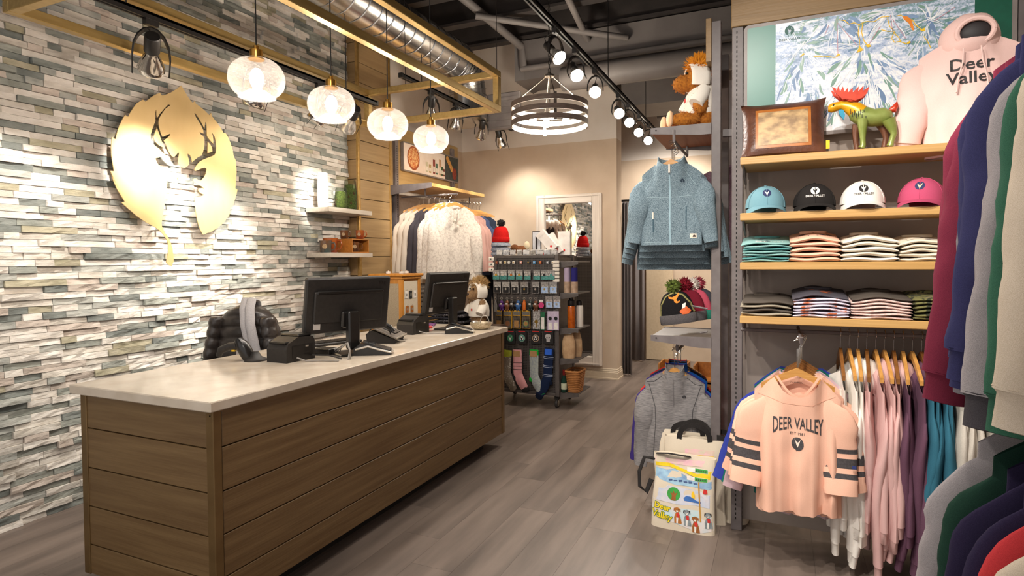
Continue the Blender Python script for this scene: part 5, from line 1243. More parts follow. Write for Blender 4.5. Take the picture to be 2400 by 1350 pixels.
def printer(label, loc, rot, led):
    r = thing('receipt_printer', label, 'printer', loc, rot, 'receipt printers on the counter')
    prof = [(-.10, 0), (.10, 0), (.10, .10), (.085, .125), (-.02, .13), (-.085, .10), (-.10, .07)]
    B().prism(prof, (-.072, 0, 0), (0, 1, 0), (0, 0, 1), (1, 0, 0), .144).obj('case', absm, r)
    B().box(-.068, .068, -.015, .085, .126, .142, ch=.01).obj('lid', abs_, r)
    B().box(-.06, .06, -.098, -.03, .098, .108, ch=.003).obj('paper_slot', abs_, r)
    B().box(.0725, .074, -.06, .08, .02, .085).obj('side_plate', abs_, r)
    B().box(.074, .076, .03, .05, .072, .08).obj('badge', silver, r)
    if led: B().ball((.05, .07, .135), .006, 8, 6).obj('status_light', EM('blue_led', '#3a36ff', 3), r)
    B().tube([(.073, -.03, .02), (.13, -.02, .006), (.2, .03, .005), (.28, .06, .005)], .004, 6).obj('cable', cablem, r)
printer('near black receipt printer beside the scanner', (-2.40, 2.43, CT), -.04, False)
printer('far black receipt printer between the two monitors', (-2.44, 3.67, CT), -.04, True)
r = thing('barcode_scanner', 'black handheld barcode scanner resting in its stand on the counter', 'scanner', (-2.66, 2.31, CT), .3)
B().tube([(-.115, 0, .02), (-.10, 0, .055), (-.05, 0, .075), (0, 0, .078), (.03, 0, .076)], [.014, .02, .021, .022, .024], 12).obj('handle', absm, r, True)
B().tube([(.0, 0, .115), (.02, 0, .085), (.045, 0, .045), (.06, 0, .01)], [.02, .034, .036, .028], 14).obj('head', abs_, r, True)
B().box(-.035, -.015, -.008, .008, .048, .058).obj('trigger', yel, r)
B().lathe([(.06, 0), (.06, .008), (.03, .022), (.016, .05)], 18, (.10, .0, 0)).obj('stand', absm, r, True)
def terminal(label, loc, rot, group):
    r = thing('card_terminal', label, 'card terminal', loc, rot, group)
    prof = [(-.11, 0), (.09, 0), (.10, .012), (.09, .028), (-.02, .062), (-.075, .066), (-.11, .04)]
    tcase = B().prism(prof, (0, -.055, 0), (1, 0, 0), (0, 0, 1), (0, 1, 0), .11).obj('case', abs_, r)
    for s in (-1, 1):
        B().tube([(-.10, s*.056, .035), (-.03, s*.056, .052), (.02, s*.056, .036), (.095, s*.056, .016)], .006, 8).obj('silver_band', silver, r)
    B().tube([(.095, -.056, .016), (.103, 0, .015), (.095, .056, .016)], .006, 8).obj('silver_band', silver, r)
    T4 = Matrix.Translation((-.028, 0, .067)) @ Matrix.Rotation(.28, 4, 'Y')
    b = B().box(-.035, .035, -.042, .042, -.002, .002); b.v = [tuple(T4 @ Vector(p)) for p in b.v]; b.obj('display', M('terminal_glass', '#2a2d30', rough=.08), r)
    for i in range(4):
        for j in range(3):
            x_ = .025+i*.016; z_ = .0535-(x_+.02)*.31
            B().box(x_-.005, x_+.005, -.03+j*.03-.010, -.03+j*.03+.010, z_-.001, z_+.004).obj('key', absm, tcase)
terminal('near card terminal in front of the monitor stand', (-2.10, 2.76, CT), .55, 'card terminals')
terminal('far card terminal in front of the far monitor', (-2.12, 3.80, CT), .55, 'card terminals')
r = thing('desk_phone', 'black desk phone with tilted silver-edged tray and handset', 'phone', (-2.36, 3.22, CT), .35)
B().prism([(-.09, 0), (.09, 0), (.10, .02), (-.06, .085), (-.10, .06)], (0, -.1, 0), (1, 0, 0), (0, 0, 1), (0, 1, 0), .2).obj('base', absm, r)
T4 = Matrix.Translation((.0, 0, .075)) @ Matrix.Rotation(.42, 4, 'Y')
for nm, bx_, m in (('tray', (-.10, .12, -.125, .125, 0, .012), M('phone_grey', '#6b645c', rough=.35)), ('rim', (.112, .12, -.125, .125, .002, .016), silver), ('keypad', (-.02, .08, -.04, .09, .012, .018), abs_)):
    b = B().box(*bx_, ch=.003); b.v = [tuple(T4 @ Vector(p)) for p in b.v]; b.obj(nm, m, r)
b = B().tube([(-.09, -.09, .03), (-.07, -.09, .05), (.04, -.09, .05), (.07, -.09, .03)], [.02, .018, .018, .022], 10); b.v = [tuple(T4 @ Vector(p)) for p in b.v]; b.obj('handset', abs_, r, True)
B().tube([(.10, -.08, .02), (.13, .0, .006), (.08, .12, .005), (-.05, .14, .005)], .005, 6).obj('cord', cablem, r)
r = thing('pen', 'black pen standing in the phone tray', 'pen', (-2.40, 3.10, CT+.07), 0); B().tube([(0, 0, 0), (.045, .01, .09)], .0045, 8).obj('barrel', abs_, r); B().tube([(.045, .01, .09), (.05, .012, .10)], .003, 8).obj('button', silver, r)
r = thing('keyboard', 'dark keyboard half hidden behind the near monitor', 'keyboard', (-2.62, 2.98, CT), 1.2)
kcase = B().box(-.2, .2, -.065, .065, 0, .018, ch=.005).obj('case', absm, r)
for j in range(4):
    for i in range(12): B().box(-.185+i*.031, -.158+i*.031, -.055+j*.028, -.031+j*.028, .018, .024).obj('key', abs_, kcase)
r = thing('cable_loop', 'loop of grey cables rising from the counter beside the monitor stand', 'cable', (-2.13, 2.56, CT), 0)
for k in range(3): B().tube([(-.16-.03*k, .12, .005), (-.08, .05+.02*k, .05+.01*k), (-.01, .02, .085-.01*k), (.02, 0, .05), (.022, -.01*k, .0)], .004, 6).obj('cable', cablem, r)
B().tube([(-.35, -.08, .004), (-.2, -.06, .02), (-.1, -.03, .02), (-.02, -.02, .004)], .004, 6).obj('cable', absm, r)
B().box(-.30, -.18, .06, .14, .0, .035, ch=.004).obj('cable_box', abs_, r)
wick = M('silver_basket', '#cdbfa6', '#a89878', rough=.4, metal=.3, scale=90)
r = thing('small_basket', 'small shallow metal basket on the far corner of the counter', 'basket', (-2.09, 4.08, CT), .2)
B().lathe([(.05, 0), (.07, .01), (.082, .035), (.085, .05), (.08, .05), (.066, .014), (.03, .008)], 26).obj('bowl', wick, r, True)
B().tube([(.03+.035*math.cos(a), 0, .045+.06*math.sin(a)) for a in [PI*k/10 for k in range(11)]], .004, 6).obj('handle', silver, r)
B().lathe([(.02, .0), (.028, .012), (.02, .022)], 14, (-.05, 0, .04)).obj('ring', silver, r)
for i, (x_, y_, m, lb) in enumerate(((-2.56, 3.95, M('leaflet_red', '#c4252c', '#e8d9d4', rough=.5, scale=20, lo=.4, hi=.45), 'red and white packet lying behind the far monitor'), (-2.62, 4.1, M('packet_purple', '#7c3a8c', '#4a2a52', rough=.5, scale=60), 'purple packet lying near the counter end'))):
    r = thing('packet', lb, 'packet', (x_, y_, CT), .4*i); B().box(-.09, .09, -.05, .05, 0, .018, ch=.006).obj('sleeve', m, r); B().box(-.088, .088, -.048, -.044, .003, .015).obj('flap', wht, r)
# ---- chair behind the counter with a puffer jacket
r = thing('office_chair', 'black office chair behind the counter under a puffer jacket', 'chair', (-3.22, 2.86, 0), .3)
B().box(-.21, .21, -.03, .03, .55, 1.05, ch=.025).obj('backrest', absm, r, True); B().box(-.23, .23, -.46, -.02, .44, .52, ch=.03).obj('seat', absm, r, True)
B().tube([(0, -.24, .08), (0, -.24, .44)], .03, 12).obj('gas_column', abs_, r); B().box(-.03, .03, -.03, .0, .46, .62).obj('back_bracket', abs_, r)
for k in range(5):
    a = 2*PI*k/5; B().tube([(0, -.24, .09), (.26*math.cos(a), -.24+.26*math.sin(a), .055)], [.025, .015], 8).obj('leg', abs_, r); B().ball((.26*math.cos(a), -.24+.26*math.sin(a), .028), (.022, .022, .028), 10, 6).obj('castor', absm, r, True)
puf = M('puffer_nylon', '#3a3431', '#28221f', rough=.30, scale=26, bump=.12, bscale=60)
r = thing('puffer_jacket', 'black quilted puffer jacket draped over the chair back', 'jacket', (-3.2, 2.86, .72), .3)
rings = []; n = 48
for i in range(61):
    v = i/60; zz = .50*v-.02; wv = .25*(1-.35*v**2.2); q = .86+.17*abs(math.sin(v*PI*7))**.55
    top = max(.04, (1-max(0, (v-.72)/.28)**2))**.5
    rings.append([(wv*top*(.94+.06*q)*math.copysign(abs(math.cos(2*PI*j/n))**.7, math.cos(2*PI*j/n)), (.098*q*(.6+.4*top))*math.sin(2*PI*j/n)*(1+.10*noise.noise(Vector((j*.22, v*3, 2)))), zz+.03*noise.noise(Vector((math.cos(2*PI*j/n)*1.3, math.sin(2*PI*j/n), 1.5)))*(1-v)) for j in range(n)])
B().loft(rings).obj('quilted_body', puf, r, True, 80)
for s in (-1, 1):
    b = B(); pts = [(s*(.17+.07*t), -.06-.03*t, .40-.42*t) for t in [k/40 for k in range(41)]]; b.tube(pts, [.060*(.82+.2*abs(math.sin(k*PI/6.5))**.55) for k in range(41)], 16, flat=.8); b.obj('sleeve', puf, r, True, 80)
B().box(-.02, .06, -.115, -.095, .02, .26, ch=.008).obj('lining', M('lining_grey', '#cfc6c0', '#b9aea7', rough=.7), r)
B().obox((.19, -.09, .2), (.012, 0, 0), (0, .002, 0), (0, 0, .012)).obj('logo_mark', wht, r)
r = thing('scarf', 'light grey scarf laid across the puffer jacket', 'scarf', (-3.2, 2.86, .72), .3)
scm = FAB('scarf_grey', '#b4b1b2', '#9d9a9c', sc=400)
for k in range(2): B().tube([(-.01+.04*k, .08, .44), (-.005+.04*k, .04, .50), (.01+.04*k, -.03, .515), (.03+.04*k, -.09, .46), (.06+.038*k, -.135, .36), (.10+.035*k, -.15, .22), (.13+.03*k, -.15, .10)], .028, 10, flat=.45).obj('strand', scm, r, True)
r = thing('water_bottle', 'blue capped bottle standing behind the near receipt printer', 'bottle', (-2.56, 2.5, CT), 0)
B().lathe([(.022, 0), (.026, .01), (.026, .05), (.018, .062)], 14).obj('body', M('bottle_blue', '#1d49c8', rough=.25), r, True); B().lathe([(.018, .062), (.019, .066), (.019, .082), (.001, .084)], 14).obj('cap', absm, r, True)
# ================================================================== FLOATING SHELF GOODS
vw = M('white_ceramic', '#f5f1ea', rough=.35)
r = thing('white_vase', 'tall white vase glowing under the spot on the top shelf', 'vase', (-3.75, 4.21, 1.964), 0)
B().lathe([(.035, 0), (.045, .01), (.05, .1), (.048, .22), (.04, .29), (.043, .31), (.038, .31), (.034, .29)], 24).obj('body', vw, r, True); B().lathe([(.043, .307), (.045, .312), (.038, .314), (.036, .31)], 24).obj('rim', vw, r, True)
gl = GLASS('vase_glass', '#eef3e8', .03); moss = M('moss', '#5f6c30', '#3b4620', rough=.9, scale=70, bump=.8, bscale=120); cone = M('pine_cone', '#6b4528', '#4a2d18', rough=.8, scale=50)
for i, (x_, y_, rr_, h_) in enumerate(((-3.72, 4.42, .058, .20), (-3.76, 4.60, .062, .30))):
    r = thing('moss_vase', ['short glass vase filled with moss and pine cones', 'tall glass vase filled with moss and pine cones'][i], 'vase', (x_, y_, 1.964), 0, 'moss vases on the top shelf')
    B().lathe([(rr_*.7, 0), (rr_*.95, .02), (rr_*1.05, h_*.5), (rr_*.9, h_*.9), (rr_*.8, h_)], 24, cap=False).obj('glass', gl, r, True)
    b = B(); rs = random.Random(i)
    prof = [(rr_*.6, .004), (rr_*.88, .02), (rr_*.97, h_*.5), (rr_*.8, h_*.82), (.01, h_*.86)]; b.lathe(prof, 18); 
    b.v = [(p[0]*(1+.12*(rs.random()-.5)), p[1]*(1+.12*(rs.random()-.5)), p[2]) for p in b.v]; b.obj('moss', moss, r)
    for k in range(4+2*i):
        a = rs.random()*6.28; zc = h_*(.25+.5*k/5); c = Vector((rr_*.85*math.cos(a), rr_*.85*math.sin(a), zc)); b = B()
        for t in range(4): b.lathe([(.006, -.012+t*.007), (.015-.003*t, -.008+t*.007), (.004, -.001+t*.007)], 7, tuple(c))
        b.obj('pine_cone', cone, r)
mugm = M('mug_glaze', '#3a2418', '#7a4a22', rough=.2, scale=9, detail=4); mugt = M('mug_glaze_blue', '#3c4a4a', '#6b4a30', rough=.2, scale=9); mugr = M('mug_glaze_red', '#7a2f18', '#a65a22', rough=.2, scale=12)
def mug(label, loc, rot, m, s=1.0):
    r = thing('pottery_mug', label, 'mug', loc, rot, 'pottery mugs on the floating shelves')
    B().lathe([(.036*s, 0), (.04*s, .006*s), (.042*s, .05*s), (.044*s, .088*s), (.04*s, .088*s), (.037*s, .05*s), (.03*s, .01*s)], 22).obj('cup', m, r, True)
    B().tube([(.04*s, 0, .07*s), (.062*s, 0, .072*s), (.07*s, 0, .048*s), (.058*s, 0, .024*s), (.04*s, 0, .02*s)], .006*s, 8).obj('handle', m, r, True)
    b = B().lathe([(.017*s, 0), (.017*s, .003), (.013*s, .004), (.013*s, .003), (.001, .003)], 16, (0, 0, 0), 'y'); b.v = [(p[0], -p[1]-.043*s, p[2]+.045*s) for p in b.v]; b.obj('medallion', M('clay_medallion', '#b79a74', '#8e7350', rough=.6, scale=80), r)
S2 = 1.557; S3 = 1.142
mug('blue-brown mug at the left end of the middle shelf', (-3.72, 4.20, S2), .6, mugt, 1.25); mug('red-brown mug stacked behind the left blue-brown one', (-3.76, 4.31, S2), .4, mugr, 1.55)
CRX, CRY = -3.69, 4.55
mug('dark mug standing on the left of the wooden crate', (CRX-.05, CRY-.07, S2+.135), .5, mugm, .9); mug('amber mug standing on the right of the wooden crate', (CRX+.03, CRY+.06, S2+.135), .5, mugr, .95); mug('mug lying nested inside the wooden crate', (CRX+.03, CRY-.02, S2+.012), .7, mugm, 1.05)
mug('dark mug on the lowest floating shelf, left of two', (-3.66, 4.45, S3), .5, mugm, 1.0); mug('dark mug on the lowest floating shelf, right of two', (-3.64, 4.62, S3), .5, mugm, 1.0)
crw = WOOD('crate_pine', '#b9772f', '#9c6022', axis=1, rough=.5)
r = thing('wooden_crate', 'small open wooden crate on the middle floating shelf', 'crate', (CRX, CRY, S2), 0)
for nm, bx_ in (('bottom', (-.085, .085, -.125, .125, 0, .01)), ('top', (-.085, .085, -.125, .125, .122, .132)), ('side', (-.085, .085, -.125, -.115, .01, .122)), ('side', (-.085, .085, .115, .125, .01, .122)), ('back', (-.085, -.075, -.115, .115, .01, .122))): B().box(*bx_).obj(nm, crw, r)
r = thing('travel_pouch', 'patterned brown pouch leaning at the left of the lowest floating shelf', 'pouch', (-3.72, 4.22, S3), .3)
b = B().ball((0, 0, .075), (.05, .11, .075), 18, 10); b.obj('body', M('pouch_cloth', '#8a7a6a', '#4b3a33', rough=.8, scale=30, lo=.42, hi=.5), r, True); B().tube([(.02, -.1, .07), (.045, -.02, .135), (.03, .09, .09)], .005, 6).obj('zip', M('pouch_red', '#7a2f2c', rough=.6), r)
# ================================================================== PINE DISPLAY CASE
pine = WOOD('display_pine', '#cf8e3c', '#b87528', axis=2, rough=.4); linen = M('linen_panel', '#b9a88e', '#a29177', rough=.9, scale=220, detail=2, bump=.3, bscale=300)
r = thing('pine_display_case', 'pine display stand with linen panels and hanging jewellery behind the counter', 'display case', (-3.28, 4.66, 0), 0)
for sx in (-1, 1):
    for sy in (-1, 1): B().box(sx*.15-.018, sx*.15+.018, sy*.14-.018, sy*.14+.018, 0, 1.31, ch=.003).obj('post', pine, r)
B().box(-.19, .19, -.18, .18, 1.335, 1.36, ch=.006).obj('top', pine, r); B().box(-.175, .175, -.165, .165, 1.31, 1.335, ch=.004).obj('cornice', pine, r)
for sy in (-1, 1): B().box(-.132, .132, sy*.145-.006, sy*.145+.006, .15, 1.29).obj('linen_panel', linen, r); B().box(-.132, .132, sy*.14-.012, sy*.14+.012, 1.27, 1.31).obj('rail', pine, r)
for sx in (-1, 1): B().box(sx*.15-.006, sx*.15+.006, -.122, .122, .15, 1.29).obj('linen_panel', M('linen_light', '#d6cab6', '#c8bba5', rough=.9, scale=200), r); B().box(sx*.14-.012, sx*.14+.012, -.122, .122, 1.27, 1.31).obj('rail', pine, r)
for i, (y_, z_, hh_, m, lb) in enumerate(((-.07, 1.20, .07, wht, 'white card'), (.0, 1.20, .075, blkc, 'black card'), (.07, 1.20, .07, wht, 'white card with beads'), (-.06, 1.06, .06, tan, 'tan leather card'), (.02, 1.06, .06, tan, 'tan card'), (.01, .90, .12, M('lanyard_lime', '#c6c32a', rough=.5), 'lime green lanyard pack'), (-.06, .93, .05, blkc, 'black pouch'), (.075, .93, .05, blkc, 'small black pouch'))):
    q = thing('jewellery_card', lb+' hanging on the side of the pine display case, '+('upper row' if z_ > 1.1 else 'middle row' if z_ > 1 else 'lower row'), 'card', (-3.28+.158, 4.66+y_, z_), 0, 'jewellery on the pine display case')
    B().box(0, .003, -.022, .022, -hh_, 0).obj('card', m, q); B().tube([(0, 0, .008), (.012, 0, .010)], .002, 6).obj('hook', chrome, q); B().box(.003, .006, -.008, .008, -hh_*.7, -hh_*.35).obj('charm', silver, q)
for i, (dx, dy) in enumerate(((-.02, -.1), (.08, .05), (.10, -.06))):
    q = thing('ring_box', '%s little clear ring stand on top of the pine display case' % ORD[i], 'ring stand', (-3.28+dx, 4.66+dy, 1.36), 0, 'ring stands on the case'); B().box(-.016, .016, -.016, .016, 0, .022, ch=.003).obj('cube', M('acrylic', '#e8e4de', rough=.1), q); B().lathe([(.007, .022), (.009, .03), (.006, .034)], 10).obj('ring', chrome, q)
# ================================================================== REAR LEFT HOODIE FIXTURE
lf = thing('hoodie_fixture', 'grey slotted wall fixture with oak shelf holding pale hoodies', 'fixture', (-3.6, 5.9, 0)); ivl = Matrix.Translation((3.6, -5.9, 0))
def lp(b, n, m, sm=False): o = b.obj(n, m, lf, sm); o.matrix_parent_inverse = ivl; return o
for y in (5.39, 6.62):
    lp(B().box(-3.86, -3.765, y-.03, y+.03, 0, 2.9, ch=.003), 'standard', postm); b = B()
    for k in range(100): b.box(-3.766, -3.7635, y-.004, y+.003, .2+k*.0254, .2125+k*.0254)
    lp(b, 'slot_row', blk)
lp(B().box(-3.87, -3.80, 5.30, 6.80, 2.28, 2.95, ch=.003), 'header_panel', WOOD('panel_oak_warm', '#b79866', '#a58754', axis=1, rough=.5))
lp(B().box(-3.87, -3.84, 5.42, 6.60, .1, 2.28), 'back_panel', M('fixture_white_panel', '#c7b9a8', '#bdae9c', rough=.6))
lp(B().box(-3.76, -3.25, 5.27, 6.47, 2.245, 2.283, ch=.003), 'shelf', WOOD('shelf_oak_long', '#c39a5f', '#b0874d', axis=1, rough=.45))
lp(B().prism([(-3.77, 2.285), (-3.25, 2.285), (-3.25, 2.235), (-3.77, 2.18)], (0, 5.262, 0), (1, 0, 0), (0, 0, 1), (0, -1, 0), .008), 'bracket', postm)
lp(B().tube([(-3.42, 5.40, 2.245), (-3.42, 5.40, 2.165), (-3.42, 6.40, 2.165), (-3.42, 6.40, 2.245)], .009, 8), 'hang_bar', postm)
lp(B().tube([(-3.76, 5.46, 2.175), (-3.05, 5.44, 2.175)], .009, 8), 'faceout_arm', postm)
lp(B().box(-3.8, -3.2, 5.2, 6.5, .86, .89, ch=.003), 'low_shelf', shelfw)
# poster with food and jars
pst = thing('food_poster', 'framed poster of pasta bowl, jars and sliced meat above the hoodies', 'poster', (-3.75, 6.1, 2.48)); ivp = Matrix.Translation((3.75, -6.1, -2.48))
def pp_(b, n, m): o = b.obj(n, m, pst); o.matrix_parent_inverse = ivp; return o
PX = -3.775
pp_(B().prism(rrect(5.50, 6.74, 2.475, 2.80, .02), (PX-.02, 0, 0), (0, 1, 0), (0, 0, 1), (1, 0, 0), .035), 'frame', M('poster_frame', '#857c79', rough=.45))
X1 = PX+.0155
pp_(B().box(X1, X1+.0008, 5.515, 6.40, 2.49, 2.785), 'print_ground', M('poster_white', '#f1e6dc', '#e6d6c8', rough=.4, scale=6)); pp_(B().box(X1, X1+.0008, 6.40, 6.725, 2.49, 2.785), 'print_dark', M('poster_dark', '#3f4a48', '#2c2f2e', rough=.4, scale=40))
def pel(cy_, cz, ry, rz, m, o_=.001): pp_(B().prism([(cy_+ry*p, cz+rz*q) for p, q in bubble(22)], (X1+o_, 0, 0), (0, 1, 0), (0, 0, 1), (1, 0, 0), .0004), 'print', m)
pel(5.70, 2.64, .125, .135, M('bowl_rust', '#a5532a', rough=.5), .0012); pel(5.70, 2.645, .105, .115, M('pasta_print', '#e9c48a', '#c2622c', rough=.5, scale=60, lo=.4, hi=.6), .0018)
for i, (y_, hh_, m) in enumerate(((5.98, .12, '#cfc8a8'), (6.05, .10, '#b9a06a'), (6.14, .17, '#8e3b2e'), (6.20, .13, '#4f6e5a'), (6.28, .19, '#c9a27a'), (6.33, .11, '#3e5c3a'), (6.37, .09, '#7d3a2c'))):
    pp_(B().box(X1+.0012, X1+.0018, y_-.024, y_+.024, 2.52, 2.52+hh_), 'print', M('jar_%d' % i, m, rough=.5)); pp_(B().box(X1+.0018, X1+.0022, y_-.02, y_+.02, 2.54, 2.54+hh_*.4), 'print', M('jar_label', '#efe8da', rough=.5))
for k in range(6): pel(6.46+k*.022, 2.75-k*.025, .035, .032, M('slice_tan', '#d6a45a', '#b9803a', rough=.5, scale=50), .0012+.0003*k)
pel(6.63, 2.58, .055, .075, M('meat_red', '#9a3d2a', '#6f2419', rough=.5, scale=50), .0032)
# hoodies
sherpa = M('sherpa_mottled', '#ece3d8', '#cbbfb3', rough=.95, scale=48, detail=7, lo=.3, hi=.56, bump=.6, bscale=120); sandh = FAB('sand_white', '#dccfc0', '#cdbfae'); graph = FAB('graphite', '#4d484d', '#3d393e'); blushl = FAB('blush_knit', '#dcb2a8', '#cfa298'); navyl = FAB('navy_knit', '#3a4254', '#2d3444'); bluel = FAB('slate_blue', '#56648a')
GH = 'tops on the rear left fixture'
arm = [('mottled white sherpa', sherpa), ('mottled white sherpa', sherpa), ('mottled white sherpa', sherpa), ('graphite', graph), ('graphite', graph), ('sand', sandh), ('sand', sandh), ('sand', sandh)]
cnt = {}
for i, (c_, m) in enumerate(arm):
    k = cnt.get(c_, 0); cnt[c_] = k+1; q = Vector((-3.08-.066*i, 5.44+.004*i, 2.05-.006*(i % 2))); a = .80-.02*i; sh = m is sherpa
    r, bd = garment('hoodie', '%s %s hoodie from the front of the rear face-out arm' % (ORD[k], c_), 'hoodie', q, a, m, GH, L=.72 if sh else .69, sw=.21, bw=.225, hw=.245, D=.05 if sh else .028, slope=.078, sl=.61, st=.085 if sh else .072, sc=.055, spread=.05, fold=.014, seed=320+i, rib=m, hood=m if sh else None, nt=40)
    hanger(q+Vector((0, 0, .0)), a, '%s hanger from the front of the rear face-out arm' % ORD[i], 'hangers on the rear face-out arm', W=.17, hook=.125)
    if i == 0:
        for s_ in (-1, 1): B().tube([(s_*.03, -.075, -.06), (s_*.035, -.085, -.15)], .005, 6).obj('drawstring', m, r); pompom((s_*.035, -.088, -.18-.02*s_), .026, offw, r, 90, 3)
for i, (c_, m, y) in enumerate([('blush', blushl, 6.00), ('blush', blushl, 6.06), ('blush', blushl, 6.12), ('slate blue', bluel, 6.2), ('navy', navyl, 6.27), ('navy', navyl, 6.34)]):
    garment('knit_sweater', '%s %s knit top at the right of the rear fixture' % (ORD[i if c_ == 'blush' else (0 if c_ == 'slate blue' else i-4)], c_), 'top', (-3.30+.01*i, y, 2.02), .25, m, GH, L=.66, sw=.2, bw=.21, hw=.22, D=.04, slope=.08, sl=.58, st=.075, sc=.045, spread=.06, seed=340+i, rib=m if c_ != 'blush' else None, nt=32, nv=12)
    hanger((-3.30+.01*i, y, 2.035), .25, '%s hanger at the right of the rear fixture' % ORD[i], 'hangers at the right of the rear fixture', W=.18, hook=.12)
greyk = M('grey_marl', '#a79d94', '#6f675f', rough=.95, scale=40, detail=5, stretch=(1, 1, 4))
z_ = .89
for i in range(7):
    folded(-3.42, 5.55, z_, .40, .34, .05, .012*(i/7), greyk, 'thick grey marl sweater on the rear low shelf, %s from the bottom' % ORD[i], 'folded grey sweaters', 400+i)[0].rotation_euler = (0, 0, PI/2); z_ += .047
# black trousers hanging low, bench with pink fold
r = thing('black_trousers', 'black trousers hanging between the hoodies and the plush moose', 'trousers', (-3.1, 6.35, 1.30), .3)
for s in (-1, 1): B().tube([(s*.06, 0, 0), (s*.075, 0, -.3), (s*.07, .01, -.62)], [.034, .028, .024], 14, flat=2.5).obj('leg', FAB('trouser_black', '#17161a', '#101013'), r, True)
B().box(-.14, .14, -.035, .035, -.02, .02, ch=.01).obj('waistband', FAB('trouser_black', '#17161a'), r)
# ================================================================== MIRROR
mirr = thing('wall_mirror', 'tall mirror in a whitewashed wooden frame leaning on the rear wall', 'mirror', (-2.38, 7.07, .16)); ivm = Matrix.Translation((2.38, -7.07, -.16))
wf = WOOD('whitewashed_wood', '#e2d6ca', '#cdbfb2', axis=2, rough=.6, rnd=.02); wfx = WOOD('whitewashed_wood_x', '#e2d6ca', '#cdbfb2', axis=0, rough=.6, rnd=.02)
def mp_(b, n, m): o = b.obj(n, m, mirr); o.matrix_parent_inverse = ivm
mx0, mx1, mz0, mz1, mw = -2.81, -1.955, .16, 2.295, .115
glassm = M('mirror_silver', '#f2f2f0', '#efefed', rough=.01, metal=1)
mp_(B().box(mx0+.05, mx1-.05, 7.085, 7.10, mz0+.05, mz1-.05), 'mirror_glass', glassm)
for a, c, nm in ((mx0, mx0+mw, 'stile'), (mx1-mw, mx1, 'stile')): mp_(B().box(a, c, 7.05, 7.105, mz0, mz1, ch=.008), nm, wf)
for a, c in ((mz0, mz0+mw), (mz1-mw, mz1)): mp_(B().box(mx0+mw, mx1-mw, 7.052, 7.105, a, c, ch=.008), 'rail', wfx)
for a, c in ((mx0+.02, mx0+.035), (mx1-.035, mx1-.02)): mp_(B().box(a, c, 7.043, 7.052, mz0+.02, mz1-.02), 'bead', wf)
for a, c in ((mz0+.02, mz0+.035), (mz1-.035, mz1-.02)): mp_(B().box(mx0+.035, mx1-.035, 7.043, 7.054, a, c), 'bead', wfx)
# ================================================================== FITTING ROOM
curt = FAB('curtain_grey', '#8a8381', '#787170', sc=300)
def curtain(label, x0, x1, y, z1, folds, amp):
    r = thing('curtain', label, 'curtain', ((x0+x1)/2, y, 0), 0, 'fitting room curtains'); n = folds*8; w_ = (x1-x0)/2
    V = []
    for z_ in (0.02, .8, 1.6, z1):
        for i in range(n+1): V.append((-w_+2*w_*i/n, amp*math.sin(2*PI*folds*i/n)*(1.1-.15*z_/z1), z_))
    o = B().add(V, [(k*(n+1)+i, k*(n+1)+i+1, (k+1)*(n+1)+i+1, (k+1)*(n+1)+i) for k in range(3) for i in range(n)]).obj('cloth', curt, r, True, 80)
    md = o.modifiers.new('thickness', 'SOLIDIFY'); md.thickness = .004
    B().tube([(-w_-.05, 0, z1+.02), (w_+.05, 0, z1+.02)], .012, 8).obj('rod', tm, r)
curtain('grey fitting room curtain hanging left of the beige door', -2.02, -1.72, 8.5, 2.3, 3, .025)
curtain('dark curtain edge at the corner of the rear wall', -1.78, -1.66, 7.42, 2.2, 3, .03)
dd = B().box(-1.74, -1.36, 8.70, 8.745, .01, 2.2, ch=.003).obj('door_1', M('door_beige', '#cdb89a', '#c5af90', rough=.6)); struct(dd)
B().box(-1.42, -1.375, 8.69, 8.70, .98, 1.07).obj('lock_plate', M('lock_grey', '#8a7f74', rough=.4, metal=.5), dd)
for i, (x_, y_, h_) in enumerate(((-.95, 6.2, .42), (-.62, 6.3, .40))):
    r = thing('storage_crate', ['left wooden crate on the floor behind the gondola', 'right wooden crate on the floor behind the gondola'][i], 'crate', (x_, y_, 0), 0, 'crates behind the gondola')
    for nm, bx_ in (('bottom', (-.14, .14, -.14, .14, 0, .015)), ('side', (-.14, -.125, -.14, .14, .015, h_)), ('side', (.125, .14, -.14, .14, .015, h_)), ('back', (-.125, .125, .125, .14, .015, h_)), ('front', (-.125, .125, -.14, -.125, .015, h_*.55)), ('shelf', (-.125, .125, -.125, .125, h_*.6, h_*.63))): B().box(*bx_).obj(nm, crw, r)
# ================================================================== ROLLING CART WITH SMALL GOODS
cartm = M('cart_steel', '#57504d', '#4b4441', rough=.5, scale=20)
def perf_mat():
    m, nt, b = _nt('perforated_steel'); L = nt.links
    tc = _n(nt, 'ShaderNodeTexCoord'); mp = _n(nt, 'ShaderNodeMapping'); mp.inputs['Scale'].default_value = (60, 1, 60); L.new(tc.outputs['Object'], mp.inputs[0])
    sp = _n(nt, 'ShaderNodeVectorMath', operation='FRACTION'); L.new(mp.outputs[0], sp.inputs[0])
    sb = _n(nt, 'ShaderNodeVectorMath', operation='SUBTRACT'); sb.inputs[1].default_value = (.5, 0, .5); L.new(sp.outputs[0], sb.inputs[0])
    ml = _n(nt, 'ShaderNodeVectorMath', operation='MULTIPLY'); ml.inputs[1].default_value = (1, 0, 1); L.new(sb.outputs[0], ml.inputs[0])
    ln = _n(nt, 'ShaderNodeVectorMath', operation='LENGTH'); L.new(ml.outputs[0], ln.inputs[0])
    rp = _n(nt, 'ShaderNodeValToRGB'); rp.color_ramp.elements[0].position = .28; rp.color_ramp.elements[1].position = .32
    rp.color_ramp.elements[0].color = lin('#0d0b0a'); rp.color_ramp.elements[1].color = lin('#4a4340'); L.new(ln.outputs['Value'], rp.inputs[0])
    L.new(rp.outputs[0], b.inputs['Base Color']); b.inputs['Roughness'].default_value = .5; return m
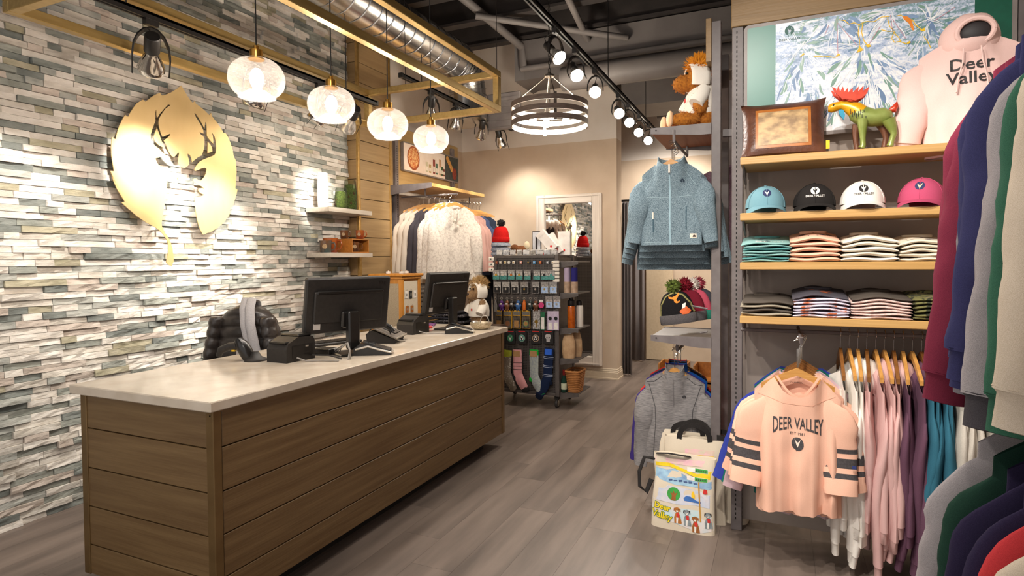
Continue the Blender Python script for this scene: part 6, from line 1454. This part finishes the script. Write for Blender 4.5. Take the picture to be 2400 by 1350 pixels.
perf = perf_mat()
CY = 5.50
CX0, CX1 = -2.67, -1.955
ca = thing('rolling_display_cart', 'dark steel rolling display cart hung with keychains, stickers and socks', 'display cart', (-2.3, 5.75, 0)); ivc = Matrix.Translation((2.3, -5.75, 0))
def kp(b, n, m, sm=False): o = b.obj(n, m, ca, sm); o.matrix_parent_inverse = ivc; return o
for x in (CX0, CX1-.04):
    for y in (CY, CY+.46): kp(B().box(x, x+.04, y, y+.04, .12, 1.53, ch=.003), 'post', cartm)
for y in (CY+.012, CY+.47): kp(B().box(CX0+.04, CX1-.04, y, y+.01, .16, 1.50), 'perforated_panel', perf)
for z_ in (.14, .80, 1.36, 1.51): kp(B().box(CX0+.04, CX1-.04, CY, CY+.5, z_-.015, z_+.015, ch=.003) if z_ in (.14, 1.51) else B().box(CX0+.04, CX1-.04, CY-.004, CY+.012, z_-.015, z_+.015), 'rail', cartm)
kp(B().box(CX1-.02, CX1-.012, CY+.04, CY+.46, .16, 1.50), 'perforated_panel', cartm)
for z_ in (1.46, 1.15, .80, .50, .16):
    kp(B().box(CX1, CX1+.19, CY+.04, CY+.44, z_-.012, z_, ch=.002), 'side_shelf', cartm)
    kp(B().prism([(CX1, z_-.004), (CX1+.19, z_-.004), (CX1+.19, z_-.03), (CX1, z_-.065)], (0, CY+.035, 0), (1, 0, 0), (0, 0, 1), (0, -1, 0), .006), 'side_bracket', cartm)
for x in (CX0+.04, CX1-.04):
    for y in (CY+.05, CY+.45):
        kp(B().box(x-.02, x+.02, y-.025, y+.025, .085, .125), 'castor_fork', blk)
        b = B().lathe([(.012, -.012), (.042, -.012), (.045, 0), (.042, .012), (.012, .012)], 20, (x, y, .045), 'x'); kp(b, 'castor_wheel', absm, True)
        kp(B().lathe([(.026, .0125), (.03, .014), (.022, .0145)], 18, (x, y, .045), 'x'), 'wheel_hub', chrome)
def C4(x, y): p = at(1130+x/5.626, 500+y/5.626, Y=CY-.02); return p.x, p.z
def C5(x, y): p = at(1130+x/4.82, 700+y/4.82, Y=CY-.02); return p.x, p.z
clearm = M('clear_pouch', '#d6d3cf', '#8f8b88', rough=.12, scale=70, detail=5, lo=.4, hi=.6, metal=.2); pegm = chrome
def hung(name, label, cat, group, x, z_top, w, h, m, extra=None, t_=.006, y=CY-.022):
    """a card or pouch on a peg hook"""
    r = thing(name, label, cat, (x, y, z_top), 0, group)
    cd_ = B().box(-w/2, w/2, -t_/2, t_/2, -h, 0, ch=.0015).obj('card', m, r); B().tube([(0, .03, .004), (0, -.035, .004), (0, -.038, .010)], .002, 5).obj('peg_hook', pegm, r)
    if extra: extra(cd_, w, h, t_)
    return r
def pt(bx_, m, nm='item'): return lambda r, w, h, t_: B().box(bx_[0]*w, bx_[1]*w, -t_/2-.003, -t_/2, -bx_[3]*h, -bx_[2]*h).obj(nm, m, r)
def disc(r, cx_, cz, rad, m, nm='disc', y=-.006, n=16): 
    b = B().prism([(cx_+rad*p, cz+rad*q) for p, q in bubble(n)], (0, y, 0), (1, 0, 0), (0, 0, 1), (0, -1, 0), .0015); return b.obj(nm, m, r)
tealc = M('card_teal', '#2f6e68', '#4f9a94', rough=.4, scale=60); goldp = M('pin_gold', '#c9a24a', rough=.3, metal=.8); copper = M('pin_copper', '#c4793a', rough=.3, metal=.7); bluec = M('card_blue', '#8fb0dd', '#b9cdea', rough=.4, scale=50); silv = M('silver_header', '#c9c5c2', '#8d8986', rough=.2, metal=.5, scale=90)
# row of little pins
pinc = ['#8a3b34', '#b9b0a0', '#cdbfa2', '#d8d4cc', '#e4e0d8', '#c98a7a', '#3a3634', '#4f94c9', '#c24f35', '#8b8f94', '#efece6']
for i, x in enumerate((185, 235, 297, 347, 410, 507, 605, 682, 762, 858, 930)):
    X_, Z_ = C4(x, 648); r = thing('enamel_pin', '%s little enamel pin from the left on the top row of the cart' % ORD[i], 'pin', (X_, CY-.012, Z_), 0, 'pins on the cart'); m = M('pin_%d' % i, pinc[i], rough=.35)
    (B().box(-.014, .014, -.004, .004, -.014, .014, ch=.003) if i % 3 else B().lathe([(.001, 0), (.016, .001), (.016, .005), (.001, .006)], 14, axis='y')).obj('face', m, r); B().box(-.006, .006, -.0065, -.004, -.006, .006).obj('motif', wht if i % 2 else goldp, r)
for i, x in enumerate((187, 283, 385, 492, 597, 722, 822, 912)):
    X_, Z_ = C4(x, 752); m = (goldp, silver, copper, goldp, silver, silver, blkc, tealc)[i]
    def ex(r, w, h, t_, m=m): pt((-.5, .5, .55, .98), tealc, 'card_base')(r, w, h, t_); disc(r, 0, -h*.48, .013, m, 'charm'); pt((-.45, .45, .0, .14), silv, 'header')(r, w, h, t_)
    hung('charm_pouch', '%s clear pouch with teal card on the second row of the cart' % ORD[i], 'pouch', 'teal charm pouches on the cart', X_, Z_, .072, .094, clearm, ex)
for i, x in enumerate((200, 315, 430, 560, 705, 825, 938)):
    X_, Z_ = C4(x, 905); bl = i > 4
    def ex(r, w, h, t_, bl=bl, i=i):
        pt((-.48, .48, .0, .3), silv, 'header')(r, w, h, t_); pt((-.4, .4, .42, .95), bluec if bl else blkc, 'card_face')(r, w, h, t_); disc(r, 0, -h*.62, .010, goldp if i in (3, 5) else silver, 'pendant', -.009)
        B().tube([(-.02, -.009, -h*.3), (0, -.009, -h*.55), (.02, -.009, -h*.3)], .001, 4).obj('chain', silver, r)
    hung('necklace_card', '%s necklace card from the left on the third row, %s' % (ORD[i], 'blue' if bl else 'black'), 'card', 'necklace cards on the cart', X_, Z_, .082, .115, clearm, ex)
kc = [('grey tassel', '#8d8984'), ('purple', '#5a2a78'), ('brown', '#7a4a26'), ('black and white', '#1f1d1e'), ('blue', '#2f5f9a'), ('orange bottle', '#c8641c'), ('dark green', '#22302c'), ('brown bear', '#6b4126'), ('pink disc', '#d8407f')]
for i, x in enumerate((180, 262, 335, 400, 480, 560, 640, 712, 785)):
    X_, Z_ = C4(x, 1105); m = M('keychain_%d' % i, kc[i][1], rough=.4)
    r = thing('keychain', '%s keychain on the fourth row of the cart' % kc[i][0], 'keychain', (X_, CY-.03, Z_), 0, 'keychains on the cart')
    B().tube([(.012*math.cos(a), 0, -.012+.012*math.sin(a)) for a in [2*PI*k/12 for k in range(13)]], .0018, 5).obj('ring', chrome, r)
    if i == 5: B().lathe([(.014, -.135), (.019, -.13), (.019, -.06), (.012, -.045), (.012, -.03)], 14).obj('body', m, r, True)
    elif i == 8: b = B().lathe([(.001, -.004), (.028, -.004), (.028, .004), (.001, .004)], 18, (0, 0, -.08), 'y'); b.obj('body', m, r); B().box(-.02, .02, -.006, -.004, -.05, -.028).obj('tag', wht, r)
    elif i == 0:
        for k in range(7): B().tube([(0, 0, -.03), (.006*(k-3), 0, -.09), (.004*(k-3), .0, -.15)], .004, 5).obj('strand', m, r)
    else:
        b = B(); b.ball((0, 0, -.055), (.02, .014, .022), 12, 8); b.ball((0, 0, -.095), (.024, .015, .03), 12, 8)
        for s in (-1, 1): b.ball((s*.014, 0, -.125), (.01, .01, .016), 8, 6); b.ball((s*.024, 0, -.085), (.008, .008, .018), 8, 6)
        b.obj('figure', m, r, True); B().box(-.012, .012, -.018, -.016, -.075, -.06).obj('tag', wht, r)
for i, x in enumerate((885, 985)):
    X_, Z_ = C4(x, 1095)
    hung('charm_pouch', '%s silvery pouch beside the pink disc keychain' % ('left' if i == 0 else 'right'), 'pouch', 'silvery pouches on the cart', X_, Z_, .075, .115, clearm, lambda r, w, h, t_: (pt((-.45, .45, 0, .3), silv, 'header')(r, w, h, t_), pt((-.4, .4, .5, .95), bluec, 'card_face')(r, w, h, t_), disc(r, 0, -h*.65, .012, silver, 'charm', -.009)))
ylw = M('frame_yellow', '#d8a32a', rough=.5); cork = M('cork', '#b58a52', '#9a7040', rough=.85, scale=120)
for i, x in enumerate((190, 290, 390, 497)):
    X_, Z_ = C5(x, 132)
    def ex(r, w, h, t_, i=i):
        pt((-.44, .44, .06, .25), M('label_print', '#3c3a38', '#8d8880', rough=.5, scale=160), 'label')(r, w, h, t_); pt((-.44, .44, .3, .97), M('pouch_dark', '#6a6158', '#3e3834', rough=.2, scale=40), 'window')(r, w, h, t_)
        if i == 3: disc(r, 0, -h*.72, .028, M('coaster_green', '#5e9a62', rough=.7), 'coaster', -.007); disc(r, 0, -h*.72, .022, cork, 'coaster_face', -.009)
        elif i == 1: disc(r, 0, -h*.72, .027, M('coaster_rust', '#8a5a38', rough=.8), 'coaster', -.007)
        else: B().box(-.024, .024, -.010, -.006, -h*.93, -h*.55).obj('coaster', cork, r)
    hung('coaster_pack', '%s yellow-headed coaster pack on the cart' % ORD[i], 'pack', 'coaster packs on the cart', X_, Z_, .092 if i else .07, .185, ylw, ex, .008)
X_, Z_ = C5(615, 130); hung('ornament_pouch', 'silver pouch with a gold ornament beside the coaster packs', 'pouch', None, X_, Z_, .08, .19, clearm, lambda r, w, h, t_: (disc(r, 0, -h*.6, .018, goldp, 'ornament', -.007), pt((-.04, .04, .5, .9), goldp, 'stem')(r, w, h, t_)))
X_, Z_ = C5(685, 150); hung('bookmark_card', 'green and white pennant card next to the gold ornament', 'card', None, X_, Z_, .045, .18, M('card_green', '#1f6b45', rough=.5), lambda r, w, h, t_: pt((-.3, .4, .3, .95), wht, 'panel')(r, w, h, t_))
for i, x in enumerate((770, 835)):
    X_, Z_ = C5(x, 140); hung('bottle_opener_card', ['lilac card with an oval keyring at the right of the cart', 'lilac card with a square keyring at the right of the cart'][i], 'card', 'lilac keyring cards', X_, Z_, .06, .19, M('card_lilac', '#c9bcd0', '#b7a6c0', rough=.5, scale=40), lambda r, w, h, t_, i=i: (disc(r, 0, -h*.38, .018, blkc, 'oval', -.007), pt((-.3, .3, .6, .95), wht, 'tag')(r, w, h, t_)))
for i, (x, c_, lb) in enumerate(((320, '#2f7a55', 'green stag'), (450, '#8fb39a', 'ring badge'), (607, '#c7a98c', 'copper ring badge'), (748, '#b9b4b2', 'skull'))):
    X_, Z_ = C5(x, 358); m = M('sticker_%d' % i, c_, rough=.5)
    def ex(r, w, h, t_, i=i, m=m):
        pt((-.35, .35, .05, .1), red_, 'red_print')(r, w, h, t_)
        if i == 3:
            b = B().prism([(-.028, .03), (-.015, .042), (.015, .042), (.028, .03), (.03, .005), (.018, -.01), (.018, -.035), (-.018, -.035), (-.018, -.01), (-.03, .005)], (0, -.005, -h*.58), (1, 0, 0), (0, 0, 1), (0, -1, 0), .0015); b.obj('sticker', m, r)
            for s in (-1, 1): disc(r, s*.012, -h*.52, .006, blkc, 'eye', -.007)
        else:
            disc(r, 0, -h*.58, .036, m, 'sticker', -.0045)
            if i: disc(r, 0, -h*.58, .030, blkc if i == 2 else tealc, 'ring', -.006); disc(r, 0, -h*.58, .02, wht, 'centre', -.0075)
            b = B().prism([(0, -.03), (-.006, -.008), (-.014, .004), (-.018, .024), (-.008, .008), (0, .004), (.008, .008), (.018, .024), (.014, .004), (.006, -.008)], (0, -.009, -h*.58), (1, 0, 0), (0, 0, 1), (0, -1, 0), .001); b.obj('stag', wht if i == 0 else blkc, r)
    hung('sticker_card', 'black sticker card with a %s on the cart' % lb, 'card', 'black sticker cards on the cart', X_, Z_, .105, .135, blkc, ex)
# socks
def sock(label, x0, z0, rot, m, toe, cuff_, L_, tagm, extra=None, fl=1):
    r = thing('sock_pair', label, 'socks', (x0, CY-.03, z0), 0, 'socks hanging on the cart'); r.rotation_euler = (0, rot, 0)
    def tubep(pts, rad, mm, nm): B().tube([(p[0]*fl, p[1], p[2]) for p in pts], [q*.32 for q in rad], 14, flat=3.1).obj(nm, mm, r, True)
    tubep([(0, 0, 0), (0, 0, -.05), (0, 0, -L_*.55), (.01, 0, -L_*.66)], [.046, .05, .047, .048], m, 'leg')
    tubep([(.004, 0, -L_*.60), (.03, 0, -L_*.74), (.06, 0, -L_*.86), (.075, 0, -L_*.92)], [.05, .05, .045, .042], m, 'foot')
    tubep([(.07, 0, -L_*.90), (.085, 0, -L_*.97), (.09, 0, -L_)], [.043, .04, .02], toe, 'toe')
    B().ball((-.032*fl, 0, -L_*.66), (.024, .014, .026), 10, 8).obj('heel', toe, r, True); tubep([(0, 0, .004), (0, 0, -.05)], [.049, .0515], cuff_, 'cuff')
    B().box(-.036, .036, -.019, -.016, -.062, -.004).obj('paper_band', tagm, r); B().tube([(0, .03, .012), (0, -.02, .012)], .003, 5).obj('hook', blk, r)
    if extra: extra(r, L_)
    return r
def strp(m, zs_, w_=.052):
    def f(r, L_):
        for q in zs_:
            ring = [(w_*math.cos(2*PI*j/20), w_*.36*math.sin(2*PI*j/20), -L_*q) for j in range(21)]; B().tube(ring, .0022, 5).obj('stripe', m, r)
    return f
kraft = M('kraft_band', '#b58a5a', rough=.7)
X_, Z_ = C5(290, 585); sock('taupe floral socks with a lime band, leftmost on the cart', X_, Z_, .05, M('sock_floral', '#8d8172', '#d9d3c6', rough=.9, scale=70, lo=.36, hi=.40), M('sock_taupe', '#8d8172', rough=.9), M('band_lime', '#b7bd2e', rough=.6), .40, M('band_lime', '#b7bd2e', rough=.6))
X_, Z_ = C5(400, 580); sock('pink socks with black stripes and heel on the cart', X_, Z_, -.02, FAB('sock_pink', '#e3a7a9', '#d69699'), blkc, FAB('sock_pink', '#e3a7a9'), .42, kraft, strp(blkc, (.30, .38, .46)))
X_, Z_ = C5(590, 580); sock('grey socks with bright green toes on the cart', X_, Z_, .0, M('sock_grey', '#8f959c', '#a9b0a8', rough=.9, scale=60), FAB('sock_green', '#25a83c'), FAB('sock_green', '#25a83c'), .45, kraft)
X_, Z_ = C5(760, 560); sock('navy socks with white stripes, rightmost on the cart', X_, Z_, .06, FAB('sock_navy', '#1d2a4a', '#16213a'), FAB('sock_navy2', '#121a2e'), FAB('sock_navy', '#1d2a4a'), .52, M('band_blue', '#2a66d8', rough=.5), strp(M('stripe_pale', '#b9c2d8', rough=.8), (.16, .19, .33, .36, .5, .53)), -1)
# on top of the cart
TZ = 1.527
for i in range(9):
    x = CX0+.06+i*.075; r = thing('pin_bag', '%s little silver bag from the left along the top front edge of the cart' % ORD[i], 'bag', (x, CY+.03, TZ), .2*math.sin(i*2.1), 'silver bags on the cart top')
    B().box(-.034, .034, -.006, .006, 0, .055, ch=.005).obj('pouch', clearm, r); B().box(-.03, .03, -.0085, -.006, .012, .04).obj('card', silv if i % 2 else M('card_pale', '#d9d6d4', rough=.5), r)
for i in range(3): 
    r = thing('letter_bead', '%s white letter bead strip at the top left corner of the cart' % ORD[i], 'bead strip', (CX0-.015, CY-.01, 1.49-.055*i), .3*i, 'bead strips'); B().box(-.028, .028, -.01, .01, -.02, .02, ch=.006).obj('block', offw, r); disc(r, 0, 0, .008, blkc, 'letter', -.0105)
r = thing('sticker_roll', 'column of small white tags at the top right post of the cart', 'tags', (CX1-.02, CY-.012, 1.47), 0)
for k in range(6): B().box(-.034, .034, -.008, 0, -.03-.036*k, -.036*k, ch=.003).obj('tag', offw, r)
rh, rc = beanie('red knit beanie with black pompom on a stand on the cart', (-2.645, 5.64, 1.665), 0, FAB('knit_scarlet', '#c81f1c', '#ad1715', sc=250), FAB('knit_scarlet', '#c81f1c'), M('pom_black', '#1e1b1c', rough=.9), None, .02, .088, .17, 9, .8)
poly_on(rh, rc, [(.012+.010*p, .03+.010*q) for p, q in bubble(12)], goldp, 'button', .012, 0)
for k in range(3):
    r = thing('knit_hat', '%s grey-blue knit hat under the red beanie on the cart' % ('lowest', 'middle', 'topmost')[k], 'hat', (-2.645, 5.64, TZ+k*.0455), 0, 'grey hats on the cart')
    B().lathe([(.07, .002), (.10, .01), (.102, .035), (.07, .045)], 24).obj('crown', FAB('knit_bluegrey%d' % k, '#7f8797', '#aeb0b8', sc=90), r, True); B().lathe([(.1015, .004), (.105, .008), (.105, .018), (.1015, .022)], 24, cap=False).obj('cuff', FAB('knit_bluegrey%d' % k, '#7f8797', '#aeb0b8', sc=90), r, True)
r = thing('plush_toy', 'small brown plush toy with a cream ear lying on the cart top', 'plush', (-2.42, 5.66, TZ), .3); b = B(); b.ball((0, 0, .05), (.075, .05, .05), 14, 10); b.ball((-.07, 0, .075), (.045, .04, .04), 12, 8); b.obj('body', M('plush_brown', '#7a4a26', '#623818', rough=.95, scale=90, bump=.6, bscale=160), r, True); B().ball((.06, -.02, .10), (.03, .012, .045), 10, 8).obj('ear', FAB('plush_cream', '#ead9b8'), r, True)
r = thing('price_frame', 'small grey framed price notice standing on the cart', 'sign', (-2.27, 5.72, TZ), -.2); B().box(-.055, .055, -.006, .006, 0, .25, ch=.003).obj('frame', cartm, r); B().box(-.046, .046, -.008, -.006, .012, .24).obj('paper', M('paper_white', '#d7dae2', rough=.7), r); B().box(-.012, .012, -.0085, -.008, .06, .2).obj('print', inkm, r)
whb = M('gift_box_white', '#e8e2dd', '#d8d0ca', rough=.5, scale=14)
for i, (x, z_, rx, w_, h_) in enumerate(((-2.17, .0, 0, .14, .055), (-2.07, .055, .75, .10, .24), (-2.03, .02, .55, .09, .22), (-1.99, .0, .0, .13, .24))):
    r = thing('gift_box', ['flat white gift box on the cart top', 'white gift box tilted left on the cart top', 'slim white gift box leaning on the cart top', 'upright white gift box at the right of the cart top'][i], 'box', (x, 5.68+.04*i, TZ+z_), 0, 'white gift boxes on the cart'); r.rotation_euler = (0, -rx, 0); B().box(-w_/2, w_/2, -.03, .03, 0, h_, ch=.003).obj('carton', whb, r); B().box(-w_/2-.001, w_/2+.001, -.031, .031, h_*.82, h_+.001).obj('lid', whb, r)
    disc(r, 0, h_*.2, .012, red_, 'seal', -.0305)
# side shelves of the cart
SXc = CX1+.10
for i, c_ in enumerate(('#c9b6cf', '#33307a')):
    r = thing('sock_roll', ['lilac rolled socks on the upper side shelf of the cart', 'indigo rolled socks on the upper side shelf of the cart'][i], 'socks', (SXc-.04+.075*i, CY+.08, 1.15), 0, 'rolled socks on the cart side'); B().tube([(0, 0, .01), (0, 0, .25)], .033, 14).obj('roll', FAB('roll_%d' % i, c_), r, True); B().tube([(0, 0, .0), (0, 0, .11)], .035, 14).obj('wrap', M('wrap_beige', '#c2a58c', '#a58a72', rough=.4, scale=30), r, True)
r = thing('sports_bottle', 'orange translucent sports bottle with black lid on the cart side shelf', 'bottle', (SXc, CY+.09, .80), 0); B().lathe([(.036, 0), (.04, .006), (.04, .20), (.034, .22)], 20).obj('body', M('bottle_orange', '#c4601a', '#a84c10', rough=.12), r, True); B().lathe([(.036, .22), (.038, .225), (.038, .27), (.02, .285), (.02, .31), (.01, .315)], 20).obj('lid', abs_, r, True)
r = thing('sports_bottle', 'white sports bottle behind the orange one on the cart side', 'bottle', (SXc+.05, CY+.2, .80), 0); B().lathe([(.034, 0), (.037, .006), (.037, .20), (.03, .22)], 20).obj('body', offw, r, True); B().lathe([(.03, .22), (.032, .26), (.01, .27)], 16).obj('lid', abs_, r, True)
for i in range(2):
    r = thing('paper_bag', ['tan paper bag in front on the cart side shelf', 'second tan paper bag behind on the cart side shelf'][i], 'bag', (SXc-.03+.03*i, CY+.09+.13*i, .50), .15, 'paper bags on the cart side'); rings = [[(.065*f_*p, .04*g_*q, h_) for p, q in bubble(16)] for f_, g_, h_ in ((.9, .9, 0), (1.05, 1.1, .06), (1, .9, .16), (.7, .25, .24), (.55, .15, .27))]; B().loft(rings).obj('bag', M('kraft_paper', '#c9a67f', '#b28e68', rough=.7, scale=20), r, True, 60); B().box(-.03, .03, -.012, -.008, .24, .265).obj('clip', silv, r)
r = thing('wicker_basket', 'wicker basket of brushes on the lowest side shelf of the cart', 'basket', (CX1+.12, CY+.15, .16), 0)
wk = M('wicker', '#b5783f', '#8a5526', rough=.8, scale=40, stretch=(1, 1, 5)); b = B()
for k in range(11):
    f_ = .72+.028*k; b.tube([(.075*f_*math.copysign(abs(math.cos(a))**.5, math.cos(a)), .12*f_*math.copysign(abs(math.sin(a))**.5, math.sin(a)), .008+k*.018) for a in [2*PI*j/24 for j in range(25)]], .0095, 6)
b.obj('weave', wk, r); B().tube([(.078*math.copysign(abs(math.cos(a))**.5, math.cos(a)), .124*math.copysign(abs(math.sin(a))**.5, math.sin(a)), .21) for a in [2*PI*j/24 for j in range(25)]], .012, 8).obj('rim', wk, r, True); B().box(-.055, .055, -.08, .08, .005, .012).obj('base', wk, r)
for i in range(3):
    q = thing('scrub_brush', '%s wooden brush leaning in the wicker basket' % ORD[i], 'brush', (CX1+.07+.035*i, CY+.10+.03*i, .19), 0, 'brushes in the basket'); B().tube([(.03, 0, 0), (-.02, 0, .13), (-.035, 0, .17)], [.014, .018, .012], 10, flat=.5).obj('handle', M('brush_wood', '#a97f52', rough=.5), q, True); B().tube([(.04, -.014, .02), (-.005, -.014, .13)], [.013, .013], 8, flat=.6).obj('bristles', absm, q)
r = thing('sauce_bottle', 'dark green bottle with red neck beside the wicker basket', 'bottle', (CX1+.03, CY+.06, .16), 0); B().lathe([(.028, 0), (.03, .006), (.03, .12), (.014, .16), (.012, .2)], 18).obj('body', M('bottle_green', '#173a2a', rough=.15), r, True); B().lathe([(.0135, .17), (.0145, .175), (.0145, .225), (.001, .228)], 14).obj('cap', M('cap_red', '#7a1f1f', rough=.3), r, True); B().lathe([(.0305, .03), (.0308, .032), (.0308, .09), (.0305, .092)], 18, cap=False).obj('label', M('label_pale', '#c9cdb0', rough=.6), r, True)
# ================================================================== TABLE AND PLUSH MOOSE BEHIND THE COUNTER
dtm = WOOD('table_dark', '#5a4636', '#47362a', axis=0, rough=.5)
r = thing('display_table', 'low dark display table standing behind the far end of the counter', 'table', (-2.75, 4.95, 0), 0); B().box(-.42, .36, -.25, .22, .83, .86, ch=.003).obj('table_top', dtm, r)
for sx in (-.38, .32):
    for sy in (-.21, .18): B().box(sx-.025, sx+.025, sy-.025, sy+.025, 0, .83).obj('leg', dtm, r)
knitm = M('knit_pattern', '#2c2a2f', '#8f8a90', rough=.95, scale=70, lo=.42, hi=.38)
for i in range(5): 
    q = folded(-2.86+.05*(i % 2), 4.92, .86+i*.028, .34, .30, .03, .006, (FAB('knit_dark', '#24232a', '#3a3940', sc=120), knitm)[i % 2], 'dark knit hat bundle on the low table, %s from the bottom' % ORD[i], 'knit bundles on the low table', 500+i)[0]; q.name = 'knit_bundle'; q['category'] = 'knitwear'
def fur(parent, target, m, n, ln, w_, seed, up=0, name='fur', zmin=-9):
    me = target.data; rs = random.Random(seed); b = B(); ps = [p for p in me.polygons if p.center.z > zmin]; 
    for i in range(n):
        p = rs.choice(ps); vs_ = [me.vertices[k].co for k in p.vertices]; a_, b_ = rs.random(), rs.random(); c = vs_[0].lerp(vs_[1], a_).lerp(vs_[2].lerp(vs_[-1], a_), b_); d = (p.normal+Vector((rs.gauss(0, .35), rs.gauss(0, .35), rs.gauss(0, .35)+up))).normalized()
        a = d.orthogonal().normalized(); e = d.cross(a); q = ln*(.6+.6*rs.random()); b.add([c+a*w_, c-a*w_*.5+e*w_*.8, c-a*w_*.5-e*w_*.8, c+d*q], [(0, 1, 3), (1, 2, 3), (2, 0, 3)])
    o = b.obj(name, m, parent); o['kind'] = 'stuff'; return o
def plush(label, loc, rot, fm_, mane, sit):
    r = thing('plush_moose', label, 'plush', loc, rot, 'plush moose')
    b = B()
    if sit: parts = [((0, .02, .10), (.10, .09, .11)), ((0, .0, .16), (.085, .08, .09)), ((-.07, -.11, .045), (.045, .09, .042)), ((.07, -.11, .045), (.045, .09, .042)), ((0, -.02, .29), (.075, .075, .08)), ((0, -.10, .27), (.055, .06, .048)), ((-.10, -.03, .14), (.035, .045, .07)), ((.10, -.03, .14), (.035, .045, .07))]
    else: parts = [((0, 0, .13), (.085, .075, .12)), ((0, 0, .20), (.075, .07, .08)), ((-.045, -.005, .05), (.045, .05, .06)), ((.045, -.005, .05), (.045, .05, .06)), ((0, -.01, .32), (.068, .066, .08)), ((0, -.075, .295), (.05, .055, .05)), ((-.095, -.02, .19), (.032, .036, .07)), ((.095, -.02, .19), (.032, .036, .07)), ((0, .0, .40), (.045, .045, .04))]
    for c, q in parts: b.ball(c, q, 18, 12)
    bd = b.obj('body', fm_, r, True, 90); md = bd.modifiers.new('fuse', 'REMESH'); md.mode = 'VOXEL'; md.voxel_size = .009; md.use_smooth_shade = True
    fur(r, bd, fm_, 900, .014, .003, 3)
    hz = .29 if sit else .32; hy = -.02 if sit else -.01
    jm_ = FAB('plush_hoodie_white', '#efe9df', '#e2dacd')
    rings = []
    for f_, h in ((1.0, .08 if sit else .10), (1.10, .10), (1.12, .15), (1.05, .20), (.75, .245), (.6, .26)): rings.append([(.097*f_*math.cos(2*PI*j/24), (.085*f_*math.sin(2*PI*j/24))+(.01 if sit else 0), h+(0 if sit else .0)) for j in range(24)])
    B().loft(rings, cap=False).obj('hoodie_body', jm_, r, True, 80)
    for s in (-1, 1): B().tube([(s*.07, 0, .215), (s*.105, -.03, .17), (s*.115, -.06, .125)], [.04, .045, .042], 12).obj('hoodie_sleeve', jm_, r, True)
    rr = []
    for i in range(13):
        a = -.5+(PI+1.0)*i/12; c = Vector((.088*math.cos(a), hy+.0, hz+.088*math.sin(a))); rr.append([(c.x*(1+.12*math.cos(t)), c.y+.055*math.sin(t), hz+(c.z-hz)*(1+.12*math.cos(t))) for t in [2*PI*k/10 for k in range(10)]])
    B().loft(rr).obj('hood', jm_, r, True, 80)
    B().ball((0, hy-.115 if sit else -.122, hz-.012), (.026, .014, .015), 12, 8).obj('nose', M('plush_nose', '#3a241a', rough=.4), r, True)
    for s in (-1, 1): B().ball((s*.03, hy-.066, hz+.035), .009, 10, 8).obj('eye', M('bead_eye', '#120e0c', rough=.05), r, True)
    B().box(.02, .035, -.098, -.094, .155, .175).obj('heart_patch', red_, r)
    mn = B().ball((0, hy+.02, hz+.075), (.06, .06, .04), 12, 8).obj('mane', mane, r, True); fur(r, mn, mane, 700, .05, .006, 5, .3, 'mane_tufts')
    if sit:
        for s in (-1, 1): B().ball((s*.07, -.195, .05), (.036, .02, .048), 12, 8).obj('paw_sole', M('plush_sole', '#e0b48c', rough=.9), r, True)
    return r
plush('tan plush moose in a white hoodie standing behind the counter end', (-2.53, 4.90, .86), -.55, M('plush_tan', '#9a7a56', '#7d6042', rough=.95, scale=80), M('mane_straw', '#c9a878', '#a98a58', rough=.95, scale=60), False)
plush('orange maned plush moose in a white hoodie sitting on the gondola shelf', (-.415, 3.66, 2.236), -1.15, M('plush_orange', '#b5701f', '#8f5214', rough=.95, scale=80), M('mane_orange', '#e0951f', '#c47812', rough=.95, scale=60), True)
